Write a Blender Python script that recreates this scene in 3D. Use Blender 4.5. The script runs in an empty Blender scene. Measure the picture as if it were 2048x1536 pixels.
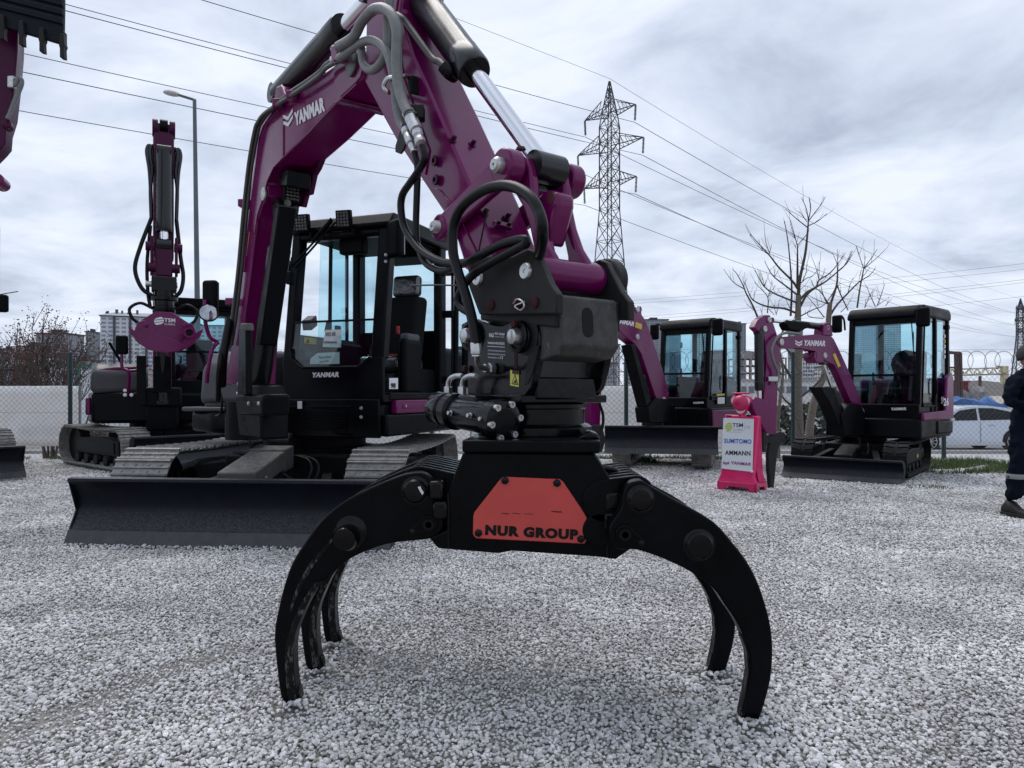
import bpy, bmesh, math, random
import numpy as np
from mathutils import Vector as V, Matrix, noise as mnoise

random.seed(7)
np.random.seed(7)
R = math.radians
PI = math.pi
SC = bpy.context.scene
COL = SC.collection

# ---------------------------------------------------------------- camera
CAM_H, FPX, CX, HY = 1.2, 1450.0, 1024.0, 785.0
cd = bpy.data.cameras.new('camera')
cam = bpy.data.objects.new('camera', cd)
COL.objects.link(cam)
cam.location = (0, 0, CAM_H)
cam.rotation_euler = (R(90), 0, 0)
cd.sensor_width = 36.0
cd.lens = FPX / 2048 * 36.0
cd.shift_y = (HY - 768) / 2048
cd.clip_start = 0.05
cd.clip_end = 5000
SC.camera = cam

# ---------------------------------------------------------------- sky, sun, exposure
SUN_EL, SUN_AZ = 62.0, -28.0          # azimuth from +Y towards +X
world = bpy.data.worlds.new('World')
SC.world = world
world.use_nodes = True
nt = world.node_tree
nt.nodes.clear()
N = nt.nodes.new
L = nt.links.new
out = N('ShaderNodeOutputWorld')
bg = N('ShaderNodeBackground')
sky = N('ShaderNodeTexSky')
sky.sky_type = 'NISHITA'
sky.sun_disc = False
sky.sun_elevation = R(SUN_EL)
sky.sun_rotation = R(SUN_AZ)
sky.dust_density = 2.0
tc = N('ShaderNodeTexCoord')
sep = N('ShaderNodeSeparateXYZ')
L(tc.outputs['Generated'], sep.inputs[0])
zc = N('ShaderNodeMath'); zc.operation = 'MAXIMUM'; zc.inputs[1].default_value = 0.0
L(sep.outputs['Z'], zc.inputs[0])
za = N('ShaderNodeMath'); za.operation = 'ADD'; za.inputs[1].default_value = 0.16
L(zc.outputs[0], za.inputs[0])
dv = N('ShaderNodeVectorMath'); dv.operation = 'DIVIDE'
cz = N('ShaderNodeCombineXYZ')
L(za.outputs[0], cz.inputs[0]); L(za.outputs[0], cz.inputs[1]); cz.inputs[2].default_value = 1.0
L(tc.outputs['Generated'], dv.inputs[0]); L(cz.outputs[0], dv.inputs[1])
mp = N('ShaderNodeMapping')
mp.inputs['Scale'].default_value = (1.0, 1.0, 0.25)
mp.inputs['Location'].default_value = (3.1, 1.7, 0)
L(dv.outputs[0], mp.inputs[0])
n1 = N('ShaderNodeTexNoise')
n1.inputs['Scale'].default_value = 1.7
n1.inputs['Detail'].default_value = 8
n1.inputs['Roughness'].default_value = 0.58
n1.inputs['Distortion'].default_value = 0.35
L(mp.outputs[0], n1.inputs['Vector'])
cr = N('ShaderNodeValToRGB')
e = cr.color_ramp.elements
e[0].position = 0.28; e[0].color = (0.45, 0.51, 0.655, 1)
e[1].position = 0.64; e[1].color = (0.92, 0.985, 1.10, 1)
m = cr.color_ramp.elements.new(0.46); m.color = (0.69, 0.77, 0.925, 1)
L(n1.outputs['Fac'], cr.inputs[0])
sk = N('ShaderNodeMix'); sk.data_type = 'RGBA'; sk.blend_type = 'MULTIPLY'
sk.inputs[0].default_value = 1.0
L(sky.outputs[0], sk.inputs[6]); sk.inputs[7].default_value = (0.1, 0.1, 0.1, 1)
mixc = N('ShaderNodeMix'); mixc.data_type = 'RGBA'
mixc.inputs[0].default_value = 0.92
L(sk.outputs[2], mixc.inputs[6]); L(cr.outputs[0], mixc.inputs[7])
L(mixc.outputs[2], bg.inputs[0])
bg.inputs[1].default_value = 0.84
L(bg.outputs[0], out.inputs[0])

sd = bpy.data.lights.new('sun', 'SUN')
sun = bpy.data.objects.new('sun', sd)
COL.objects.link(sun)
sd.energy = 1.5
sd.angle = R(40)
sd.color = (1.0, 0.96, 0.91)
sdir = V((math.sin(R(SUN_AZ)) * math.cos(R(SUN_EL)), math.cos(R(SUN_AZ)) * math.cos(R(SUN_EL)), math.sin(R(SUN_EL))))
sun.rotation_euler = sdir.to_track_quat('Z', 'Y').to_euler()
sun.location = (0, 0, 60)

SC.view_settings.view_transform = 'Standard'
SC.view_settings.look = 'None'
SC.view_settings.exposure = 0.27
SC.view_settings.gamma = 1.0
SC.render.engine = 'CYCLES'
SC.cycles.use_denoising = True
SC.cycles.max_bounces = 6
SC.cycles.transparent_max_bounces = 12
SC.cycles.caustics_reflective = False
SC.cycles.caustics_refractive = False
SC.cycles.sample_clamp_indirect = 4.0

# ---------------------------------------------------------------- measuring helpers
def D(px, py, d):
    return V(((px - CX) / FPX * d, d, CAM_H + (HY - py) / FPX * d))

def G(px, py, z=0.0):
    return D(px, py, (CAM_H - z) * FPX / (py - HY))

def PLN(px, py, o, n):
    r = V(((px - CX) / FPX, 1.0, (HY - py) / FPX))
    c = V((0, 0, CAM_H))
    t = (o - c).dot(n) / r.dot(n)
    return c + r * t

# ---------------------------------------------------------------- materials
MATS = {}

def mat(name, col, rough=0.5, metal=0.0, coat=0.0, spec=0.5, var=0.0, vscale=6.0, dust=0.0, dust_col=(0.35, 0.34, 0.33),
        bump=0.0, bscale=40.0, scratch=0.0, sth=0.62, rvar=0.0, detail=5, dscale=9.0):
    m = bpy.data.materials.new(name)
    m.use_nodes = True
    t = m.node_tree
    b = t.nodes['Principled BSDF']
    b.inputs['Base Color'].default_value = (*col, 1)
    b.inputs['Roughness'].default_value = rough
    b.inputs['Metallic'].default_value = metal
    b.inputs['Coat Weight'].default_value = coat
    b.inputs['Coat Roughness'].default_value = 0.08
    b.inputs['Specular IOR Level'].default_value = spec
    g = t.nodes.new('ShaderNodeNewGeometry')
    cur = None
    if var or dust or rvar:
        n = t.nodes.new('ShaderNodeTexNoise')
        n.inputs['Scale'].default_value = vscale
        n.inputs['Detail'].default_value = detail
        n.inputs['Roughness'].default_value = 0.6
        t.links.new(g.outputs['Position'], n.inputs['Vector'])
    if var:
        r = t.nodes.new('ShaderNodeMapRange')
        r.inputs[1].default_value = 0.3; r.inputs[2].default_value = 0.7
        r.inputs[3].default_value = 1 - var; r.inputs[4].default_value = 1 + var
        t.links.new(n.outputs['Fac'], r.inputs[0])
        mx = t.nodes.new('ShaderNodeMix'); mx.data_type = 'RGBA'; mx.blend_type = 'MULTIPLY'
        mx.inputs[0].default_value = 1.0
        mx.inputs[6].default_value = (*col, 1)
        t.links.new(r.outputs[0], mx.inputs[7])
        cur = mx.outputs[2]
    if dust:
        # dust settles on faces that look up, broken by noise
        s = t.nodes.new('ShaderNodeSeparateXYZ')
        t.links.new(g.outputs['Normal'], s.inputs[0])
        a = t.nodes.new('ShaderNodeMapRange')
        a.inputs[1].default_value = 0.1; a.inputs[2].default_value = 0.95
        a.inputs[3].default_value = 0.03; a.inputs[4].default_value = 1.0
        t.links.new(s.outputs['Z'], a.inputs[0])
        n2 = t.nodes.new('ShaderNodeTexNoise')
        n2.inputs['Scale'].default_value = dscale
        n2.inputs['Detail'].default_value = 9
        n2.inputs['Roughness'].default_value = 0.72
        t.links.new(g.outputs['Position'], n2.inputs['Vector'])
        r2 = t.nodes.new('ShaderNodeMapRange')
        r2.inputs[1].default_value = 0.42; r2.inputs[2].default_value = 0.68
        r2.inputs[3].default_value = 0.25; r2.inputs[4].default_value = 1.0
        t.links.new(n2.outputs['Fac'], r2.inputs[0])
        mu = t.nodes.new('ShaderNodeMath'); mu.operation = 'MULTIPLY'
        t.links.new(a.outputs[0], mu.inputs[0]); t.links.new(r2.outputs[0], mu.inputs[1])
        mu2 = t.nodes.new('ShaderNodeMath'); mu2.operation = 'MULTIPLY'; mu2.inputs[1].default_value = dust
        mu2.use_clamp = True
        t.links.new(mu.outputs[0], mu2.inputs[0])
        md = t.nodes.new('ShaderNodeMix'); md.data_type = 'RGBA'
        if cur is not None:
            t.links.new(cur, md.inputs[6])
        else:
            md.inputs[6].default_value = (*col, 1)
        md.inputs[7].default_value = (*dust_col, 1)
        t.links.new(mu2.outputs[0], md.inputs[0])
        cur = md.outputs[2]
    if scratch:
        # pale worn patches and scratches with sharp edges
        n3 = t.nodes.new('ShaderNodeTexNoise')
        n3.inputs['Scale'].default_value = 42
        n3.inputs['Detail'].default_value = 10
        n3.inputs['Roughness'].default_value = 0.75
        mpn = t.nodes.new('ShaderNodeMapping')
        mpn.inputs['Scale'].default_value = (1, 1, 0.35)
        t.links.new(g.outputs['Position'], mpn.inputs[0])
        t.links.new(mpn.outputs[0], n3.inputs['Vector'])
        r3 = t.nodes.new('ShaderNodeMapRange')
        r3.inputs[1].default_value = sth; r3.inputs[2].default_value = sth + 0.05
        r3.inputs[3].default_value = 0; r3.inputs[4].default_value = scratch
        t.links.new(n3.outputs['Fac'], r3.inputs[0])
        ms = t.nodes.new('ShaderNodeMix'); ms.data_type = 'RGBA'
        if cur is not None:
            t.links.new(cur, ms.inputs[6])
        else:
            ms.inputs[6].default_value = (*col, 1)
        ms.inputs[7].default_value = (0.33, 0.32, 0.31, 1)
        t.links.new(r3.outputs[0], ms.inputs[0])
        cur = ms.outputs[2]
    if cur is not None:
        t.links.new(cur, b.inputs['Base Color'])
    if rvar:
        rr = t.nodes.new('ShaderNodeMapRange')
        rr.inputs[1].default_value = 0.3; rr.inputs[2].default_value = 0.7
        rr.inputs[3].default_value = max(0.02, rough - rvar); rr.inputs[4].default_value = min(1, rough + rvar)
        t.links.new(n.outputs['Fac'], rr.inputs[0])
        t.links.new(rr.outputs[0], b.inputs['Roughness'])
    if bump:
        nb = t.nodes.new('ShaderNodeTexNoise')
        nb.inputs['Scale'].default_value = bscale
        nb.inputs['Detail'].default_value = 4
        t.links.new(g.outputs['Position'], nb.inputs['Vector'])
        bp = t.nodes.new('ShaderNodeBump')
        bp.inputs['Strength'].default_value = bump
        bp.inputs['Distance'].default_value = 0.01
        t.links.new(nb.outputs['Fac'], bp.inputs['Height'])
        t.links.new(bp.outputs[0], b.inputs['Normal'])
    MATS[name] = m
    return m

def glass(name, tint, gloss=0.9):
    m = bpy.data.materials.new(name)
    m.use_nodes = True
    t = m.node_tree
    t.nodes.clear()
    o = t.nodes.new('ShaderNodeOutputMaterial')
    tr = t.nodes.new('ShaderNodeBsdfTransparent')
    tr.inputs[0].default_value = (*tint, 1)
    gl = t.nodes.new('ShaderNodeBsdfGlossy')
    gl.inputs['Color'].default_value = (gloss, gloss, gloss, 1)
    gl.inputs['Roughness'].default_value = 0.02
    lw = t.nodes.new('ShaderNodeLayerWeight')
    lw.inputs[0].default_value = 0.5
    pw = t.nodes.new('ShaderNodeMath'); pw.operation = 'POWER'; pw.inputs[1].default_value = 4.0
    t.links.new(lw.outputs['Facing'], pw.inputs[0])
    fr = t.nodes.new('ShaderNodeMath'); fr.operation = 'MULTIPLY_ADD'
    fr.inputs[1].default_value = 0.8; fr.inputs[2].default_value = 0.035
    t.links.new(pw.outputs[0], fr.inputs[0])
    mx = t.nodes.new('ShaderNodeMixShader')
    t.links.new(fr.outputs[0], mx.inputs[0])
    t.links.new(tr.outputs[0], mx.inputs[1])
    t.links.new(gl.outputs[0], mx.inputs[2])
    t.links.new(mx.outputs[0], o.inputs[0])
    MATS[name] = m
    return m

mat('purple', (0.136, 0.0026, 0.078), 0.22, spec=0.24, coat=0.18, var=0.08, vscale=2.5, rvar=0.08, dust=0.03, dust_col=(0.30, 0.22, 0.28))
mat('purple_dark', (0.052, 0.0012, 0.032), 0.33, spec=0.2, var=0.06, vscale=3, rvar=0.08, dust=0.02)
mat('black', (0.0028, 0.0032, 0.005), 0.34, spec=0.10, var=0.25, vscale=4, rvar=0.12, dust=0.025, dust_col=(0.2, 0.2, 0.21))
mat('black_gloss', (0.0022, 0.0024, 0.0035), 0.17, coat=0.0, spec=0.22, var=0.2, vscale=20, rvar=0.06, bump=0.08, bscale=24)
mat('grapple_black', (0.0016, 0.0019, 0.003), 0.30, spec=0.10, var=0.3, vscale=9, rvar=0.1, bump=0.08, bscale=30, dust=0.03, dust_col=(0.16, 0.16, 0.17))
mat('grapple_worn', (0.002, 0.0022, 0.003), 0.36, spec=0.2, var=0.3, vscale=9, rvar=0.1, scratch=0.85)
mat('claw_steel', (0.004, 0.004, 0.0045), 0.45, spec=0.15, var=0.5, vscale=16, rvar=0.15, scratch=0.24, sth=0.52)
mat('cylinder_black', (0.007, 0.008, 0.010), 0.25, spec=0.45, var=0.2, vscale=5, rvar=0.06)
mat('blade_black', (0.005, 0.007, 0.012), 0.40, spec=0.12, var=0.25, vscale=5, dust=0.6, dust_col=(0.20, 0.20, 0.205), rvar=0.1, dscale=60)
mat('blade_edge', (0.04, 0.04, 0.044), 0.55, var=0.3, vscale=12, scratch=0.1)
mat('frame_grey', (0.008, 0.008, 0.010), 0.5, spec=0.12, var=0.25, vscale=6, dust=0.5, dust_col=(0.17, 0.165, 0.16), dscale=20)
mat('dusty_cover', (0.06, 0.058, 0.055), 0.75, var=0.25, vscale=18, dust=0.8, dust_col=(0.24, 0.23, 0.215), dscale=26)
mat('track_steel', (0.19, 0.184, 0.175), 0.7, var=0.45, vscale=14, dust=1.0, dust_col=(0.48, 0.465, 0.44), dscale=30)
mat('track_rubber', (0.009, 0.009, 0.010), 0.75, spec=0.2, var=0.3, vscale=14, dust=0.35, dust_col=(0.20, 0.19, 0.18), dscale=30)
mat('coupler', (0.020, 0.020, 0.021), 0.48, spec=0.14, var=0.25, vscale=7, dust=0.18, scratch=0.06, rvar=0.1)
mat('coupler_worn', (0.042, 0.041, 0.041), 0.55, spec=0.3, var=0.4, vscale=22, scratch=0.6, dust=0.2)
mat('hose', (0.003, 0.003, 0.0045), 0.36, spec=0.22, var=0.2, vscale=30)
mat('sheath', (0.15, 0.155, 0.155), 0.42, spec=0.5, var=0.18, vscale=24, bump=0.2, bscale=90)
mat('pipe', (0.075, 0.075, 0.072), 0.35, metal=0.3, var=0.1)
mat('chrome', (0.78, 0.79, 0.82), 0.12, metal=1.0)
mat('zinc', (0.52, 0.52, 0.53), 0.32, metal=0.9, var=0.2, vscale=40)
mat('pin_steel', (0.50, 0.50, 0.49), 0.42, metal=0.75, var=0.25, vscale=60)
mat('rust', (0.045, 0.012, 0.012), 0.7, spec=0.2, var=0.4, vscale=50)
mat('red_plate', (0.52, 0.055, 0.047), 0.5, var=0.08, vscale=5, scratch=0.05, rvar=0.1)
mat('cutout', (0.004, 0.004, 0.005), 0.6, spec=0.2)
mat('white_print', (0.72, 0.72, 0.74), 0.5)
mat('grey_print', (0.34, 0.35, 0.40), 0.5)
mat('yellow_decal', (0.62, 0.44, 0.06), 0.5, var=0.1, vscale=40)
mat('lime_decal', (0.62, 0.60, 0.12), 0.5)
mat('black_print', (0.01, 0.01, 0.01), 0.5)
mat('blue_print', (0.01, 0.07, 0.42), 0.5)
mat('magenta_print', (0.22, 0.01, 0.16), 0.5)
mat('lime_print', (0.42, 0.50, 0.03), 0.5)
mat('paper', (0.74, 0.76, 0.78), 0.7)
mat('plastic', (0.0028, 0.003, 0.0045), 0.5, spec=0.08, var=0.1)
mat('seat', (0.004, 0.004, 0.005), 0.8, spec=0.2, var=0.2, vscale=20)
mat('seat_red', (0.25, 0.012, 0.02), 0.7)
mat('wrap', (0.03, 0.031, 0.036), 0.16, spec=0.8, coat=0.7, bump=0.9, bscale=16)
mat('interior', (0.055, 0.062, 0.078), 0.6, var=0.1)
mat('cover_grey', (0.055, 0.055, 0.06), 0.42, spec=0.3, var=0.08, vscale=3, rvar=0.1)
mat('lens', (0.10, 0.10, 0.10), 0.18, metal=0.6, var=0.7, vscale=90, detail=1)
mat('mirror', (0.35, 0.37, 0.40), 0.05, metal=1.0)
mat('pink', (0.62, 0.006, 0.115), 0.32, spec=0.5, coat=0.2, var=0.08, vscale=8, dust=0.12, dust_col=(0.6, 0.3, 0.42))
mat('sign_white', (0.66, 0.69, 0.72), 0.4)
mat('red_lamp', (0.48, 0.006, 0.09), 0.35, coat=0.1)
mat('post_green', (0.006, 0.035, 0.036), 0.4, var=0.1)
mat('wire_grey', (0.045, 0.05, 0.052), 0.5, spec=0.3)
mat('wire_dark', (0.03, 0.03, 0.035), 0.6)
mat('galv', (0.20, 0.21, 0.225), 0.5, metal=0.55, var=0.2, vscale=3)
mat('lamp_pole', (0.10, 0.125, 0.14), 0.5, metal=0.3, var=0.12, vscale=4)
mat('lamp_head', (0.45, 0.45, 0.45), 0.5)
mat('pylon', (0.052, 0.058, 0.07), 0.55, metal=0.3)
mat('bark', (0.15, 0.125, 0.105), 0.85, var=0.3, vscale=22, bump=0.6, bscale=30)
mat('twig', (0.060, 0.045, 0.038), 0.85, var=0.2, vscale=10)
mat('dry_leaf', (0.085, 0.032, 0.026), 0.8, var=0.5, vscale=3)
mat('tarp_white', (0.80, 0.78, 0.77), 0.7, var=0.06, vscale=1.1, bump=0.35, bscale=2.5)
mat('cab_white', (0.66, 0.69, 0.72), 0.5)
mat('teal', (0.012, 0.14, 0.20), 0.5)
mat('teal_green', (0.012, 0.20, 0.17), 0.5)
mat('facade_white', (0.64, 0.63, 0.63), 0.85, var=0.05, vscale=0.2)
mat('facade_dark', (0.085, 0.085, 0.10), 0.8, var=0.1, vscale=0.2)
mat('facade_beige', (0.40, 0.36, 0.34), 0.85, var=0.05, vscale=0.2)
mat('facade_grey', (0.30, 0.32, 0.35), 0.85, var=0.06, vscale=0.2)
mat('facade_blue', (0.24, 0.29, 0.345), 0.6, var=0.06, vscale=0.1)
mat('window_far', (0.10, 0.13, 0.17), 0.15, spec=0.8)
mat('window_blue', (0.17, 0.25, 0.36), 0.15, spec=0.8)
mat('concrete', (0.26, 0.25, 0.245), 0.9, var=0.15, vscale=0.4)
mat('roof_brown', (0.115, 0.075, 0.075), 0.8, var=0.2, vscale=0.5)
mat('roof_dark', (0.07, 0.07, 0.075), 0.8, var=0.2, vscale=0.5)
mat('asphalt', (0.17, 0.168, 0.175), 0.85, var=0.12, vscale=0.6, bump=0.3, bscale=60)
mat('pavement', (0.42, 0.415, 0.42), 0.85, var=0.12, vscale=0.8)
mat('kerb', (0.33, 0.32, 0.32), 0.85, var=0.15, vscale=2)
mat('soil', (0.215, 0.203, 0.19), 0.95, var=0.25, vscale=2.5, bump=0.5, bscale=50)
mat('dirt_patch', (0.36, 0.335, 0.31), 0.95, var=0.2, vscale=6, bump=0.5, bscale=60)
mat('hill', (0.10, 0.088, 0.085), 0.95, var=0.3, vscale=0.05)
mat('hedge', (0.03, 0.045, 0.03), 0.9, var=0.4, vscale=4)
mat('grass', (0.075, 0.115, 0.032), 0.8, var=0.4, vscale=3)
mat('car_silver', (0.52, 0.56, 0.62), 0.25, metal=0.45, coat=0.5)
mat('car_dark', (0.05, 0.055, 0.06), 0.25, coat=0.6)
mat('car_white', (0.68, 0.74, 0.76), 0.3, coat=0.5)
mat('car_glass', (0.006, 0.007, 0.009), 0.08, spec=0.3)
mat('tyre', (0.012, 0.012, 0.013), 0.8)
mat('alloy', (0.50, 0.51, 0.53), 0.3, metal=0.8)
mat('tail_lamp', (0.30, 0.01, 0.012), 0.2, coat=0.4)
mat('headlamp', (0.65, 0.67, 0.70), 0.12, coat=0.8)
mat('container_red', (0.30, 0.05, 0.075), 0.6, var=0.12, vscale=3)
mat('tarp_blue', (0.022, 0.10, 0.30), 0.45, var=0.35, vscale=3.5, bump=1.0, bscale=5)
mat('tarp_grey', (0.20, 0.20, 0.205), 0.7, var=0.3, vscale=4, bump=1.0, bscale=6)
mat('old_cream', (0.55, 0.50, 0.34), 0.7, var=0.3, vscale=3)
mat('rusty_steel', (0.10, 0.06, 0.055), 0.8, var=0.3, vscale=6)
mat('navy_cloth', (0.0035, 0.006, 0.014), 0.9, spec=0.1, var=0.25, vscale=9, bump=0.7, bscale=22)
mat('skin', (0.36, 0.19, 0.135), 0.55, var=0.06, vscale=30)
mat('hair', (0.010, 0.008, 0.007), 0.6, bump=0.8, bscale=160)
mat('reflective', (0.22, 0.23, 0.23), 0.4)
mat('boot', (0.016, 0.014, 0.012), 0.6, var=0.3, vscale=20)
mat('dark_red', (0.06, 0.006, 0.012), 0.5)
glass('glass_cyan', (0.82, 0.945, 0.97))
glass('glass_clear', (0.84, 0.93, 0.93))
glass('glass_smoke', (0.66, 0.74, 0.77))

# gravel stone: grey with per-stone tone and fine speckle
def stone_material():
    m = bpy.data.materials.new('gravel_stone')
    m.use_nodes = True
    t = m.node_tree
    b = t.nodes['Principled BSDF']
    oi = t.nodes.new('ShaderNodeObjectInfo')
    r = t.nodes.new('ShaderNodeValToRGB')
    el = r.color_ramp.elements
    el[0].position = 0.0; el[0].color = (0.22, 0.21, 0.205, 1)
    el[1].position = 1.0; el[1].color = (0.78, 0.765, 0.765, 1)
    a = el.new(0.08); a.color = (0.36, 0.335, 0.31, 1)
    a = el.new(0.14); a.color = (0.46, 0.452, 0.452, 1)
    a = el.new(0.75); a.color = (0.65, 0.638, 0.638, 1)
    t.links.new(oi.outputs['Random'], r.inputs[0])
    g = t.nodes.new('ShaderNodeNewGeometry')
    n = t.nodes.new('ShaderNodeTexNoise')
    n.inputs['Scale'].default_value = 260
    n.inputs['Detail'].default_value = 4
    n.inputs['Roughness'].default_value = 0.7
    t.links.new(g.outputs['Position'], n.inputs['Vector'])
    mr = t.nodes.new('ShaderNodeMapRange')
    mr.inputs[1].default_value = 0.3; mr.inputs[2].default_value = 0.7
    mr.inputs[3].default_value = 0.58; mr.inputs[4].default_value = 1.32
    t.links.new(n.outputs['Fac'], mr.inputs[0])
    mx = t.nodes.new('ShaderNodeMix'); mx.data_type = 'RGBA'; mx.blend_type = 'MULTIPLY'
    mx.inputs[0].default_value = 1.0
    t.links.new(r.outputs[0], mx.inputs[6]); t.links.new(mr.outputs[0], mx.inputs[7])
    # broad stained zones
    n2 = t.nodes.new('ShaderNodeTexNoise')
    n2.inputs['Scale'].default_value = 1.4
    n2.inputs['Detail'].default_value = 5
    t.links.new(g.outputs['Position'], n2.inputs['Vector'])
    m2 = t.nodes.new('ShaderNodeMapRange')
    m2.inputs[1].default_value = 0.35; m2.inputs[2].default_value = 0.65
    m2.inputs[3].default_value = 0.80; m2.inputs[4].default_value = 1.14
    t.links.new(n2.outputs['Fac'], m2.inputs[0])
    mx2 = t.nodes.new('ShaderNodeMix'); mx2.data_type = 'RGBA'; mx2.blend_type = 'MULTIPLY'
    mx2.inputs[0].default_value = 1.0
    t.links.new(mx.outputs[2], mx2.inputs[6]); t.links.new(m2.outputs[0], mx2.inputs[7])
    t.links.new(mx2.outputs[2], b.inputs['Base Color'])
    b.inputs['Roughness'].default_value = 0.7
    b.inputs['Specular IOR Level'].default_value = 0.4
    MATS['gravel_stone'] = m
stone_material()

# ---------------------------------------------------------------- mesh builder
ID = Matrix.Identity(4)

def catmull(pts, n=6):
    pts = [V(p) for p in pts]
    if len(pts) < 3:
        return pts
    P = [pts[0] * 2 - pts[1]] + pts + [pts[-1] * 2 - pts[-2]]
    o = []
    for i in range(1, len(P) - 2):
        p0, p1, p2, p3 = P[i - 1:i + 3]
        for k in range(n):
            t = k / n
            o.append(0.5 * (2 * p1 + (p2 - p0) * t + (2 * p0 - 5 * p1 + 4 * p2 - p3) * t * t + (3 * p1 - p0 - 3 * p2 + p3) * t ** 3))
    o.append(pts[-1])
    return o

class MB:
    def __init__(s, M=None):
        s.M = M or ID
        s.v = []
        s.f = []

    def add(s, vs, fs):
        k = len(s.v)
        s.v += [s.M @ V(p) for p in vs]
        s.f += [[i + k for i in q] for q in fs]
        return s

    def box(s, lo, hi, T=None):
        x0, y0, z0 = lo; x1, y1, z1 = hi
        vs = [V(p) for p in ((x0, y0, z0), (x1, y0, z0), (x1, y1, z0), (x0, y1, z0), (x0, y0, z1), (x1, y0, z1), (x1, y1, z1), (x0, y1, z1))]
        if T:
            vs = [T @ p for p in vs]
        return s.add(vs, [(0, 3, 2, 1), (4, 5, 6, 7), (0, 1, 5, 4), (1, 2, 6, 5), (2, 3, 7, 6), (3, 0, 4, 7)])

    def prism(s, pts, vec):
        pts = [V(p) for p in pts]; vec = V(vec); n = len(pts)
        fs = [tuple(range(n)), tuple(range(2 * n - 1, n - 1, -1))]
        fs += [(i, i + n, (i + 1) % n + n, (i + 1) % n) for i in range(n)]
        return s.add(pts + [p + vec for p in pts], fs)

    def beam(s, p0, p1, w, h, up=(0, 0, 1)):
        p0 = V(p0); p1 = V(p1); d = (p1 - p0).normalized(); up = V(up)
        a = d.cross(up)
        if a.length < 1e-5:
            a = d.cross(V((1, 0, 0)))
        a.normalize(); b = a.cross(d)
        q = [a * w / 2 + b * h / 2, -a * w / 2 + b * h / 2, -a * w / 2 - b * h / 2, a * w / 2 - b * h / 2]
        return s.prism([p0 + c for c in q], p1 - p0)

    def cyl(s, p0, p1, r0, r1=None, n=24):
        p0 = V(p0); p1 = V(p1); r1 = r0 if r1 is None else r1
        d = (p1 - p0).normalized()
        a = d.orthogonal().normalized(); b = d.cross(a)
        vs = []
        for p, r in ((p0, r0), (p1, r1)):
            vs += [p + (a * math.cos(2 * PI * i / n) + b * math.sin(2 * PI * i / n)) * r for i in range(n)]
        fs = [(i, (i + 1) % n, (i + 1) % n + n, i + n) for i in range(n)]
        fs += [tuple(range(n - 1, -1, -1)), tuple(range(n, 2 * n))]
        return s.add(vs, fs)

    def lathe(s, o, ax, prof, n=32, a0=0.0):
        o = V(o); d = V(ax).normalized(); a = d.orthogonal().normalized(); b = d.cross(a)
        vs = []; fs = []
        for r, h in prof:
            vs += [o + d * h + (a * math.cos(a0 + 2 * PI * i / n) + b * math.sin(a0 + 2 * PI * i / n)) * r for i in range(n)]
        for k in range(len(prof) - 1):
            fs += [(k * n + i, k * n + (i + 1) % n, (k + 1) * n + (i + 1) % n, (k + 1) * n + i) for i in range(n)]
        fs += [tuple(range(n - 1, -1, -1)), tuple(range((len(prof) - 1) * n, len(prof) * n))]
        return s.add(vs, fs)

    def tube(s, pts, r, n=10, sm=0, r1=None):
        pts = catmull(pts, sm) if sm else [V(p) for p in pts]
        m = len(pts); vs = []; fs = []
        t = (pts[1] - pts[0]).normalized(); a = t.orthogonal().normalized()
        for i, p in enumerate(pts):
            t2 = (pts[min(i + 1, m - 1)] - pts[max(i - 1, 0)]).normalized()
            a = (a - t2 * a.dot(t2)).normalized(); b = t2.cross(a)
            rr = r if r1 is None else r + (r1 - r) * i / (m - 1)
            vs += [p + (a * math.cos(2 * PI * k / n) + b * math.sin(2 * PI * k / n)) * rr for k in range(n)]
        for i in range(m - 1):
            fs += [(i * n + k, i * n + (k + 1) % n, (i + 1) * n + (k + 1) % n, (i + 1) * n + k) for k in range(n)]
        fs += [tuple(range(n - 1, -1, -1)), tuple(range((m - 1) * n, m * n))]
        return s.add(vs, fs)

    def ball(s, c, r, n=14, m=8, sq=(1, 1, 1)):
        c = V(c); vs = [c + V((0, 0, r * sq[2]))]; fs = []
        for j in range(1, m):
            th = PI * j / m
            vs += [c + V((r * sq[0] * math.sin(th) * math.cos(2 * PI * i / n), r * sq[1] * math.sin(th) * math.sin(2 * PI * i / n), r * sq[2] * math.cos(th))) for i in range(n)]
        vs.append(c - V((0, 0, r * sq[2])))
        fs += [(0, 1 + i, 1 + (i + 1) % n) for i in range(n)]
        for j in range(m - 2):
            k = 1 + j * n
            fs += [(k + i, k + n + i, k + n + (i + 1) % n, k + (i + 1) % n) for i in range(n)]
        k = 1 + (m - 2) * n
        fs += [(k + i, len(vs) - 1, k + (i + 1) % n) for i in range(n)]
        return s.add(vs, fs)

    def sweep(s, prof, p0, p1, close=True):
        """profile: list of 3D offsets, swept straight p0->p1"""
        p0 = V(p0); p1 = V(p1)
        return s.prism([p0 + V(q) for q in prof], p1 - p0)

    def quad(s, a, b, c, d):
        return s.add([a, b, c, d], [(0, 1, 2, 3)])

    def mesh(s, name, angle=38, recalc=True):
        me = bpy.data.meshes.new(name)
        me.from_pydata([tuple(p) for p in s.v], [], s.f)
        if recalc:
            bm = bmesh.new(); bm.from_mesh(me)
            bmesh.ops.recalc_face_normals(bm, faces=bm.faces[:])
            bm.to_mesh(me); bm.free()
        me.polygons.foreach_set('use_smooth', [True] * len(me.polygons))
        me.set_sharp_from_angle(angle=R(angle))
        return me

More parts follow.
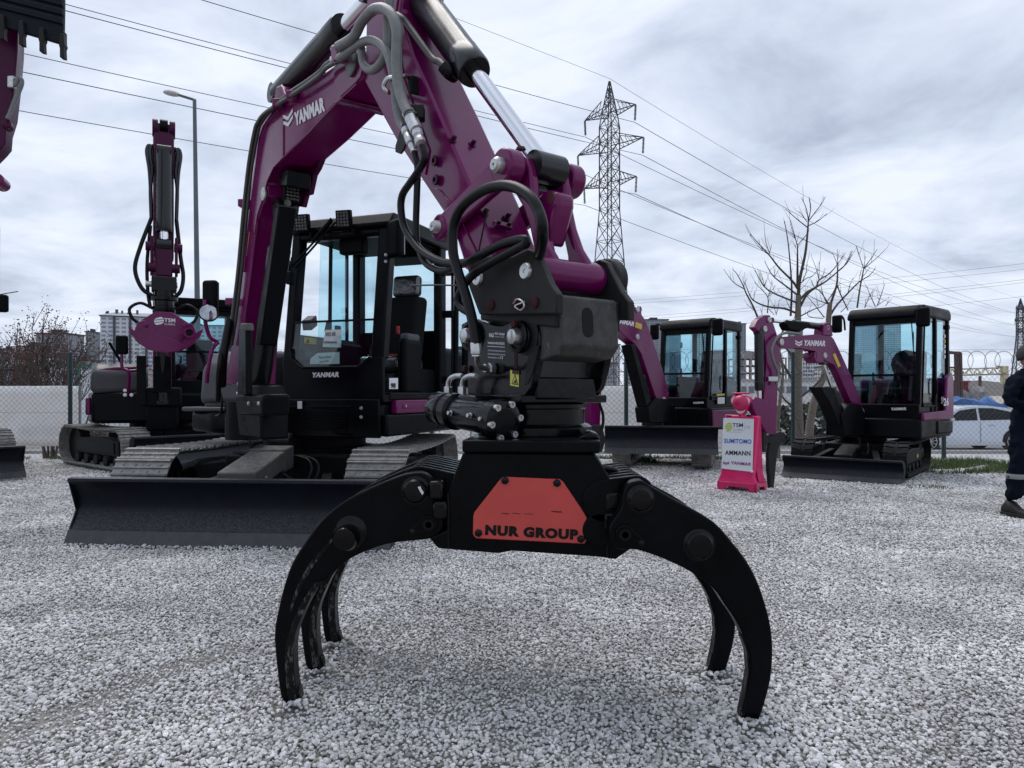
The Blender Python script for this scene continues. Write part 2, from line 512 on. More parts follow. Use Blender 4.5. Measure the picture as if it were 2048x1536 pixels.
    def build(s, name, m, parent=None, bevel=0.0, seg=2, angle=38, recalc=True, **tags):
        me = s.mesh(name, angle, recalc)
        o = obj(name, me, m, parent)
        if bevel:
            md = o.modifiers.new('bevel', 'BEVEL')
            md.width = bevel; md.segments = seg; md.limit_method = 'ANGLE'; md.angle_limit = R(35)
            md.harden_normals = False
        for k, v in tags.items():
            o[k] = v
        return o

def obj(name, me, m=None, parent=None):
    o = bpy.data.objects.new(name, me)
    COL.objects.link(o)
    if m is not None and not me.materials:
        me.materials.append(MATS[m] if isinstance(m, str) else m)
    if parent is not None:
        o.parent = parent
        if parent.type == 'EMPTY':
            o.matrix_parent_inverse = parent.matrix_basis.inverted()
    return o

def thing(name, label, cat, loc=(0, 0, 0), group=None):
    o = bpy.data.objects.new(name, None)
    COL.objects.link(o)
    o.location = loc
    o.empty_display_size = 0.2
    tag(o, label, cat, group)
    return o

def tag(o, label, cat, group=None):
    o['label'] = label; o['category'] = cat
    if group:
        o['group'] = group
    return o

def frame(o, f, z=0.0):
    """local X right of machine, Y forward, Z up"""
    f = V((f[0], f[1], 0)).normalized(); r = V((f.y, -f.x, 0))
    return Matrix(((r.x, f.x, 0, o[0]), (r.y, f.y, 0, o[1]), (0, 0, 1, z), (0, 0, 0, 1)))

def capsule2(p, q, r0, r1, ux, uy, n=9):
    """outline of two circles joined, in the plane spanned by ux, uy"""
    d = q - p
    a = math.atan2(d.dot(uy), d.dot(ux))
    pts = []
    for i in range(n + 1):
        t = a + PI / 2 + PI * i / n
        pts.append(p + (ux * math.cos(t) + uy * math.sin(t)) * r0)
    for i in range(n + 1):
        t = a - PI / 2 + PI * i / n
        pts.append(q + (ux * math.cos(t) + uy * math.sin(t)) * r1)
    return pts

# ---------------------------------------------------------------- lettering (built-in font only)
TXC = {}

def text_mesh(s, bold, shear):
    k = (s, bold, shear)
    if k in TXC:
        return TXC[k]
    cu = bpy.data.curves.new('letters', 'FONT')
    cu.body = s; cu.size = 1; cu.offset = bold; cu.shear = shear; cu.extrude = 0.05
    cu.resolution_u = 3
    cu.space_character = 1.02 + bold * 1.7
    o = bpy.data.objects.new('letters', cu)
    COL.objects.link(o)
    bpy.context.view_layer.update()
    dg = bpy.context.evaluated_depsgraph_get()
    me = bpy.data.meshes.new_from_object(o.evaluated_get(dg))
    co = np.empty(len(me.vertices) * 3)
    me.vertices.foreach_get('co', co)
    co = co.reshape(-1, 3)
    lo = co.min(0); hi = co.max(0)
    co = (co - lo) / np.maximum(hi - lo, 1e-6)
    fs = [list(p.vertices) for p in me.polygons]
    bpy.data.objects.remove(o)
    bpy.data.curves.remove(cu)
    bpy.data.meshes.remove(me)
    TXC[k] = (co, fs)
    return TXC[k]

def letters(name, s, m, parent, bl, br, tl, bold=0.02, shear=0.0, depth=0.003, lift=0.001):
    bl = V(bl); ex = V(br) - bl; ey = V(tl) - bl
    n = ex.cross(ey).normalized()
    co, fs = text_mesh(s, bold, shear)
    b = MB()
    b.add([bl + ex * c[0] + ey * c[1] + n * (lift + depth * c[2]) for c in co], fs)
    return b.build(name, m, parent, recalc=False, angle=30)

def decal(name, m, parent, bl, br, tl, lift=0.002, t=0.002):
    bl = V(bl); ex = V(br) - bl; ey = V(tl) - bl; n = ex.cross(ey).normalized()
    return MB().prism([bl + n * lift, bl + ex + n * lift, bl + ex + ey + n * lift, bl + ey + n * lift], n * t).build(name, m, parent)

def chevron(name, m, parent, bl, br, tl, lift=0.001):
    """double V emblem"""
    bl = V(bl); ex = V(br) - bl; ey = V(tl) - bl; n = ex.cross(ey).normalized()
    b = MB()
    for y in (0.0, 0.42):
        p = [(0.5, y), (1.0, y + 0.34), (1.0, y + 0.58), (0.5, y + 0.24), (0.0, y + 0.58), (0.0, y + 0.34)]
        b.prism([bl + ex * q[0] + ey * q[1] + n * lift for q in p], n * 0.003)
    return b.build(name, m, parent)
# ================================================================= the setting
FENCE_Y = 14.4
ROAD_Z = -0.64

def sheet(name, x0, x1, y0, y1, z, m, nx=1, ny=1, zf=None, label=None):
    b = MB(); vs = []; fs = []
    for j in range(ny + 1):
        for i in range(nx + 1):
            x = x0 + (x1 - x0) * i / nx; y = y0 + (y1 - y0) * j / ny
            vs.append((x, y, zf(x, y) if zf else z))
    for j in range(ny):
        for i in range(nx):
            k = j * (nx + 1) + i
            fs.append((k, k + 1, k + nx + 2, k + nx + 1))
    b.add(vs, fs)
    o = b.build(name, m, recalc=False)
    o['kind'] = 'structure'
    return o

# the ground: one sheet with the drop from the yard to the street
gb = MB()
rows = [(-400, -0.06), (13.15, -0.06), (14.5, -0.14), (16.0, -0.42), (17.6, -0.68), (3500, -0.68)]
gv = []; gf = []
for y, z in rows:
    gv += [(-3500, y, z), (-60, y, z), (60, y, z), (3500, y, z)]
for j in range(len(rows) - 1):
    for i in range(3):
        gf.append((j * 4 + i, j * 4 + i + 1, j * 4 + i + 5, j * 4 + i + 4))
gb.add(gv, gf)
g_o = gb.build('ground', 'dirt_patch', recalc=False); g_o['kind'] = 'structure'

def yard_h(x, y):
    return 0.016 * mnoise.noise(V((x * 0.9, y * 0.9, 0.3))) + 0.008 * mnoise.noise(V((x * 2.7, y * 2.7, 4.0)))

sheet('yard', -16, 16, -2, 13.2, 0, 'soil', 128, 61, lambda x, y: yard_h(x, y) - 0.016)
sheet('pavement', -60, 60, 17.7, 22.0, ROAD_Z - 0.02, 'pavement')
sheet('road', -80, 80, 22.3, 95, ROAD_Z - 0.03, 'asphalt')
kb = MB().box((-60, 22.0, ROAD_Z - 0.1), (60, 22.3, ROAD_Z + 0.08)).build('kerb', 'kerb', bevel=0.02)
kb['kind'] = 'structure'
kb2 = MB().box((-80, 95, ROAD_Z - 0.1), (80, 95.4, ROAD_Z + 0.12)).build('kerb', 'kerb', bevel=0.02)
kb2['kind'] = 'structure'
# pale verge strip seen beyond the fence on the left
sheet('path', -40, -4, 17.72, 19.6, ROAD_Z - 0.012, 'tarp_white')

# far hills
hv = []; hf = []
nh = 160
for j, (d, s) in enumerate(((380, 0.0), (520, 0.55), (700, 1.0), (900, 0.8), (1200, 0.0))):
    for i in range(nh + 1):
        a = -1.05 + 2.1 * i / nh
        x = a * d
        left = max(0, min(1, (-a - 0.30) / 0.40))
        h = (10 + 40 * left + 9 * mnoise.noise(V((a * 7, 0.4 * j, 1.3))) + 5 * mnoise.noise(V((a * 22, j, 6.3)))) * s
        hv.append((x, d, -0.7 + max(0, h)))
for j in range(4):
    for i in range(nh):
        k = j * (nh + 1) + i
        hf.append((k, k + 1, k + nh + 2, k + nh + 1))
ho = MB().add(hv, hf).build('hills', 'hill', recalc=False); ho['kind'] = 'structure'

# ---------------------------------------------------------------- buildings
def tower(name, label, px0, px1, ytop, d, depth, floors, cols, wall, win, yaw=0.0, parts=False, cat='building', group=None,
          base=-1.0, roof=True, side_cols=4, fh=None, band=None, winfrac=(0.6, 0.55)):
    xa = (px0 - CX) / FPX * d; xb = (px1 - CX) / FPX * d
    W = xb - xa; ztop = CAM_H + (HY - ytop) / FPX * d
    t = thing(name, label, cat, ((xa + xb) / 2, d + depth / 2, base), group)
    M = Matrix.Translation(((xa + xb) / 2, d + depth / 2, 0)) @ Matrix.Rotation(R(yaw), 4, 'Z')
    w2, d2 = W / 2, depth / 2
    MB(M).box((-w2, -d2, base), (w2, d2, ztop)).build('wall', wall, t)
    fh = fh or (ztop - 1.5) / floors
    ww, wh = W / cols * winfrac[0], fh * winfrac[1]
    sw = depth / side_cols * winfrac[0]
    allw = MB(M)
    me_f = me_s = None
    if parts:
        b = MB(M.to_3x3().to_4x4()); b.box((-ww / 2, -0.12, 0), (ww / 2, 0.1, wh)); me_f = b.mesh('window')
        me_f.materials.append(MATS[win])
        b = MB(M.to_3x3().to_4x4()); b.box((-0.1, -sw / 2, 0), (0.1, sw / 2, wh)); me_s = b.mesh('window')
        me_s.materials.append(MATS[win])
    for k in range(floors):
        z = ztop - (k + 1) * fh + fh * 0.22
        for i in range(cols):
            x = -w2 + W * (i + 0.5) / cols
            if parts:
                o = obj('window', me_f, None, t)
                o.matrix_basis = Matrix.Translation(M @ V((x, -d2, z)))
            else:
                allw.box((x - ww / 2, -d2 - 0.12, z), (x + ww / 2, -d2 + 0.1, z + wh))
        for i in range(side_cols):
            y = -d2 + depth * (i + 0.5) / side_cols
            for sx in (-1, 1):
                if parts:
                    if sx * (-1 if yaw < 0 else 1) > 0 and yaw:
                        pass
                    o = obj('window', me_s, None, t)
                    o.matrix_basis = Matrix.Translation(M @ V((sx * w2, y, z)))
                else:
                    allw.box((sx * w2 - 0.12, y - sw / 2, z), (sx * w2 + 0.12, y + sw / 2, z + wh))
        if band:
            b = MB(M)
            b.box((-w2 - 0.25, -d2 - 0.35, z - fh * 0.2), (w2 + 0.25, -d2 + 0.05, z - fh * 0.08))
            b.build('floor_band', band, t)
    if not parts:
        o = allw.build('windows', win, t); o['kind'] = 'stuff'
    if roof:
        MB(M).box((-w2 - 0.6, -d2 - 0.6, ztop), (w2 + 0.6, d2 + 0.6, ztop + 0.8)).box((-w2 * 0.4, -d2 * 0.4, ztop + 0.8), (w2 * 0.2, d2 * 0.4, ztop + 3.0)).build('roof', 'roof_dark', t)
    return t, M, w2, d2, ztop, fh

# the big block on the left
t, M, w2, d2, ztop, fh = tower('apartment_block', 'tall white apartment block with dark window strips and stepped roof behind the purple grapple',
                               194, 300, 634, 560, 26, 16, 9, 'facade_white', 'window_blue', yaw=22, parts=True, side_cols=5, fh=3.25, winfrac=(0.66, 0.52))
for x0, x1 in ((-0.58, -0.50), (-0.05, 0.03), (0.5, 0.58)):
    MB(M).box((x0 * w2, -d2 - 0.6, 0), (x1 * w2, -d2 + 0.1, ztop)).build('dark_pier', 'facade_dark', t)
for y0, y1 in ((-0.25, -0.05), (0.55, 0.72)):
    MB(M).box((-w2 - 0.6, y0 * d2, 0), (-w2 + 0.1, y1 * d2, ztop)).build('dark_pier', 'facade_dark', t)
MB(M).prism([(-w2 - 1.5, -d2 - 1.5, ztop + 0.7), (w2 + 1.5, -d2 - 1.5, ztop + 0.7), (w2 * 0.6, 0, ztop + 4.6), (-w2 * 0.6, 0, ztop + 4.6)], (0, 12, 0)).build('attic', 'facade_grey', t)
for k in range(7):
    x = random.uniform(-w2, w2)
    MB(M).box((x, -d2 * 0.4, ztop + 2), (x + random.uniform(1, 2.5), -d2 * 0.4 + 1.5, ztop + random.uniform(4.0, 6.5))).build('chimney', 'facade_dark', t)
tower('apartment_block', 'white apartment block wing lower than its neighbour, seen through the rear machine cab', 306, 446, 652, 600, 20, 15, 12, 'facade_white', 'window_blue', parts=False, fh=3.3)
tower('apartment_block', 'narrow grey apartment block at the side of the tall white one', 171, 181, 664, 580, 14, 12, 2, 'facade_grey', 'window_far')
tower('apartment_block', 'grey block with a pale top storey above the leafless shrub', 72, 132, 668, 420, 18, 7, 6, 'facade_grey', 'window_far')
tower('house', 'wide pale house with a hipped brown roof on the hillside', 36, 76, 694, 400, 14, 4, 5, 'facade_beige', 'window_far')
# brown roofed long school-like block
t, M, w2, d2, ztop, fh = tower('school_block', 'long white block with rows of windows below a brown roof beyond the shrubs', 14, 68, 714, 330, 12, 5, 12, 'facade_white', 'window_far', roof=False)
MB(M).prism([(-w2 - 1, -d2 - 1, ztop), (w2 + 1, -d2 - 1, ztop), (w2 * 0.8, 0, ztop + 5), (-w2 * 0.8, 0, ztop + 5)], (0, 10, 0)).build('roof', 'roof_brown', t)
for k, (a, b_, yt, d) in enumerate(((0, 14, 700, 500), (146, 168, 712, 520), (-30, 0, 706, 450), (150, 176, 722, 430))):
    tower('hillside_house', ['small brown roofed house on the hill left of the school block', 'dark hillside house beside the narrow grey apartment block',
                             'hillside house at the edge of the hill', 'lower hillside house under the narrow grey block'][k], a, b_, yt, d, 12, 3, 4, 'facade_beige', 'window_far')
# right-hand skyline
tower('high_rise', 'grey concrete high rise with a recessed top storey behind the black cab', 1290, 1337, 640, 640, 24, 34, 5, 'facade_grey', 'window_far', winfrac=(0.7, 0.3))
tower('high_rise', 'blue grey high rise with dense windows seen through the cab windscreen beside the sign', 1338, 1362, 655, 700, 22, 38, 5, 'facade_blue', 'window_far', winfrac=(0.7, 0.4))
tower('high_rise', 'slim pale high rise seen through the cab door glass', 1396, 1412, 652, 760, 18, 38, 3, 'facade_white', 'window_far')
tower('high_rise', 'pale high rise right of the black cab with a crane beside it', 1476, 1492, 648, 720, 18, 36, 3, 'facade_grey', 'window_far')
tower('high_rise', 'blue tinted high rise seen through the windscreen of the yellow-stickered mini excavator', 1724, 1758, 648, 720, 24, 34, 6, 'facade_blue', 'window_far', winfrac=(0.7, 0.4))
tower('high_rise', 'second tower in the mini excavator windscreen, taller and paler', 1768, 1802, 640, 760, 24, 34, 6, 'facade_white', 'window_blue', winfrac=(0.7, 0.4))
tower('high_rise', 'slim grey tower between the bare tree trunks', 1588, 1606, 660, 700, 16, 28, 3, 'facade_grey', 'window_far')
tower('high_rise', 'pale tower rising right behind the black rotator bracket', 1224, 1240, 690, 620, 16, 24, 3, 'facade_white', 'window_far')
tower('apartment_block', 'mid rise beige block right of the open excavator cab', 904, 936, 702, 420, 16, 8, 5, 'facade_beige', 'window_far')
tower('apartment_block', 'grey mid rise block behind the fence post by the rotator bracket', 1210, 1234, 728, 380, 16, 7, 5, 'facade_grey', 'window_far')
tower('apartment_block', 'white mid rise block with many windows behind the boom of the black cab machine', 1256, 1300, 726, 400, 16, 8, 9, 'facade_white', 'window_far')
tower('apartment_block', 'white mid rise block between tree and mini excavator boom', 1600, 1646, 716, 460, 16, 9, 9, 'facade_white', 'window_far')
tower('apartment_block', 'low white block right of the bare tree', 1652, 1690, 734, 430, 16, 6, 8, 'facade_white', 'window_far')

# bare concrete frame under construction: slabs and columns
t = thing('unfinished_building', 'unfinished concrete frame building with open floors behind the bare tree', 'building', ((1526 - CX) / FPX * 300, 308, -0.7))
xa = (1478 - CX) / FPX * 300; xb = (1574 - CX) / FPX * 300
for k in range(6):
    z = 0 + k * 3.05
    MB().box((xa, 300, z), (xb, 316, z + 0.45)).build('floor_slab', 'concrete', t)
for i in range(9):
    x = xa + (xb - xa - 0.6) * i / 8
    for y in (300.2, 307.5, 315):
        MB().box((x, y, -0.7), (x + 0.6, y + 0.6, 15.2)).build('column', 'concrete', t)
MB().box((xa + 4, 306, 15.7), (xa + 9, 312, 18.6)).build('stair_core', 'concrete', t)
# tower crane behind
t = thing('tower_crane', 'thin far tower crane with a horizontal jib beside the slim high rise', 'crane', ((1500 - CX) / FPX * 500, 500, -0.7))
cx = (1500 - CX) / FPX * 500
MB().beam((cx, 500, -0.7), (cx, 500, 27), 1.3, 1.3).build('mast', 'container_red', t)
MB().beam((cx - 7, 500, 25.8), (cx + 16, 500, 25.8), 0.8, 0.8).build('jib', 'container_red', t)
# long low sheds and parking deck
t = thing('low_building', 'long low pale building with strip windows behind the street trees', 'building', (46, 130, -0.7))
xa = (1478 - CX) / FPX * 130; xb = (1720 - CX) / FPX * 130
MB().box((xa, 130, -0.7), (xb, 138, 3.2)).build('wall', 'facade_white', t)
for i in range(16):
    x = xa + 0.4 + (xb - xa) * i / 16
    MB().box((x, 129.85, 1.1), (x + 0.9, 130.1, 2.3)).build('window', 'window_far', t)
MB().box((xa - 0.3, 129.6, 3.2), (xb + 0.3, 138.2, 3.6)).build('roof', 'facade_grey', t)
t = thing('low_building', 'low shed with a maroon parapet beyond the fence behind the mini excavator boom', 'building', (13, 60, -0.7))
xa = (1196 - CX) / FPX * 60; xb = (1345 - CX) / FPX * 60
MB().box((xa, 60, -0.7), (xb, 66, 1.3)).build('wall', 'facade_blue', t)
MB().box((xa - 0.1, 59.8, 1.3), (xb + 0.1, 66.1, 1.75)).build('parapet', 'container_red', t)
MB().box((xa + 4.2, 59.7, 0.9), (xb, 59.85, 1.25)).build('blue_strip', 'tarp_blue', t)

# site cabin with teal frame on the left
t = thing('site_cabin', 'white site cabin with a teal steel frame behind the shrub', 'cabin', (-19.5, 31, -0.7))
xa = (46 - CX) / FPX * 30; xb = (157 - CX) / FPX * 30
MB().box((xa, 30, -0.5), (xb, 33, 2.25)).build('wall', 'cab_white', t)
for i, x in enumerate((xa, xa + 0.38 * 1.0, xb)):
    MB().box((x - 0.07, 29.9, -0.6), (x + 0.07, 30.04, 2.3)).build('corner_post', 'teal' if i < 2 else 'teal_green', t)
MB().box((xa - 0.1, 29.88, 2.22), (xb + 0.1, 33.1, 2.38)).build('roof_rail', 'teal_green', t)
MB().box((xa - 0.1, 29.88, -0.6), (xb + 0.1, 30.05, -0.42)).build('floor_rail', 'teal', t)
for i in range(4):
    x = xa + 0.55 + i * 0.42
    MB().box((x, 29.96, 0.7), (x + 0.03, 30.02, 2.2)).build('panel_joint', 'facade_grey', t)
MB().box((xa - 2.6, 30, 1.0), (xa - 0.3, 32, 2.1)).prism([(xa - 2.8, 29.7, 2.0), (xa - 0.1, 29.7, 2.2), (xa - 0.1, 29.7, 2.3), (xa - 2.8, 29.7, 2.1)], (0, 2.6, 0)).build('lean_to', 'facade_grey', t)

# hedge by the street and a dark sign
hb = MB()
for k in range(900):
    c = V((random.uniform(8.5, 14.5), random.uniform(25.5, 27), random.uniform(-0.6, 0.75)))
    a = V((random.gauss(0, 1), random.gauss(0, 1), random.gauss(0, 1))).normalized() * 0.16
    b2 = a.cross(V((random.gauss(0, 1), random.gauss(0, 1), random.gauss(0, 1)))).normalized() * 0.12
    hb.quad(c - a, c + b2, c + a, c - b2)
tag(hb.build('hedge', 'hedge', recalc=False), 'dark clipped hedge across the street behind the bare tree', 'hedge')
t = thing('street_sign', 'small dark sign board with white capitals behind the mini excavator boom', 'sign', D(1642, 795, 30))
MB().box(D(1634, 802, 30), D(1652, 785, 30) + V((0, 0.06, 0))).build('board', 'facade_dark', t)
p = D(1635, 798, 29.98)
letters('lettering', 'MIN', 'white_print', t, p, D(1651, 798, 29.98), D(1635, 788, 29.98), bold=0.03)
MB().cyl((D(1643, 800, 30.03)), V((D(1643, 800, 30.03).x, 30.03, -0.7)), 0.04).build('pole', 'galv', t)

# red container, tarpaulined loads and old crane across the street on the right
def ct(px, py, d):
    return D(px, py, d)
t = thing('shipping_container', 'faded red corrugated container behind the blue tarpaulin', 'container', (ct(1915, 800, 38).x, 39, -0.7))
xa = ct(1880, 0, 38).x; xb = ct(1936, 0, 38).x
cb = MB()
n = 26
for i in range(n):
    x = xa + (xb - xa) * i / n
    cb.box((x, 38 - (0.04 if i % 2 else 0), -0.7), (x + (xb - xa) / n, 40.4, 1.72))
cb.build('corrugated_wall', 'container_red', t)
MB().box((xa - 0.05, 37.9, 1.72), (xb + 0.05, 40.5, 1.82)).build('top_rail', 'container_red', t)

def lumpy(name, label, x0, x1, y0, y1, z0, z1, m, nx=14, ny=6, seed=0, cat='load'):
    vs = []; fs = []
    for j in range(ny + 1):
        for i in range(nx + 1):
            a = i / nx; b = j / ny
            k = min(1, min(a, 1 - a) * 7) * min(1, min(b, 1 - b) * 4)
            z = z0 + (z1 - z0) * (k ** 0.22) * (0.86 + 0.22 * mnoise.noise(V((a * 5 + seed, b * 3, seed))))
            vs.append((x0 + (x1 - x0) * a + 0.06 * mnoise.noise(V((i, j, 3.3))), y0 + (y1 - y0) * b, z))
    for j in range(ny):
        for i in range(nx):
            k = j * (nx + 1) + i
            fs.append((k, k + 1, k + nx + 2, k + nx + 1))
    b = MB(); b.add(vs, fs)
    ring = [i for i in range(nx + 1)] + [(j + 1) * (nx + 1) - 1 for j in range(1, ny + 1)] + [ny * (nx + 1) + i for i in range(nx - 1, -1, -1)] + [j * (nx + 1) for j in range(ny - 1, 0, -1)]
    b.f.append(list(reversed(ring)))
    return tag(b.build(name, m, angle=60), label, cat)
lumpy('tarpaulin_load', 'load under a crumpled grey tarpaulin right of the red container', ct(1936, 0, 37).x, ct(1992, 0, 37).x, 37, 39, -0.68, 1.62, 'tarp_grey', seed=2.2)
lumpy('tarpaulin_load', 'load wrapped in blue tarpaulin behind the silver car', ct(1890, 0, 33).x, ct(2030, 0, 33).x, 33, 35, -0.68, 1.13, 'tarp_blue', nx=30, seed=5.1)
t = thing('old_crane', 'old cream coloured lattice crane jib lying behind the fence', 'crane', (ct(1960, 0, 42).x, 42, -0.7))
a0 = ct(1880, 752, 42); a1 = ct(2012, 748, 42)
for dz in (0.0, 0.36):
    MB().beam(a0 + V((0, 0, dz)), a1 + V((0, 0, dz)), 0.09, 0.09).build('jib_chord', 'old_cream', t)
lb = MB()
for i in range(16):
    p = a0.lerp(a1, i / 16); q = a0.lerp(a1, (i + 1) / 16)
    lb.beam(p + V((0, 0, 0.36 * (i % 2))), q + V((0, 0, 0.36 * ((i + 1) % 2))), 0.05, 0.05)
lb.build('jib_lattice', 'old_cream', t)
p = ct(2010, 765, 42)
MB().box(p + V((-0.2, -0.15, -0.1)), p + V((0.12, 0.15, 0.95))).prism([p + V((-0.55, -0.1, 0.98)), p + V((0.05, -0.1, 0.95)), p + V((0.08, -0.1, 0.75)), p + V((-0.2, -0.1, 0.85))], (0, 0.2, 0)).build('jib_head', 'old_cream', t, bevel=0.02)
for x in (1900, 1960):
    q = ct(x, 752, 42)
    MB().beam(q, V((q.x, 42, -0.7)), 0.12, 0.12).build('trestle', 'rusty_steel', t)
MB().beam(p, V((p.x, 42, -0.7)), 0.1, 0.1).build('trestle', 'rusty_steel', t)
t = thing('steel_frame', 'rusty open steel rack frame standing behind the mini excavator cab', 'frame', (ct(1912, 0, 36).x, 36, -0.7))
for x in (1896, 1911, 1915, 1921):
    q = ct(x, 706, 36)
    MB().beam(q, V((q.x + 0.08, 36, -0.7)), 0.11, 0.11).build('upright', 'rusty_steel', t)
MB().beam(ct(1890, 705, 36), ct(1920, 706, 36), 0.14, 0.14).build('top_beam', 'rusty_steel', t)
for y in (735, 762):
    MB().beam(ct(1890, y, 36), ct(1922, y, 36), 0.08, 0.08).build('cross_beam', 'rusty_steel', t)

# ---------------------------------------------------------------- fence
def chain_link(x0, x1, y, z0, z1, pitch=0.105, r=0.0024):
    b = MB(); h = z1 - z0
    n = int((x1 - x0 + h) / pitch)
    for s in (1, -1):
        for i in range(n):
            xs = x0 - h + i * pitch if s > 0 else x0 + i * pitch
            xe = xs + h * s
            p = V((xs, y + 0.002 * s, z0)); q = V((xe, y + 0.002 * s, z1))
            def clip(p, q):
                d = q - p
                t0, t1 = 0.0, 1.0
                ta, tb = (x0 - p.x) / d.x, (x1 - p.x) / d.x
                if ta > tb: ta, tb = tb, ta
                t0 = max(t0, ta); t1 = min(t1, tb)
                return (p + d * t0, p + d * t1) if t1 - t0 > 0.01 else None
            c = clip(p, q)
            if c:
                b.tube([c[0], c[1]], r, n=3)
    return b

fence = thing('chain_link_fence', 'chain link fence with dark green posts and razor wire along the street', 'fence', (0, FENCE_Y, 0))
x_posts = [(138 - CX) / FPX * FENCE_Y + 3.72 * k for k in range(-1, 6)]
x_posts[3] = (1253 - CX) / FPX * FENCE_Y
x_posts = sorted([(138 - CX) / FPX * FENCE_Y, -12.4, -5.4, -1.6, (1253 - CX) / FPX * FENCE_Y, 5.6, 8.6, 11.8])
for x in x_posts:
    pb = MB().cyl((x, FENCE_Y + 0.04, -0.16), (x, FENCE_Y + 0.04, 1.98), 0.042, n=14)
    po = pb.build('post', 'post_green', fence)
    MB().lathe((x, FENCE_Y + 0.04, 1.98), (0, 0, 1), [(0.045, 0), (0.045, 0.02), (0.02, 0.035)], 12).build('cap', 'wire_grey', po)
mo = chain_link(-13, 12.5, FENCE_Y, -0.10, 1.55).build('mesh', 'wire_grey', fence, recalc=False); mo['kind'] = 'stuff'
for z in (0.1, 0.8, 1.55):
    MB().tube([(-13, FENCE_Y, z), (12.5, FENCE_Y, z)], 0.003, n=4).build('tension_wire', 'wire_grey', fence)
for z in (2.05,):
    MB().tube([(-13, FENCE_Y + 0.02, z), (12.5, FENCE_Y + 0.02, z)], 0.003, n=4).build('tension_wire', 'wire_dark', fence)

def razor(x0, x1, m):
    cb = MB(); pts = []
    turns = int((x1 - x0) / 0.27)
    for i in range(turns * 36):
        a = 2 * PI * i / 36
        pts.append(V((x0 + 0.27 * i / 36 + 0.235 * math.cos(a), FENCE_Y + 0.05 + 0.05 * math.sin(a * 0.5), 1.79 + 0.235 * math.sin(a))))
    cb.tube(pts, 0.0022, n=3)
    for i in range(0, len(pts) - 1):
        p = pts[i]; dd = (pts[i + 1] - p).normalized()
        u = dd.cross(V((0, 1, 0))).normalized()
        cb.add([p - dd * 0.008 + u * 0.010, p + dd * 0.008 + u * 0.010, p + dd * 0.008 - u * 0.010, p - dd * 0.008 - u * 0.010], [(0, 1, 2, 3)])
    o = cb.build('razor_coil', m, fence, recalc=False); o['kind'] = 'stuff'
razor(2.2, 12.4, 'wire_dark')
razor(-12.8, -4.0, 'wire_grey')

# white hoarding screens beyond the fence
def screen(name, label, px0, px1, yt, yb, d, skew=0.0):
    xa = (px0 - CX) / FPX * d; xb = (px1 - CX) / FPX * d
    zt = CAM_H + (HY - yt) / FPX * d; zb = CAM_H + (HY - yb) / FPX * d
    t = thing(name, label, 'hoarding', ((xa + xb) / 2, d, zb))
    vs = []; fs = []; nx, nz = 24, 8
    for j in range(nz + 1):
        for i in range(nx + 1):
            a = i / nx; c = j / nz
            vs.append((xa + (xb - xa) * a, d + skew * a + 0.04 * mnoise.noise(V((a * 9, c * 3, px0))), zb + (zt - zb) * c))
    for j in range(nz):
        for i in range(nx):
            k = j * (nx + 1) + i
            fs.append((k, k + 1, k + nx + 2, k + nx + 1))
    o = MB().add(vs, fs).build('sheet', 'tarp_white', t, recalc=False)
    md = o.modifiers.new('solid', 'SOLIDIFY'); md.thickness = 0.03
    n = max(2, int((xb - xa) / 1.6))
    for i in range(n + 1):
        x = xa + (xb - xa) * i / n
        MB().cyl((x, d + skew * i / n + 0.09, ROAD_Z - 0.1), (x, d + skew * i / n + 0.09, zt), 0.03, n=8).build('stake', 'galv', t)
    return t
t = screen('hoarding_screen', 'white tarpaulin screen behind the fence left of the green post', -120, 155, 772, 892, 16.0)
letters('faded_lettering', 'OTEL', 'sign_white', t, D(35, 868, 15.9), D(115, 866, 15.9), D(35, 854, 15.9), bold=0.01)
screen('hoarding_screen', 'white tarpaulin screen behind the fence under the mini excavator boom', 1180, 1302, 772, 874, 16.0)
screen('hoarding_screen', 'low white tarpaulin strip behind the fence below the cab step', 880, 940, 838, 880, 17.0)

# ---------------------------------------------------------------- street lamp
def street_lamp():
    d = 18.6
    top = D(389, 199, d); base = V((D(399, 640, d).x, d, -0.62))
    t = thing('street_lamp', 'tall grey street lamp with a single arm behind the rear excavator', 'street lamp', base)
    MB().cyl(base, top, 0.085, 0.045, n=12).build('pole', 'lamp_pole', t)
    MB().cyl(base, base + V((0, 0, 0.5)), 0.12, 0.1, n=12).build('base_sleeve', 'lamp_pole', t)
    a = D(358, 190, d)
    MB().tube([top + V((0, 0, -0.03)), top + V((-0.03, 0, 0.0)), a], 0.035, n=8).build('arm', 'lamp_pole', t)
    b = D(329, 186, d)
    u = (b - a)
    hb = MB()
    ring = []
    for k, (s, w, h) in enumerate(((0, 0.05, 0.05), (0.15, 0.11, 0.08), (0.5, 0.15, 0.10), (0.85, 0.12, 0.07), (1.0, 0.04, 0.03))):
        c = a + u * s * 1.05
        ring.append([c + V((0, w * math.cos(q), h * math.sin(q) * (1.0 if math.sin(q) > 0 else 0.4))) for q in [2 * PI * i / 12 for i in range(12)]])
    vs = [p for r_ in ring for p in r_]
    fs = [(k * 12 + i, k * 12 + (i + 1) % 12, (k + 1) * 12 + (i + 1) % 12, (k + 1) * 12 + i) for k in range(4) for i in range(12)]
    fs += [tuple(range(12)), tuple(range(48, 60))]
    hb.add(vs, fs).build('lamp_head', 'lamp_head', t)
street_lamp()

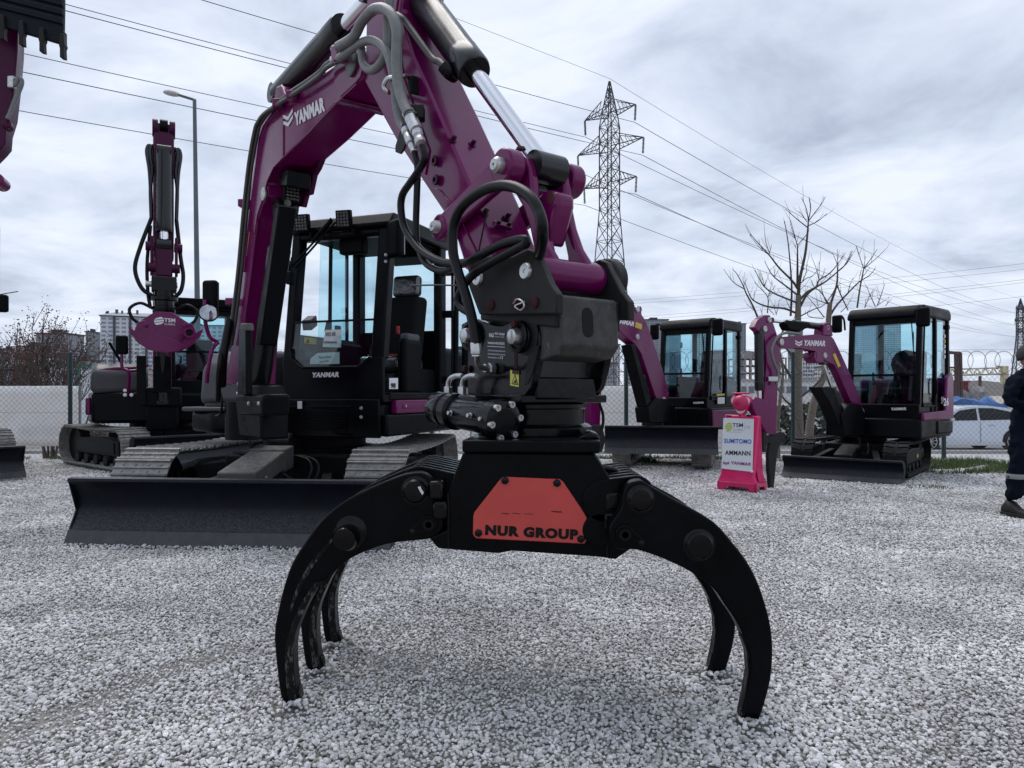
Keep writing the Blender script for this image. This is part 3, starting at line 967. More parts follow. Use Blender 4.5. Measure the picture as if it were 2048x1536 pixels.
# ---------------------------------------------------------------- pylons and power lines
def pylon(name, label, base, H, ang, arms, bw, r, ins=True):
    t = thing(name, label, 'pylon', base)
    M = Matrix.Translation(base) @ Matrix.Rotation(ang, 4, 'Z')
    legs = MB(M); br = MB(M)
    hw = lambda z: (bw + (0.058 * bw * 6.2 - bw) * min(1, z / (0.60 * H))) / 2 if z < 0.86 * H else max(0.02, 0.18 * bw * (1 - (z - 0.86 * H) / (0.14 * H)))
    zs = [0]; z = 0
    while z < H * 0.985:
        z += max(0.8, hw(z) * 2 * 0.95)
        zs.append(min(z, H))
    for sx in (-1, 1):
        for sy in (-1, 1):
            b = MB(M)
            for a, c in zip(zs[:-1], zs[1:]):
                b.beam((sx * hw(a), sy * hw(a), a), (sx * hw(c), sy * hw(c), c), r, r)
            b.build('leg', 'pylon', t, recalc=False)
    for a, c in zip(zs[:-1], zs[1:]):
        A = [(-1, -1), (1, -1), (1, 1), (-1, 1)]
        for i in range(4):
            p, q = A[i], A[(i + 1) % 4]
            P0 = (p[0] * hw(a), p[1] * hw(a), a); P1 = (q[0] * hw(c), q[1] * hw(c), c)
            Q0 = (q[0] * hw(a), q[1] * hw(a), a); Q1 = (p[0] * hw(c), p[1] * hw(c), c)
            br.beam(P0, P1, r * 0.55, r * 0.55); br.beam(Q0, Q1, r * 0.55, r * 0.55)
            br.beam(Q1, P1, r * 0.5, r * 0.5)
    o = br.build('lattice_bracing', 'pylon', t, recalc=False); o['kind'] = 'stuff'
    ends = []
    for za, ln in arms:
        for s in (-1, 1):
            w = hw(za)
            b = MB(M)
            tip = V((s * ln, 0, za + 0.25))
            for sy in (-1, 1):
                b.beam((s * w, sy * w, za), tip, r * 0.8, r * 0.8)
                b.beam((s * w, sy * w, za + 1.5), tip, r * 0.7, r * 0.7)
                for q in range(1, 5):
                    f0 = q / 5
                    pa = V((s * w, sy * w, za)).lerp(tip, f0); pb = V((s * w, sy * w, za + 1.5)).lerp(tip, max(0, f0 - 0.18))
                    b.beam(pa, pb, r * 0.45, r * 0.45)
                    b.beam(pa, V((s * w, -sy * w, za)).lerp(tip, f0), r * 0.4, r * 0.4)
            ao = b.build('cross_arm', 'pylon', t, recalc=False)
            e = tip + V((s * -0.1, 0, -1.9))
            if ins:
                ib = MB(M)
                pr = []
                for q in range(12):
                    h0 = q * 0.14
                    pr += [(0.03, h0), (0.13, h0 + 0.03), (0.13, h0 + 0.07), (0.03, h0 + 0.1)]
                ib.lathe(tip - V((0, 0, 0.05)), (e - tip), pr, 8)
                ib.build('insulator', 'wire_dark', ao, recalc=False)
            ends.append(M @ e)
    return t, ends, M @ V((0, 0, H))

PD = 80.0
pb_ = V(((1219 - CX) / FPX * PD, PD, -0.7))
Zp = lambda y: CAM_H + (HY - y) / FPX * PD + 0.7
HP = Zp(157)
tA, endsA, topA = pylon('power_pylon', 'tall lattice power pylon with three pairs of cross arms behind the grapple machine', pb_, HP, R(-43), [(Zp(230), 3.4), (Zp(298), 4.4), (Zp(370), 3.5)], 4.4, 0.10)
PB = 250.0
pbB = V(((2041 - CX) / FPX * PB, PB, -0.7))
tB, endsB, topB = pylon('power_pylon', 'distant lattice power pylon behind the man in navy overalls', pbB, 34.3, R(38), [(22.6, 4.4), (26.4, 5.4), (30.5, 4.4)][::-1], 5.5, 0.26)

def wire(pts, r, label, group, sag=0.0, n=24, m='wire_dark'):
    a, b = V(pts[0]), V(pts[1])
    P = []
    for i in range(n + 1):
        t = i / n
        p = a.lerp(b, t); p.z -= sag * 4 * t * (1 - t)
        P.append(p)
    o = MB().tube(P, r, n=4).build('power_line', m, recalc=False)
    tag(o, label, 'power line', group)
GW = 'conductors of the pylon line'
# left span: towards a nearer, higher part of the line
vdir = V((-32.0, -25.0)).normalized()
left_px = [(415, 0), (140, 20), (130, 4), (130, 118), (30, 137), (10, 213)]
order = [1, 0, 3, 2, 5, 4]           # right arm first (the farther lines are the lower ones)
src = [endsA[1], endsA[0], endsA[3], endsA[2], endsA[5], endsA[4]]
ARM = ['top far', 'top lamp-side', 'middle far', 'middle lamp-side', 'bottom far', 'bottom lamp-side']
lefts = [(415, 0), (130, 5), (140, 20), (30, 100), (30, 137), (10, 213)]
for k_, (e_, (lx, ly)) in enumerate(zip(src, lefts)):
    k = (lx - CX) / FPX
    # point on the plan line e + vdir*t whose image column is lx
    t = (k * e_.y - e_.x) / (vdir.x - k * vdir.y)
    pl = V((e_.x + vdir.x * t, e_.y + vdir.y * t, 0))
    pl.z = CAM_H + (HY - ly) / FPX * pl.y
    far = e_ + (pl - e_) * 1.15
    wire([e_, far], 0.027, 'power line from the %s arm of the near pylon towards the excavator boom' % ARM[k_], GW, sag=0.25)
for i in range(6):
    wire([endsA[i], endsB[i]], 0.032, 'power line from the %s arm of the near pylon to the distant pylon' % ARM[i ^ 1], 'conductors to the distant pylon', sag=3.0, n=40)
kx = (890 - CX) / FPX
t = (kx * topA.y - topA.x) / (vdir.x - kx * vdir.y)
pl = V((topA.x + vdir.x * t, topA.y + vdir.y * t, 0)); pl.z = CAM_H + (HY - 28) / FPX * pl.y
wire([topA, topA + (pl - topA) * 2.6], 0.017, 'thin earth wire rising left from the pylon peak', None)
wire([topA, topB], 0.02, 'thin earth wire from the pylon peak to the distant pylon', None, sag=3.0, n=40)
for k, (y0, y1) in enumerate(((606, 524), (612, 536), (640, 556), (646, 562), (668, 590))):
    wire([D(1180, y0, 210), D(2110, y1 - 4, 150)], 0.03, 'faint power line rising right beyond the bare tree', 'far lines behind the bare tree', sag=0.8)
for k, y0 in enumerate((652, 659, 668, 677)):
    wire([D(60, y0 + 14, 300), D(178, y0, 330)], 0.035, 'faint cable between the shrub and the narrow grey block', 'faint cables by the apartment blocks')

# ---------------------------------------------------------------- bare tree on the right
def px3(zx, zy):
    return (1430 + zx * 0.1823, 380 + zy * 0.1823)

def traced(b, pts, d, r0, r1, dd=0.0):
    P = [D(*px3(x, y), d + dd * i / max(1, len(pts) - 1)) for i, (x, y) in enumerate(pts)]
    b.tube(P, r0 * .80, n=7, sm=4, r1=r1 * .80)
    for i in range(1, len(P)):
        for k in range(1):
            q = P[i - 1].lerp(P[i], random.uniform(.2, .95)); l_ = random.uniform(.10, .34)
            v = (P[i] - P[i - 1]).normalized() + V((random.gauss(0, .55), random.gauss(0, .55), random.uniform(.1, .6)))
            v = v.normalized() * l_
            b.tube([q, q + v * .5 + V((0, 0, -.01)), q + v + V((0, 0, .03))], .0045, n=4, r1=.0025)

def bare_tree():
    d = 15.4
    base = V((D(1597, 900, d).x, d, -0.33))
    t = thing('bare_tree', 'leafless street tree with pale trunk and upswept branches behind the fence', 'tree', base)
    tb = MB()
    tp = [base] + [D(x, y, d) for x, y in ((1598, 860), (1596, 780), (1597, 700), (1596, 640), (1597, 590))]
    tb.tube(tp, 0.10, n=12, sm=5, r1=0.055)
    tb.build('trunk', 'bark', t)
    crown = MB()
    br = [([(915, 1150), (930, 980), (990, 700), (1015, 470), (1025, 330)], 0.05, 0.018, 0.3),
          ([(1025, 330), (1000, 200), (950, 85)], 0.014, 0.007, 0.1), ([(1025, 330), (1050, 200), (1036, 90)], 0.014, 0.007, -0.1),
          ([(1030, 335), (1110, 230), (1170, 150), (1210, 75)], 0.014, 0.007, 0.2), ([(1020, 395), (1130, 340), (1230, 258)], 0.014, 0.007, -0.2),
          ([(1015, 410), (900, 320), (770, 205)], 0.016, 0.007, 0.2), ([(1010, 350), (960, 280), (925, 235)], 0.010, 0.005, 0.1),
          ([(905, 1050), (905, 800), (905, 610)], 0.035, 0.014, -0.3), ([(905, 610), (880, 520), (828, 328)], 0.012, 0.006, -0.2),
          ([(905, 600), (860, 480), (828, 375)], 0.010, 0.006, 0.2), ([(905, 610), (960, 540), (1005, 490)], 0.012, 0.008, 0.2),
          ([(890, 640), (850, 560)], 0.008, 0.005, 0.1),
          ([(830, 1380), (842, 1100), (828, 850), (800, 560), (762, 340)], 0.03, 0.010, 0.5),
          ([(905, 1080), (840, 990), (700, 850), (600, 720), (480, 590), (385, 480)], 0.034, 0.007, -0.5),
          ([(600, 700), (560, 580), (545, 475)], 0.012, 0.006, 0.2), ([(605, 720), (500, 640), (380, 495)], 0.012, 0.005, 0.2), ([(600, 690), (620, 600)], 0.008, 0.005, 0.0),
          ([(900, 1150), (800, 1070), (650, 955), (590, 870), (545, 782)], 0.026, 0.006, 0.4), ([(655, 950), (690, 890)], 0.008, 0.005, 0), ([(655, 945), (645, 830)], 0.008, 0.005, 0.1),
          ([(905, 1240), (780, 1190), (640, 1130), (540, 1060), (480, 960), (440, 880)], 0.028, 0.006, -0.6), ([(545, 1060), (560, 985)], 0.008, 0.005, 0), ([(545, 1050), (520, 960), (490, 880)], 0.009, 0.005, 0.2),
          ([(890, 1350), (760, 1300), (580, 1280), (420, 1210), (360, 1100), (325, 1010)], 0.032, 0.008, 0.4), ([(425, 1205), (432, 1110)], 0.008, 0.005, 0.1),
          ([(935, 1200), (1010, 1120), (1110, 1060), (1140, 990), (1250, 920), (1340, 820), (1430, 690)], 0.034, 0.007, 0.5),
          ([(1140, 980), (1110, 860), (1072, 765)], 0.011, 0.005, 0.2), ([(1140, 985), (1145, 790)], 0.010, 0.005, -0.1), ([(1345, 810), (1342, 650)], 0.010, 0.005, 0.1), ([(1340, 810), (1290, 690)], 0.009, 0.005, -0.2), ([(1150, 985), (1200, 908)], 0.008, 0.005, 0),
          ([(925, 1300), (1000, 1160), (1090, 1080), (1220, 1000), (1340, 900), (1430, 820), (1510, 665)], 0.034, 0.007, -0.5), ([(1345, 890), (1450, 800), (1505, 705)], 0.011, 0.006, -0.2),
          ([(945, 1020), (1000, 970), (1060, 950), (1130, 880)], 0.014, 0.006, 0.2), ([(960, 1000), (1000, 900), (1010, 790)], 0.012, 0.006, -0.3), ([(975, 870), (940, 720)], 0.010, 0.005, 0.2), ([(930, 1100), (970, 1065)], 0.008, 0.005, 0),
          ([(470, 1400), (410, 1260), (340, 1130), (310, 1050), (240, 920), (190, 870)], 0.028, 0.006, 0.3), ([(330, 1090), (200, 1010), (95, 870)], 0.015, 0.005, 0.3), ([(310, 1060), (350, 970)], 0.008, 0.005, 0.1), ([(440, 1330), (345, 1250)], 0.010, 0.005, 0.1),
          ([(575, 1350), (580, 1180), (500, 1080), (430, 1010)], 0.016, 0.005, 0.2), ([(580, 1180), (610, 1080), (625, 1000)], 0.009, 0.005, 0.2), ([(585, 1165), (670, 1115)], 0.008, 0.005, -0.2), ([(590, 1150), (665, 1050)], 0.008, 0.004, 0.2),
          ([(670, 1370), (690, 1290), (705, 1210)], 0.011, 0.005, 0.1), ([(665, 1350), (648, 1265)], 0.009, 0.005, 0.1), ([(650, 1370), (590, 1300)], 0.009, 0.005, 0.1), ([(520, 1370), (498, 1300)], 0.009, 0.005, 0.1), ([(825, 1300), (770, 1185)], 0.009, 0.005, 0.1),
          ([(935, 1385), (1080, 1310), (1200, 1255), (1380, 1020)], 0.018, 0.006, 0.4)]
    for pts, r0, r1, dd in br:
        traced(crown, pts, d, r0, r1, dd)
    # lower limbs near the boom
    for a in ([(1597, 780), (1560, 720), (1530, 690), (1508, 655)], [(1597, 740), (1575, 700), (1545, 676)], [(1600, 795), (1640, 760), (1672, 700)], [(1598, 820), (1570, 800), (1552, 770)]):
        crown.tube([D(x, y, d + 0.1 * i) for i, (x, y) in enumerate(a)], 0.03, n=7, sm=4, r1=0.012)
    crown.build('crown', 'twig', t, recalc=False)
    # second, darker tree to its right
    d2 = 16.6
    base = V((D(1608, 900, d2).x + 0.1, d2, -0.45))
    t2 = thing('bare_tree', 'leafless tree with a leaning trunk branching above the mini excavator cab', 'tree', base)
    MB().tube([base, D(1620, 850, d2), D(1632, 790, d2), D(1650, 740, d2), D(1657, 640, d2), D(1660, 605, d2)], 0.10, n=10, sm=5, r1=0.05).build('trunk', 'bark', t2)
    c2 = MB()
    br2 = [([(1245, 1390), (1270, 1250), (1335, 1040), (1345, 880), (1350, 810)], 0.045, 0.012, 0.3), ([(1230, 1250), (1180, 1130), (1160, 1030)], 0.018, 0.006, 0.2),
           ([(1240, 1240), (1160, 1120), (1085, 1060), (1060, 990)], 0.018, 0.006, 0.2), ([(1225, 1245), (1110, 1200), (1000, 1140)], 0.014, 0.005, 0.3), ([(1220, 1240), (1290, 1130), (1330, 1050)], 0.012, 0.007, 0.1),
           ([(1260, 1380), (1330, 1270), (1440, 1150), (1580, 1010), (1690, 940), (1762, 860)], 0.035, 0.007, 0.6), ([(1340, 1040), (1380, 1150), (1460, 1320)], 0.02, 0.015, 0.2), ([(1370, 1140), (1385, 1095)], 0.008, 0.005, 0),
           ([(1560, 1290), (1590, 1080), (1625, 900), (1635, 850)], 0.026, 0.014, 0.3), ([(1630, 860), (1590, 740), (1553, 615)], 0.012, 0.006, 0.1), ([(1635, 860), (1650, 725)], 0.010, 0.005, 0.1), ([(1630, 860), (1720, 740), (1778, 650)], 0.012, 0.006, 0.2),
           ([(1640, 860), (1780, 740), (1870, 650)], 0.012, 0.006, 0.2), ([(1610, 1010), (1580, 1000), (1600, 880)], 0.010, 0.005, 0.1), ([(1615, 960), (1700, 850)], 0.010, 0.005, 0.1),
           ([(1460, 1120), (1490, 1020), (1520, 960)], 0.010, 0.005, 0.1), ([(1380, 1340), (1450, 1270), (1490, 1200)], 0.012, 0.005, 0.2), ([(1640, 1290), (1690, 1180), (1720, 1120)], 0.012, 0.005, 0.2), ([(1655, 1280), (1650, 1200)], 0.010, 0.005, 0.1),
           ([(1760, 1280), (1700, 1150), (1665, 1055)], 0.014, 0.006, 0.2), ([(1780, 1270), (1830, 1130), (1860, 1035)], 0.014, 0.006, 0.2), ([(1770, 1275), (1890, 1190)], 0.010, 0.005, 0.1), ([(1870, 1270), (1940, 1190)], 0.010, 0.005, 0.1),
           ([(1200, 1400), (1100, 1270), (1000, 1150)], 0.016, 0.006, 0.2), ([(1190, 1410), (1030, 1390), (1020, 1320)], 0.012, 0.005, 0.2)]
    for pts, r0, r1, dd in br2:
        traced(c2, pts, d2, r0, r1, dd)
    c2.build('crown', 'twig', t2, recalc=False)
    d3 = 15.0
    base = V((D(1557, 910, d3).x, d3, -0.25))
    t3 = thing('sapling', 'thin leafless sapling leaning beside the ripper arm', 'tree', base)
    MB().tube([base, D(1556, 850, d3), D(1560, 800, d3), D(1566, 740, d3), D(1558, 690, d3), D(1574, 640, d3)], 0.045, n=8, sm=5, r1=0.02).build('trunk', 'bark', t3)
    c3 = MB()
    for a in ([(1562, 790), (1585, 820), (1600, 860), (1612, 905)], [(1563, 750), (1545, 720)], [(1560, 820), (1575, 860), (1590, 900)], [(1560, 700), (1580, 670), (1590, 630)]):
        c3.tube([D(x, y, d3 + 0.1) for x, y in a], 0.014, n=6, sm=4, r1=0.005)
    c3.build('crown', 'twig', t3, recalc=False)
bare_tree()

# ---------------------------------------------------------------- shrubs on the left
def shrub(px, py0, ytop, width, d, seed, label, stems=7, leafy=0.6, dense=1.0):
    rnd = random.Random(seed)
    base = V((D(px, py0, d).x, d, ROAD_Z))
    h = D(px, ytop, d).z - ROAD_Z
    wpx = width / FPX * d / 2
    t = thing('bare_shrub', label, 'shrub', base)
    wood = MB(); leaf = MB(); tips = []
    def grow(p, dirv, ln, r, lev):
        pts = [p]; q = p.copy(); dv = dirv.copy()
        for i in range(4):
            dv = (dv + V((rnd.gauss(0, .12), rnd.gauss(0, .12), 0.10))).normalized()
            q = q + dv * ln / 4
            pts.append(q.copy())
            if lev < 2 and i > 0:
                for _ in range(2 if dense > 0.9 else 1):
                    nd = (dv + V((rnd.gauss(0, .45), rnd.gauss(0, .45), rnd.uniform(0, .5)))).normalized()
                    grow(q.copy(), nd, ln * rnd.uniform(0.4, 0.62), r * 0.55, lev + 1)
        wood.tube(pts, r, n=5, sm=2, r1=r * 0.4)
        if lev > 0:
            for k in range(3):
                tips.append(pts[rnd.randint(2, 4)] + V((rnd.gauss(0, .05), rnd.gauss(0, .05), rnd.gauss(0, .05))))
    tr = MB()
    for s in range(stems):
        a = (s + 0.5) / stems * 2 - 1
        dv = V((a * wpx / h * 1.25, rnd.gauss(0, 0.2), 1)).normalized()
        grow(base + V((a * 0.15, rnd.gauss(0, .08), 0)), dv, h * rnd.uniform(0.55, 0.72) * (1 - 0.15 * abs(a)), 0.032, 0)
    wood.build('trunk', 'twig', t, recalc=False)
    for p in tips:
        if rnd.random() < leafy:
            for _ in range(3):
                c = p + V((rnd.gauss(0, .07), rnd.gauss(0, .07), rnd.gauss(0, .09)))
                a = V((rnd.gauss(0, 1), rnd.gauss(0, 1), rnd.gauss(0, 1))).normalized() * rnd.uniform(0.02, 0.045)
                b = a.cross(V((rnd.gauss(0, 1), rnd.gauss(0, 1), rnd.gauss(0, 1)))).normalized() * 0.02
                leaf.quad(c - a, c + b, c + a, c - b)
    if leaf.v:
        leaf.build('crown', 'dry_leaf', t, recalc=False)
shrub(100, 800, 660, 84, 20.0, 3, 'leafless spreading shrub with a few dry red leaves left of the green post', stems=11, leafy=0.85)
shrub(22, 800, 690, 70, 21.0, 5, 'low leafless shrub in front of the school block', stems=8, leafy=0.35)
shrub(150, 800, 660, 40, 22.5, 9, 'thin upright leafless shrub just right of the green post', stems=4, leafy=0.2, dense=0.5)
shrub(-20, 800, 700, 60, 20.5, 13, 'leafless shrub behind the far blade end', stems=5, leafy=0.25)

# dead brush heaps between screen and road
def brush(px0, px1, yt, yb, d, label, n=350, seed=1):
    rnd = random.Random(seed)
    xa = (px0 - CX) / FPX * d; xb = (px1 - CX) / FPX * d
    zt = CAM_H + (HY - yt) / FPX * d; zb = max(ROAD_Z - 0.02, CAM_H + (HY - yb) / FPX * d)
    b = MB()
    for k in range(n):
        x = rnd.uniform(xa, xb); z = zb + (zt - zb) * rnd.random() ** 1.5
        p = V((x, d + rnd.uniform(0, 0.8), z))
        v = V((rnd.gauss(0, 1), rnd.gauss(0, .6), rnd.gauss(0, .6))).normalized() * rnd.uniform(0.06, 0.16)
        b.tube([p - v, p + V((0, 0, 0.03)), p + v], 0.006, n=3)
    o = b.build('brush', 'twig', recalc=False); o['kind'] = 'stuff'
    tag(o, label, 'brush')
brush(153, 186, 850, 885, 17.2, 'heap of dead brushwood at the end of the white screen', seed=2)
brush(160, 220, 778, 805, 60, 'brown scrub bank beyond the street behind the rear excavator', n=500, seed=4)
# ================================================================= machine building blocks
def shoe_mesh(w, p, kind):
    b = MB()
    if kind == 'steel':
        prof = [(-p * .49, -0.012), (p * .49, -0.012), (p * .49, 0.022), (p * .41, 0.026), (p * .37, 0.0), (p * .07, 0.0), (p * .04, 0.018), (-p * .02, 0.018), (-p * .05, 0.0),
                (-p * .36, 0.0), (-p * .40, 0.022), (-p * .49, 0.016)]
        b.prism([(-w / 2, y, z) for y, z in prof], (w, 0, 0))
        for x in (-0.34, -0.12, 0.12, 0.34):
            for y in (-0.2, 0.22):
                b.cyl((x * w, y * p, -0.001), (x * w, y * p, 0.010), 0.010, n=6)
        b.box((-0.07, -p * .5, -0.05), (-0.04, p * .5, -0.010)); b.box((0.04, -p * .5, -0.05), (0.07, p * .5, -0.010))
    else:
        b.box((-w / 2, -p * .51, -0.022), (w / 2, p * .51, 0.0))
        for s in (-1, 1):
            q = [(s * w * 0.06, -p * .34), (s * w * 0.5, -p * .10), (s * w * 0.5, p * .34), (s * w * 0.06, p * .10)]
            b.prism([(x, y, -0.002) for x, y in q], (0, 0, 0.022))
    return b.mesh('track_shoe')

SHOES = {}

def track(root, M, xc, L, H, w, kind='steel', pitch=0.135, frame_mat='frame_grey', sag=0.02, plate=True, yoff=0.0):
    key = (w, pitch, kind)
    if key not in SHOES:
        SHOES[key] = shoe_mesh(w, pitch, kind)
        SHOES[key].materials.append(MATS['track_steel' if kind == 'steel' else 'track_rubber'])
    me = SHOES[key]
    T = M @ Matrix.Translation((xc, yoff, 0.026))
    r = H / 2 - 0.02; st = L - H
    b = MB(T)
    fw = w * 0.42
    b.prism([(-fw / 2, -st / 2 + r * 0.2, H * 0.30), (-fw / 2, st / 2 - r * 0.3, H * 0.30), (-fw / 2, st / 2 - r * 0.5, H * 0.66), (-fw / 2, st * 0.1, H * 0.74), (-fw / 2, -st / 2 + r * 0.6, H * 0.68)], (fw, 0, 0))
    fr = b.build('track', frame_mat, root, bevel=0.012)
    nroll = 5
    for i in range(nroll):
        y = -st / 2 + st * (i + 0.5) / nroll
        MB(T).lathe((-fw * 0.62, y, H * 0.17), (1, 0, 0), [(0.02, 0), (H * 0.13, 0.005), (H * 0.13, fw * 0.3), (H * 0.10, fw * 0.32), (H * 0.10, fw * 0.92), (H * 0.13, fw * 0.94), (H * 0.13, fw * 1.23), (0.02, fw * 1.24)], 16).build('roller', 'frame_grey', fr)
    for s in (-1, 1):
        MB(T).lathe((-fw * 0.4, s * st / 2, H / 2), (1, 0, 0), [(0.04, -0.03), (r * 0.35, -0.02), (r * 0.4, 0), (r * 0.90, 0), (r * 0.90, fw * 0.8), (r * 0.4, fw * 0.8), (r * 0.35, fw * 0.82), (0.04, fw * 0.83)], 24).build('idler' if s > 0 else 'sprocket', 'frame_grey', fr)
    per = 2 * st + 2 * PI * r
    n = round(per / pitch)
    for i in range(n):
        s = per * i / n
        if s < st:                                   # bottom run, rear -> front
            y, z, ty, tz = -st / 2 + s, H / 2 - r, 1, 0
        elif s < st + PI * r:
            a = (s - st) / r
            y, z, ty, tz = st / 2 + r * math.sin(a), H / 2 - r * math.cos(a), math.cos(a), math.sin(a)
        elif s < 2 * st + PI * r:
            q = s - st - PI * r
            y = st / 2 - q
            z = H / 2 + r - sag * math.sin(PI * q / st)
            ty, tz = -1, sag * PI / st * math.cos(PI * q / st)
        else:
            a = (s - 2 * st - PI * r) / r
            y, z, ty, tz = -st / 2 - r * math.sin(a), H / 2 + r * math.cos(a), -math.cos(a), -math.sin(a)
        tv = V((0, ty, tz)).normalized(); nv = V((0, tv.z, -tv.y))
        m4 = Matrix(((-1, 0, 0, 0), (0, tv.y, nv.y, y), (0, tv.z, nv.z, z), (0, 0, 0, 1)))
        o = obj('track_shoe', me, None, fr)
        o.matrix_basis = T @ m4
    if plate:
        b = MB(T)
        x = -fw / 2 - 0.012 if xc < 0 else fw / 2 + 0.002
        b.box((x, -st * 0.42, H * 0.36), (x + 0.01, st * 0.36, H * 0.62))
        b.build('side_plate', frame_mat, fr, bevel=0.004)
    return fr

def dozer_blade(root, M, w, y, z0, h, mats=('blade_black', 'blade_edge'), arms=0.5, arm_len=0.8, cover=None):
    b = MB(M)
    pr = []
    n = 9
    for i in range(n + 1):
        t = i / n
        pr.append((y - 0.10 * math.sin(PI * t) * (h / 0.45), z0 + 0.085 * h / 0.5 + (h - 0.085 * h / 0.5) * t))
    front = [(a + 0.02 * (1 - 0), c) for a, c in pr]
    lip = [(y + 0.035, z0 + h - 0.004), (y + 0.03, z0 + h + 0.018), (y - 0.02, z0 + h + 0.025), (y - 0.10, z0 + h + 0.015), (y - 0.115, z0 + h - 0.01), (y - 0.06, z0 + h - 0.03)]
    back = [(a - 0.022, c) for a, c in reversed(pr[:-1])]
    poly = front[:-1] + lip + back
    b.prism([(-w / 2, a, c) for a, c in poly], (w, 0, 0))
    bl = b.build('dozer_blade', mats[0], root)
    MB(M).prism([(-w / 2, y + 0.075, z0), (-w / 2, y + 0.028, z0 + 0.10 * h / 0.5), (-w / 2, y - 0.012, z0 + 0.10 * h / 0.5), (-w / 2, y + 0.04, z0)], (w, 0, 0)).build('cutting_edge', mats[1], bl)
    for s in (-1, 1):
        MB(M).prism([(s * w / 2 - 0.006, y + 0.06, z0 + 0.01), (s * w / 2 - 0.006, y - 0.07, z0 + h * 0.5), (s * w / 2 - 0.006, y + 0.02, z0 + h), (s * w / 2 - 0.006, y - 0.13, z0 + h), (s * w / 2 - 0.006, y - 0.2, z0 + h * 0.5), (s * w / 2 - 0.006, y - 0.05, z0 + 0.01)], (0.012, 0, 0)).build('end_plate', mats[0], bl)
        p0 = V((s * arms * 1.15, y - 0.12, z0 + h * 0.55)); p1 = V((s * arms * 0.7, y - arm_len, max(0.3, z0 + h * 0.75)))
        MB(M).beam(p0, p1, 0.09, 0.17).build('blade_arm', 'frame_grey', root, bevel=0.01)
    return bl

def bolts(parent, pts, n, _n=6, r=0.012, h=0.012, m='zinc', name='bolt', sides=8):
    n = V(n).normalized()
    for p in pts:
        MB().lathe(V(p), n, [(r * 1.25, 0), (r * 1.25, h * .25), (r, h * .3), (r, h * .9), (r * .7, h)], sides).build(name, m, parent)

def cylinder(parent, p0, p1, split, r, rr, name='hydraulic_cylinder', m='cylinder_black', cap=True, eyes=True, axis=None):
    """barrel from p0 to split fraction, chrome rod to p1"""
    p0 = V(p0); p1 = V(p1); d = (p1 - p0); L_ = d.length; u = d.normalized(); s = L_ * split
    b = MB()
    prof = [(r * 0.6, 0), (r, 0.02), (r, s * 0.85), (r * 1.02, s * 0.852), (r * 1.02, s * 0.985), (r * 0.95, s), (rr * 1.15, s)]
    b.lathe(p0, u, prof, 32)
    c = b.build(name, m, parent)
    MB().lathe(p0 + u * (s - 0.01), u, [(rr, 0), (rr, L_ - s + 0.01)], 24).build('piston_rod', 'chrome', c)
    MB().lathe(p0 + u * (s * 1.0), u, [(rr * 1.12, -0.001), (r * 0.93, 0), (r * 0.93, 0.006), (rr * 1.1, 0.006)], 32).build('gland', 'black_gloss', c)
    if eyes and axis is not None:
        ax = V(axis)
        for p in (p0, p1):
            MB().cyl(p - ax * r * 0.9, p + ax * r * 0.9, r * 0.8, n=20).build('eye', m, c)
    return c

def hose(parent, pts, r, m='hose', name='hydraulic_hose', sm=7):
    return MB().tube(pts, r, n=12, sm=sm).build(name, m, parent, angle=60)

def work_light(parent, c, fwd, up, w=0.1, h=0.12, t=0.05, name='work_light'):
    c = V(c); f = V(fwd).normalized(); r = f.cross(V(up)).normalized(); u = r.cross(f)
    T = Matrix(((r.x, f.x, u.x, c.x), (r.y, f.y, u.y, c.y), (r.z, f.z, u.z, c.z), (0, 0, 0, 1)))
    b = MB(T).box((-w / 2, -t, -h / 2), (w / 2, 0, h / 2)).build(name, 'plastic', parent, bevel=0.008)
    lb = MB(T)
    nx, nz = 4, 5
    for i in range(nx):
        for j in range(nz):
            x = -w * .4 + w * .8 * (i + .5) / nx; z = -h * .42 + h * .84 * (j + .5) / nz
            lb.lathe((x, 0.0, z), (0, 1, 0), [(w * .085, -0.002), (w * .085, 0.004), (w * .05, 0.006), (w * .03, 0.002)], 10)
    lb.build('lens', 'lens', b)
    return b

def mirror(parent, c, fwd, w, h, t=0.06, m='plastic', stalk=None):
    c = V(c); f = V((fwd[0], fwd[1], 0)).normalized(); r = f.cross(V((0, 0, 1)))
    T = Matrix(((r.x, f.x, 0, c.x), (r.y, f.y, 0, c.y), (0, 0, 1, c.z), (0, 0, 0, 1)))
    o = MB(T).box((-w / 2, -t / 2, -h / 2), (w / 2, t / 2, h / 2)).build('mirror', m, parent, bevel=min(w, t) * 0.42, seg=4)
    MB(T).box((-w * .42, -t / 2 - 0.003, -h * .44), (w * .42, -t / 2 + 0.002, h * .44)).build('mirror_glass', 'mirror', o)
    if stalk:
        MB().tube(stalk, 0.014, n=8, sm=5).build('stalk', 'plastic', o)
    return o

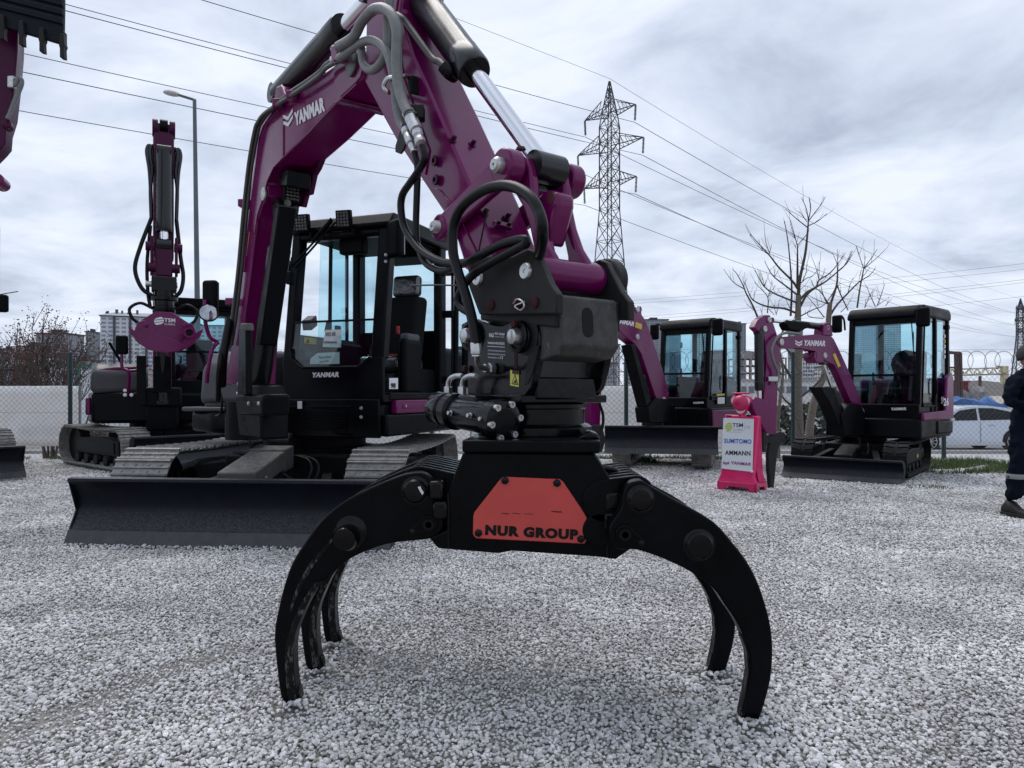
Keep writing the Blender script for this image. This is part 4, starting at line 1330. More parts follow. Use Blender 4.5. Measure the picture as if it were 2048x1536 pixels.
def mini_cab(root, M, x0, x1, y0, y1, z0, z1, zsill, zmid, door_side=-1, body='black', pil=0.075, lean=0.10, brand=True):
    """closed cab: frame of pillars, roof, panes, door with handle, seat"""
    cab = MB(M).box((x0, y0, z0), (x1, y1 - 0.02, z0 + 0.06)).build('cab', body, root, bevel=0.01)
    zr = z1 - 0.16
    # pillars
    def pillar(xa, ya, xb, yb, w, nm='pillar', d=None):
        MB(M).prism([(xa, ya, z0 + 0.04), (xa + w, ya, z0 + 0.04), (xa + w, ya + (d or pil), z0 + 0.04), (xa, ya + (d or pil), z0 + 0.04)], (xb - xa, yb - ya, zr - z0)).build(nm, body, cab, bevel=0.018)
    yt = y1 - lean
    pillar(x0, y1 - pil, x0, yt - pil, pil)
    pillar(x1 - pil, y1 - pil, x1 - pil, yt - pil, pil)
    pillar(x0, y0, x0, y0, pil)
    pillar(x1 - pil, y0, x1 - pil, y0, pil)
    ym = y0 + (y1 - y0) * 0.42
    pillar(x0, ym, x0, ym, pil * 0.7)
    # roof
    ro = MB(M).prism([(x0 - 0.02, y0 - 0.02, zr - 0.01), (x0 - 0.02, yt + 0.05, zr - 0.01), (x0 - 0.02, yt + 0.03, zr + 0.07), (x0 - 0.02, yt - 0.06, z1), (x0 - 0.02, y0 + 0.06, z1), (x0 - 0.02, y0 - 0.02, z1 - 0.06)], (x1 - x0 + 0.04, 0, 0)).build('roof', body, cab, bevel=0.035, seg=3)
    # front lower panel and panes
    MB(M).box((x0, y1 - 0.05, z0 - 0.02), (x1, y1 + 0.012, zsill)).build('front_panel', body, cab, bevel=0.015)
    fl = lambda z: y1 - lean * (z - z0) / (zr - z0) - 0.02
    def fpane(za, zb, nm, m):
        MB(M).prism([(x0 + pil * .7, fl(za), za), (x1 - pil * .7, fl(za), za), (x1 - pil * .7, fl(zb), zb), (x0 + pil * .7, fl(zb), zb)], (0, -0.006, 0)).build(nm, m, cab)
    fpane(zsill, zmid, 'lower_windscreen', 'glass_smoke')
    fpane(zmid + 0.02, zr, 'windscreen', 'glass_cyan')
    MB(M).box((x0 + pil * .6, fl(zmid) - 0.02, zmid - 0.008), (x1 - pil * .6, fl(zmid) + 0.012, zmid + 0.022)).build('window_bar', body, cab)
    MB(M).box((x0 + pil, fl(zr) - 0.04, zr - 0.09), (x1 - pil, fl(zr) + 0.01, zr)).build('header', body, cab, bevel=0.01)
    # side panes
    for xs, nm in ((x0 + 0.02, 'door'), (x1 - 0.026, 'side_window')):
        low = MB(M).box((xs, y0 + 0.05, z0), (xs + 0.012, y1 - 0.05, zsill + (0.02 if nm == 'door' else 0.12))).build(nm, body, cab, bevel=0.004)
        zb = zsill + (0.02 if nm == 'door' else 0.12)
        MB(M).prism([(xs + 0.004, y0 + 0.05, zb), (xs + 0.004, y1 - 0.06, zb), (xs + 0.004, yt - 0.05, zr), (xs + 0.004, y0 + 0.05, zr)], (0.005, 0, 0)).build('door_glass' if nm == 'door' else 'pane', 'glass_cyan', low)
        if nm == 'door':
            fp = [(xs - 0.012, ym + 0.07, zr - 0.04), (xs - 0.012, ym + 0.07, zb + 0.1), (xs - 0.012, ym + 0.10, zb - 0.05), (xs - 0.012, y1 - 0.16, zb - 0.05), (xs - 0.012, y1 - 0.13, zb + 0.02), (xs - 0.012, yt - 0.12, zr - 0.04)]
            MB(M).tube(fp, 0.013, n=6).build('door_frame', body, low)
            MB(M).tube([(xs - 0.03, ym + 0.12, zb + 0.10), (xs - 0.045, ym + 0.12, zb + 0.14), (xs - 0.045, ym + 0.12, zb + 0.30), (xs - 0.03, ym + 0.12, zb + 0.34)], 0.011, n=6).build('door_handle', body, low)
            MB(M).lathe((xs - 0.002, ym + 0.16, zb - 0.1), (-1, 0, 0), [(0.06, 0), (0.06, 0.01), (0.045, 0.014), (0.02, 0.008)], 16).build('latch', 'plastic', low)
            for zz in (zb + 0.02, zr - 0.1):
                MB(M).box((xs - 0.03, y0 + 0.02, zz - 0.03), (xs + 0.01, y0 + 0.1, zz + 0.03)).build('hinge', 'plastic', low, bevel=0.006)
    MB(M).box((x0 + 0.03, y0 + 0.0, z0), (x1 - 0.03, y0 + 0.03, zsill + 0.28)).build('rear_panel', body, cab)
    MB(M).box((x0 + 0.06, y0 + 0.012, zsill + 0.28), (x1 - 0.06, y0 + 0.018, zr)).build('rear_window', 'glass_cyan', cab)
    # seat and controls
    xc = (x0 + x1) / 2
    st = MB(M).box((xc - 0.23, y0 + 0.16, z0 + 0.30), (xc + 0.23, y0 + 0.62, z0 + 0.44)).build('seat', 'seat', cab, bevel=0.04, seg=3)
    MB(M).prism([(xc - 0.22, y0 + 0.10, z0 + 0.4), (xc - 0.22, y0 + 0.26, z0 + 0.4), (xc - 0.22, y0 + 0.16, z0 + 0.98), (xc - 0.22, y0 + 0.05, z0 + 0.98)], (0.44, 0, 0)).build('backrest', 'seat', st, bevel=0.045, seg=3)
    for s in (-1, 1):
        MB(M).box((xc + s * 0.33 - 0.07, y0 + 0.15, z0 + 0.05), (xc + s * 0.33 + 0.07, y0 + 0.72, z0 + 0.52)).build('console', 'plastic', cab, bevel=0.02)
        MB(M).tube([(xc + s * 0.33, y0 + 0.66, z0 + 0.5), (xc + s * 0.32, y0 + 0.69, z0 + 0.66)], 0.018, n=8).build('joystick', 'plastic', cab)
    MB(M).tube([(x0 + pil + 0.06, fl(zr - .1) + 0.012, zr - 0.08), (x0 + pil + 0.02, fl(zmid + .3) + 0.018, zmid + 0.3)], 0.008, n=6).build('wiper', 'plastic', cab)
    MB(M).tube([(x0 + pil + 0.03, fl(zmid + .55) + 0.015, zmid + 0.6), (x0 + pil + 0.015, fl(zmid + .1) + 0.02, zmid + 0.08)], 0.006, n=6).build('wiper_blade', 'plastic', cab)
    return cab
# ================================================================= main excavator
ex = thing('excavator', 'large purple and black excavator with open cab, its arm holding the black log grapple', 'excavator', (-2.1, 7.6, 0))
# --- undercarriage
bl0 = G(128, 1090); bl1 = G(780, 1102)
bdir = (bl1 - bl0); bw = bdir.length; bdir.normalize()
f_c = V((bdir.y, -bdir.x, 0))            # towards the camera
if f_c.y > 0: f_c = -f_c
bc = (bl0 + bl1) / 2
cc = bc - f_c * 2.0
MC = frame(cc, f_c)
dozer_blade(ex, MC, bw, 1.93, 0.012, 0.49, arms=0.62, arm_len=1.05)
for s in (-1, 1):
    track(ex, MC, s * 1.03, 2.95, 0.68, 0.50, pitch=0.155, sag=0.025, yoff=0.02)
MB(MC).box((-0.62, -0.75, 0.32), (0.62, 0.75, 0.62)).build('chassis', 'frame_grey', ex, bevel=0.03)
for s in (-1, 1):
    for y in (-0.5, 0.5):
        MB(MC).beam((s * 0.4, y * 0.8, 0.5), (s * 0.95, y * 1.3, 0.42), 0.34, 0.2).build('side_beam', 'frame_grey', ex, bevel=0.02)
# blade lift cylinder under a dusty cover
MB(MC).prism([(-0.16, 1.80, 0.40), (0.16, 1.80, 0.40), (0.16, 1.80, 0.56), (-0.16, 1.80, 0.56)], (0, -0.62, 0.13)).build('cylinder_cover', 'dusty_cover', ex, bevel=0.012)
MB(MC).prism([(-0.165, 1.22, 0.50), (0.165, 1.22, 0.50), (0.165, 1.22, 0.70), (-0.165, 1.22, 0.70)], (0, -0.22, 0.02)).build('cylinder_cover', 'dusty_cover', ex, bevel=0.012)
MB(MC).prism([(-0.10, 0.96, 0.55), (-0.10, 0.74, 0.5), (-0.10, 0.74, 0.80), (-0.10, 0.90, 0.83), (-0.10, 0.98, 0.76)], (0.20, 0, 0)).build('cover_bracket', 'frame_grey', ex, bevel=0.02)
bolts(ex, [MC @ V((x, 1.62, 0.50)) for x in (-0.168, 0.168)] , MC.to_3x3() @ V((0, 0.2, 1)), 6, r=0.014)
for s, y0 in ((-1, 0.30), (-1, 0.36)):
    hose(ex, [MC @ V((s * -0.55 - 0.0, 0.7, 0.62)), MC @ V((s * y0, 1.05, 0.60)), MC @ V((s * y0 * 1.1, 1.22, 0.36)), MC @ V((s * y0 * 0.9, 1.30, 0.40)), MC @ V((s * 0.2, 1.34, 0.50))], 0.016)
MB(MC).lathe((0, 0, 0.60), (0, 0, 1), [(0.60, 0), (0.60, 0.05), (0.52, 0.06), (0.52, 0.14), (0.58, 0.15), (0.58, 0.19)], 40).build('slew_ring', 'frame_grey', ex)

# --- upper structure
F20 = V((-math.sin(R(20)), -math.cos(R(20)), 0))
CH = V((-2.0, 7.7, 0))
MH = frame(CH, F20)
hs = MB(MH).prism([(-1.17, -1.15, 0.80), (-1.17, 0.80, 0.80), (-0.9, 0.90, 0.80), (-0.1, 0.90, 0.80), (0.25, 1.0, 0.80), (0.80, 0.86, 0.80), (0.95, 0.45, 0.80), (0.95, -1.0, 0.80), (0.6, -1.30, 0.80), (-0.8, -1.30, 0.80)], (0, 0, 0.30)).build('house_base', 'black', ex, bevel=0.03)
# front skirt with grille below the cab
MB(MH).prism([(-1.19, 0.84, 0.79), (-0.18, 0.90, 0.79), (-0.18, 0.86, 1.14), (-1.19, 0.86, 1.14)], (0, 0.03, 0)).build('front_skirt', 'black', ex, bevel=0.012)
gb_ = MB(MH)
for j in range(7):
    z = 0.86 + j * 0.026
    gb_.box((-0.88, 0.915, z), (-0.30, 0.935, z + 0.012))
gb_.build('grille', 'plastic', ex)
bolts(ex, [MH @ V((x, 0.905, z)) for x in (-1.02, -0.20) for z in (0.98, 1.06)], F20, 6, r=0.013)
decal('small_label', 'white_print', ex, MH @ V((-0.35, 0.918, 1.05)), MH @ V((-0.40, 0.918, 1.05)), MH @ V((-0.35, 0.918, 1.12)), lift=0.003)
# left side skirt: purple panel over grey-black
MB(MH).box((-1.24, -1.0, 0.80), (-1.17, 0.82, 1.0)).build('side_skirt', 'black', ex, bevel=0.02)
pp = MB(MH).box((-1.245, -1.0, 1.005), (-1.18, 0.66, 1.13)).build('side_panel', 'purple', ex, bevel=0.012)
MB(MH).box((-1.252, -0.4, 1.05), (-1.243, 0.55, 1.095)).build('side_panel_recess', 'purple', pp, bevel=0.006)
bolts(pp, [MH @ V((-1.246, y, 1.072)) for y in (0.50, 0.02)], MH.to_3x3() @ V((-1, 0, 0)), 6, r=0.013)
# right covers (fuel tank / engine hood) and counterweight
MB(MH).prism([(0.28, 0.82, 1.08), (0.28, 0.78, 1.45), (0.28, 0.60, 1.62), (0.28, -0.95, 1.66), (0.28, -1.25, 1.45), (0.28, -1.28, 1.08)], (0.64, 0, 0)).build('tank_cover', 'cover_grey', ex, bevel=0.07, seg=4)
MB(MH).box((0.42, 0.72, 1.02), (0.93, 1.02, 1.06)).build('step_plate', 'cover_grey', ex, bevel=0.015)
MB(MH).prism([(0.30, 0.95, 0.82), (0.55, 1.03, 0.82), (0.90, 0.92, 0.82), (0.98, 0.6, 0.82), (0.3, 0.6, 0.82)], (0, 0, 0.2)).build('front_corner', 'black', ex, bevel=0.04, seg=3)
MB(MH).prism([(-1.1, -1.28, 0.86), (1.0 - .1, -1.28, 0.86), (1.0 - .1, -1.28, 1.7), (-1.1, -1.28, 1.7)], (0, 0.64, 0)).build('engine_hood', 'black', ex, bevel=0.08, seg=4)

# --- cab
X0, X1, Y0, Y1, Z0, ZS, ZR, Z1 = -1.20, -0.12, -0.50, 0.84, 1.13, 1.52, 2.72, 2.86
cab = MB(MH).box((X0, Y0, Z0 - 0.02), (X1, Y1 - 0.02, Z0 + 0.05)).build('cab', 'black', ex, bevel=0.01)
fy = lambda z: Y1 - 0.15 * max(0, (z - ZS)) / (ZR - ZS)
MB(MH).prism([(X0, Y1, Z0), (X1, Y1, Z0), (X1, Y1, ZS), (X1 - 0.10, Y1, ZS + 0.0), (X1 - 0.22, Y1, ZS - 0.09), (X0 + 0.26, Y1, ZS - 0.09), (X0 + 0.13, Y1, ZS + 0.0), (X0, Y1, ZS)], (0, -0.05, 0)).build('front_panel', 'black', cab, bevel=0.012)
# window trim strip along the lower edge
MB(MH).tube([(X1 - 0.085, Y1 + 0.004, ZS + 0.10), (X1 - 0.10, Y1 + 0.004, ZS), (X1 - 0.22, Y1 + 0.004, ZS - 0.085), (X0 + 0.26, Y1 + 0.004, ZS - 0.085), (X0 + 0.13, Y1 + 0.004, ZS), (X0 + 0.115, Y1 + 0.004, ZS + 0.10)], 0.009, n=6).build('window_trim', 'frame_grey', cab)
for xa, w in ((X0, 0.13), (X1 - 0.10, 0.10)):
    MB(MH).prism([(xa, Y1, ZS - 0.02), (xa + w, Y1, ZS - 0.02), (xa + w, Y1 - 0.12, ZS - 0.02), (xa, Y1 - 0.12, ZS - 0.02)], (0, -0.15, ZR - ZS + 0.04)).build('front_pillar', 'black', cab, bevel=0.018)
for xa in (X0, X1 - 0.09):
    MB(MH).box((xa, Y0, Z0), (xa + 0.09, Y0 + 0.14, ZR + 0.02)).build('rear_pillar', 'black', cab, bevel=0.018)
# roof with sloped visor
MB(MH).prism([(X0 - 0.02, Y0 - 0.03, ZR), (X0 - 0.02, 0.72, ZR), (X0 - 0.02, 0.74, ZR + 0.03), (X0 - 0.02, 0.66, Z1), (X0 - 0.02, Y0 + 0.08, Z1 + 0.01), (X0 - 0.02, Y0 - 0.03, Z1 - 0.05)], (X1 - X0 + 0.04, 0, 0)).build('roof', 'black', cab, bevel=0.02)
MB(MH).box((X0 + 0.10, 0.58, ZR - 0.07), (X1 - 0.08, 0.70, ZR + 0.01)).build('header', 'black', cab, bevel=0.03)
# headliner, rear header, radio box
MB(MH).box((X0 + 0.05, Y0 + 0.05, ZR - 0.02), (X1 - 0.05, 0.6, ZR)).build('headliner', 'plastic', cab)
MB(MH).prism([(X0 + 0.07, Y0 + 0.1, ZR - 0.16), (X0 + 0.07, Y0 + 0.4, ZR - 0.12), (X0 + 0.07, Y0 + 0.45, ZR), (X0 + 0.07, Y0 + 0.1, ZR)], (0.5, 0, 0)).build('overhead_console', 'plastic', cab, bevel=0.02)
MB(MH).box((X0 + 0.35, 0.50, ZR - 0.2), (X0 + 0.62, 0.60, ZR - 0.05)).build('sun_visor', 'plastic', cab, bevel=0.02)
# rear wall and panes
MB(MH).box((X0 + 0.05, Y0 + 0.02, Z0), (X1 - 0.05, Y0 + 0.06, 1.86)).build('rear_panel', 'plastic', cab)
MB(MH).box((X0 + 0.09, Y0 + 0.04, 1.86), (X1 - 0.09, Y0 + 0.046, ZR)).build('rear_window', 'glass_cyan', cab)
# right side: low panel, two panes with bar
rs = MB(MH).box((X1 - 0.06, Y0 + 0.1, Z0), (X1 - 0.03, Y1 - 0.1, 1.76)).build('right_panel', 'interior', cab, bevel=0.006)
MB(MH).prism([(X1 - 0.05, Y0 + 0.12, 1.76), (X1 - 0.05, 0.34, 1.76), (X1 - 0.05, 0.30, ZR), (X1 - 0.05, Y0 + 0.12, ZR)], (0.006, 0, 0)).build('right_window', 'glass_cyan', cab)
MB(MH).prism([(X1 - 0.062, -0.18, 1.76), (X1 - 0.062, 0.16, 1.76), (X1 - 0.062, 0.12, ZR), (X1 - 0.062, -0.18, ZR)], (0.006, 0, 0)).build('right_window', 'glass_cyan', cab)
MB(MH).beam((X1 - 0.05, 0.14, 1.75), (X1 - 0.05, 0.12, ZR), 0.03, 0.025).build('window_bar', 'black', cab)
MB(MH).beam((X1 - 0.05, -0.18, 1.75), (X1 - 0.05, -0.18, ZR), 0.03, 0.025).build('window_bar', 'black', cab)
MB(MH).box((X1 - 0.10, 0.0, 1.80), (X1 - 0.07, 0.09, 1.90)).build('window_latch', 'plastic', cab, bevel=0.01)
# lower windscreen with notes on it
MB(MH).prism([(X1 - 0.095, Y1 - 0.02, ZS + 0.10), (X1 - 0.11, Y1 - 0.02, ZS), (X1 - 0.225, Y1 - 0.02, ZS - 0.08), (X0 + 0.265, Y1 - 0.02, ZS - 0.08), (X0 + 0.135, Y1 - 0.02, ZS), (X0 + 0.12, Y1 - 0.02, ZS + 0.10), (X0 + 0.12, Y1 - 0.06, 1.86), (X1 - 0.09, Y1 - 0.06, 1.86)], (0, -0.006, 0)).build('lower_windscreen', 'glass_clear', cab)
MB(MH).beam((X1 - 0.09, Y1 - 0.055, 1.865), (X0 + 0.12, Y1 - 0.055, 1.865), 0.02, 0.018).build('glass_edge', 'frame_grey', cab)
OC = CH + F20 * (Y1 - 0.040)
def FP(px, py, off=0.0):
    return PLN(px, py, OC + F20 * off, F20)
def note(pts, name='paper_note'):
    return MB().prism([FP(*q) for q in pts], F20 * 0.002).build(name, 'paper', cab)
nt1 = note([(651, 660), (683, 659), (682, 695), (645, 694)])
letters('lettering', 'VIO 80', 'black_print', nt1, FP(651, 673, .004), FP(671, 672, .004), FP(651, 665, .004), bold=0.0, depth=0.001)
letters('lettering', 'VIO8050182', 'black_print', nt1, FP(647, 687, .004), FP(674, 687, .004), FP(647, 682.5, .004), bold=0.0, depth=0.001)
nt2 = note([(620, 728), (621, 717), (636, 706), (679, 704), (679, 728)])
letters('lettering', 'Winterdiesel', 'black_print', nt2, FP(637, 718, .004), FP(662, 716, .004), FP(637, 712, .004), bold=0.0, depth=0.001)
letters('lettering', 'eingefüllt', 'black_print', nt2, FP(639, 727, .004), FP(658, 725, .004), FP(639, 721, .004), bold=0.0, depth=0.001)
OF = CH + F20 * (Y1 + 0.002)
def FF(px, py, off=0.0):
    return PLN(px, py, OF + F20 * off, F20)
letters('brand_lettering', 'YANMAR', 'white_print', cab, FF(623, 755), FF(678, 754), FF(625, 745), bold=0.045, shear=0.0)
yl = MB().prism([MH @ V((X1 - 0.068, 0.60, 1.68)), MH @ V((X1 - 0.068, 0.40, 1.68)), MH @ V((X1 - 0.068, 0.40, 1.74)), MH @ V((X1 - 0.068, 0.60, 1.74))], MH.to_3x3() @ V((-0.003, 0, 0))).build('warning_label', 'yellow_decal', cab)
MB().prism([MH @ V((X1 - 0.072, 0.575, 1.685)), MH @ V((X1 - 0.072, 0.515, 1.685)), MH @ V((X1 - 0.072, 0.545, 1.735))], MH.to_3x3() @ V((-0.002, 0, 0))).build('warning_triangle', 'black_print', yl)
# inside: consoles, cup holders, seat
st = MB(MH).box((-1.10, -0.18, 1.40), (-0.62, 0.34, 1.56)).build('seat', 'wrap', cab, bevel=0.05, seg=3)
MB(MH).box((-1.06, -0.16, 1.15), (-0.66, 0.25, 1.42)).build('seat_base', 'wrap', st, bevel=0.03)
MB(MH).prism([(-1.09, -0.20, 1.54), (-0.63, -0.20, 1.54), (-0.67, 0.0, 1.54), (-1.05, 0.0, 1.54)], (0, -0.13, 0.66)).build('backrest', 'seat', st, bevel=0.06, seg=4)
MB(MH).prism([(-1.02, -0.30, 2.20), (-0.71, -0.30, 2.20), (-0.71, -0.18, 2.20), (-1.02, -0.18, 2.20)], (0, -0.02, 0.23)).build('headrest', 'wrap', st, bevel=0.045, seg=4)
MB(MH).box((-1.09, -0.03, 1.545), (-0.63, 0.18, 1.585)).build('cushion_edge', 'seat_red', st, bevel=0.015)
MB(MH).box((-1.17, 0.0, 1.18), (-1.08, 0.36, 1.72)).build('left_console', 'plastic', cab, bevel=0.04, seg=3)
MB(MH).box((-1.17, 0.04, 1.70), (-1.07, 0.30, 1.78)).build('armrest', 'interior', cab, bevel=0.03, seg=3)
MB(MH).tube([(-1.10, 0.36, 1.34), (-1.10, 0.38, 1.78)], 0.010, n=8).build('lever', 'plastic', cab)
MB(MH).box((-1.115, 0.36, 1.76), (-1.085, 0.40, 1.84)).build('lever_knob', 'seat_red', cab, bevel=0.01)
MB(MH).box((-0.40, -0.12, 1.18), (-0.24, 0.42, 1.70)).build('right_console', 'plastic', cab, bevel=0.03, seg=3)
jb = MB(MH).tube([(-0.31, 0.36, 1.70), (-0.31, 0.40, 1.82), (-0.33, 0.40, 1.90)], 0.022, n=8).build('joystick', 'plastic', cab)
MB(MH).box((-0.34, 0.52, 1.50), (-0.19, 0.74, 1.58)).build('cup_holder_tray', 'interior', cab, bevel=0.02)
for y in (0.58, 0.68):
    MB(MH).lathe((-0.27, y, 1.57), (0, 0, 1), [(0.045, 0), (0.05, 0.05), (0.042, 0.05), (0.036, 0.0)], 16).build('cup_holder', 'interior', cab)
MB(MH).prism([(-0.28, 0.50, 1.86), (-0.17, 0.50, 1.86), (-0.17, 0.60, 1.80), (-0.28, 0.60, 1.80)], (0, 0.02, 0.10)).build('monitor', 'interior', cab, bevel=0.012)
# doorway: floor sill and label
MB(MH).box((X0 - 0.01, Y0 + 0.12, 1.13), (X0 + 0.09, Y1 - 0.12, 1.20)).build('door_sill', 'black', cab, bevel=0.012)
MB(MH).box((X0 + 0.06, -0.36, 1.15), (X0 + 0.10, 0.10, 1.44)).build('seat_riser', 'plastic', cab, bevel=0.02)
OL = CH + (MH.to_3x3() @ V((-1.21, 0, 0))); NL = MH.to_3x3() @ V((-1, 0, 0))
lb98 = MB().prism([PLN(779, 778, OL, NL), PLN(796, 778, OL, NL), PLN(796, 756, OL, NL), PLN(779, 756, OL, NL)], NL * -0.004).build('noise_label', 'paper', cab)
letters('lettering', '98', 'black_print', lb98, PLN(782, 776, OL + NL * .004, NL), PLN(791, 776, OL + NL * .004, NL), PLN(782, 766, OL + NL * .004, NL), bold=0.02)
# open door folded back along the side
dr = MB(MH).tube([(-1.30, -0.52, 1.16), (-1.31, -0.52, 2.55), (-1.33, -0.62, 2.60), (-1.36, -1.30, 2.50), (-1.37, -1.36, 2.3), (-1.37, -1.36, 1.2), (-1.36, -1.30, 1.15), (-1.30, -0.52, 1.16)], 0.028, n=8).build('open_door', 'black', ex)
MB(MH).prism([(-1.315, -0.56, 1.2), (-1.368, -1.33, 1.2), (-1.368, -1.33, 2.3), (-1.36, -1.28, 2.47), (-1.325, -0.56, 2.55)], (0.006, 0, 0)).build('door_glass', 'glass_cyan', dr)
MB(MH).box((-1.41, -0.80, 1.25), (-1.33, -0.58, 1.95)).build('door_trim', 'plastic', dr, bevel=0.035, seg=3)
MB(MH).tube([(-1.27, -0.50, 1.15), (-1.27, -0.50, 2.55)], 0.016, n=8).build('door_rail', 'frame_grey', dr)
for z in (1.3, 2.0, 2.45):
    MB(MH).box((-1.30, -0.54, z), (-1.18, -0.44, z + 0.07)).build('hinge', 'plastic', dr, bevel=0.01)
# roof lights, wipers, mirrors
for x in (-0.30, -0.76):
    c = MH @ V((x, 0.80, 2.80))
    wl = work_light(cab, c, MH.to_3x3() @ V((-0.12, 1, -0.15)), (0, 0, 1), 0.15, 0.165)
    MB(MH).beam((x - 0.09, 0.70, 2.70), (x - 0.09, 0.78, 2.68), 0.02, 0.06).build('light_bracket', 'plastic', wl)
for a, b in (((-0.62, 0.76, 2.80), (-0.20, 0.80, 2.40)), ((-0.66, 0.765, 2.79), (-0.24, 0.81, 2.38))):
    MB(MH).tube([a, b], 0.010, n=6).build('wiper_arm', 'plastic', cab)
MB(MH).tube([(-0.62, 0.77, 2.82), (-0.42, 0.79, 2.62)], 0.018, n=8).build('wiper_motor_arm', 'plastic', cab)
MB(MH).tube([(-0.20, 0.81, 2.48), (-0.19, 0.83, 2.02)], 0.008, n=6).build('wiper_blade', 'plastic', cab)
MB(MH).box((-0.23, 0.80, 2.22), (-0.17, 0.86, 2.34)).build('wiper_hub', 'plastic', cab, bevel=0.01)
MB(MH).box((-0.11, 0.70, 2.36), (-0.04, 0.78, 2.48)).build('window_catch', 'plastic', cab, bevel=0.01)
mo = mirror(cab, MH @ V((-1.26, 0.72, 2.60)), MH.to_3x3() @ V((0.5, 1, 0)), 0.20, 0.34, 0.09)
bolts(cab, [MH @ V((-1.21, 0.80, z)) for z in (2.38, 2.44)], F20, 6, r=0.012)
# right-hand mirrors on a purple bracket
mm = D(421, 592, 6.9)
mirror(ex, mm, (-0.2, -1, 0), 0.15, 0.30, 0.08)
rm = D(417, 626, 6.8)
MB().lathe(rm, V((0.5, -1, 0.35)), [(0.02, -0.05), (0.07, -0.03), (0.09, 0), (0.088, 0.006), (0.0, 0.008)], 24).build('round_mirror', 'plastic', ex)
MB().lathe(rm + V((0.5, -1, 0.35)).normalized() * 0.004, V((0.5, -1, 0.35)), [(0.082, 0.0), (0.07, 0.008), (0.03, 0.014), (0.001, 0.015)], 24).build('mirror_glass', 'mirror', ex)
MB().tube([D(410, 600, 6.85), D(411, 645, 6.85), D(420, 674, 6.9), D(436, 684, 6.95)], 0.020, n=8, sm=5).build('mirror_bracket', 'purple', ex)
MB().tube([D(436, 684, 6.95), D(424, 700, 6.9), D(416, 740, 6.9), D(414, 765, 6.95)], 0.020, n=8, sm=5).build('mirror_bracket', 'purple', ex)

# ----------------------------------------------------------------- boom and arm, in their own vertical plane
F0 = V((-2.45, 6.5, 0)); UB = V((0.598, -0.801, 0)).normalized(); NB = V((-0.801, -0.598, 0)).normalized()
ZUP = V((0, 0, 1))
def BP(px, py, off=0.0):
    return PLN(px, py, F0 + NB * off, NB)

# swing bracket and guards at the foot
foot = F0 + UB * 0.03
MB().prism([BP(478, 872, .15), BP(470, 800, .15), BP(478, 770, .15), BP(512, 770, .15), BP(520, 800, .15), BP(522, 880, .15)], NB * -0.22).build('swing_bracket', 'black', ex, bevel=0.02)
MB().cyl(V((-2.40, 6.52, 0.78)), V((-2.40, 6.52, 1.12)), 0.17, n=28).build('swing_post', 'black', ex)
MB().prism([BP(474, 790, .30), BP(478, 660, .30), BP(480, 648, .30), BP(491, 648, .30), BP(492, 790, .30)], NB * -0.05).build('foot_guard', 'black', ex, bevel=0.01)
MB().prism([BP(477, 661, .305), BP(480, 646, .305), BP(491, 646, .305), BP(493, 661, .305)], NB * -0.06).build('guard_cap', 'dusty_cover', ex, bevel=0.01)
tray = [BP(466, 786, .24), BP(470, 800, .24), BP(546, 800, .24), BP(550, 786, .24), BP(548, 830, .24), BP(470, 832, .24)]
MB().prism([BP(466, 788, .26), BP(474, 800, .26), BP(476, 830, .26), BP(524, 832, .26), BP(526, 798, .26), BP(526, 788, .26)], NB * -0.20).build('foot_casting', 'black', ex, bevel=0.025, seg=3)
bolts(ex, [BP(498, 807, .27), BP(518, 807, .27), BP(478, 768, .27), BP(476, 787, .27)], NB, 6, r=0.014)

boom_out = [(452, 770), (456, 735), (463, 690), (471, 610), (480, 544), (497, 410), (508, 326), (514, 272), (523, 246), (545, 213), (552, 172), (562, 170), (572, 196), (620, 165), (690, 116), (704, 104), (722, 112), (730, 130),
            (724, 155), (715, 166), (677, 200), (620, 262), (566, 315), (546, 336), (533, 365), (535, 392), (523, 412), (514, 440), (502, 544), (490, 640), (486, 720), (484, 770)]
bo = MB().prism([BP(x, y, .14) for x, y in boom_out], NB * -0.28).build('boom', 'purple', ex, bevel=0.012)
# raised side plates
for pts in ([(503, 420), (512, 330), (518, 280), (530, 256), (566, 233), (566, 315), (546, 336), (534, 362), (524, 400), (514, 430), (508, 470)],
            [(668, 132), (702, 112), (720, 118), (726, 132), (720, 154), (712, 164), (680, 194), (668, 170)]):
    MB().prism([BP(x, y, .148) for x, y in pts], NB * -0.012).build('side_plate', 'purple', bo, bevel=0.004)
# stiffening rib strip along the outer edge
MB().prism([BP(x, y, .15) for x, y in [(484, 544), (500, 410), (511, 326), (517, 276), (525, 252), (548, 218), (566, 206), (566, 214), (549, 226), (529, 257), (521, 280), (514, 328), (503, 412), (488, 544)]], NB * -0.014).build('edge_rib', 'purple', bo, bevel=0.003)
for sm_ in ([(484, 700), (493, 620), (504, 540), (515, 442)], [(566, 316), (620, 263), (678, 201), (714, 168)], [(566, 236), (566, 312)]):
    MB().tube([BP(x, y, .141) for x, y in sm_], 0.006, n=6).build('weld_seam', 'purple', bo)
# boom-tip pin disc and brackets
c = BP(705, 127, .15)
MB().lathe(c, NB, [(0.075, 0), (0.075, 0.012), (0.065, 0.018), (0.03, 0.018)], 28).build('pivot_disc', 'pipe', bo)
c = BP(528, 388, .155)
MB().lathe(c, NB, [(0.05, 0), (0.05, 0.010), (0.03, 0.016)], 20).build('pin_cap', 'pin_steel', bo)
MB().prism([BP(672, 208, .15), BP(663, 205, .15), BP(680, 190, .15), BP(684, 197, .15)], NB * -0.32).build('stop_block', 'purple', bo, bevel=0.01)
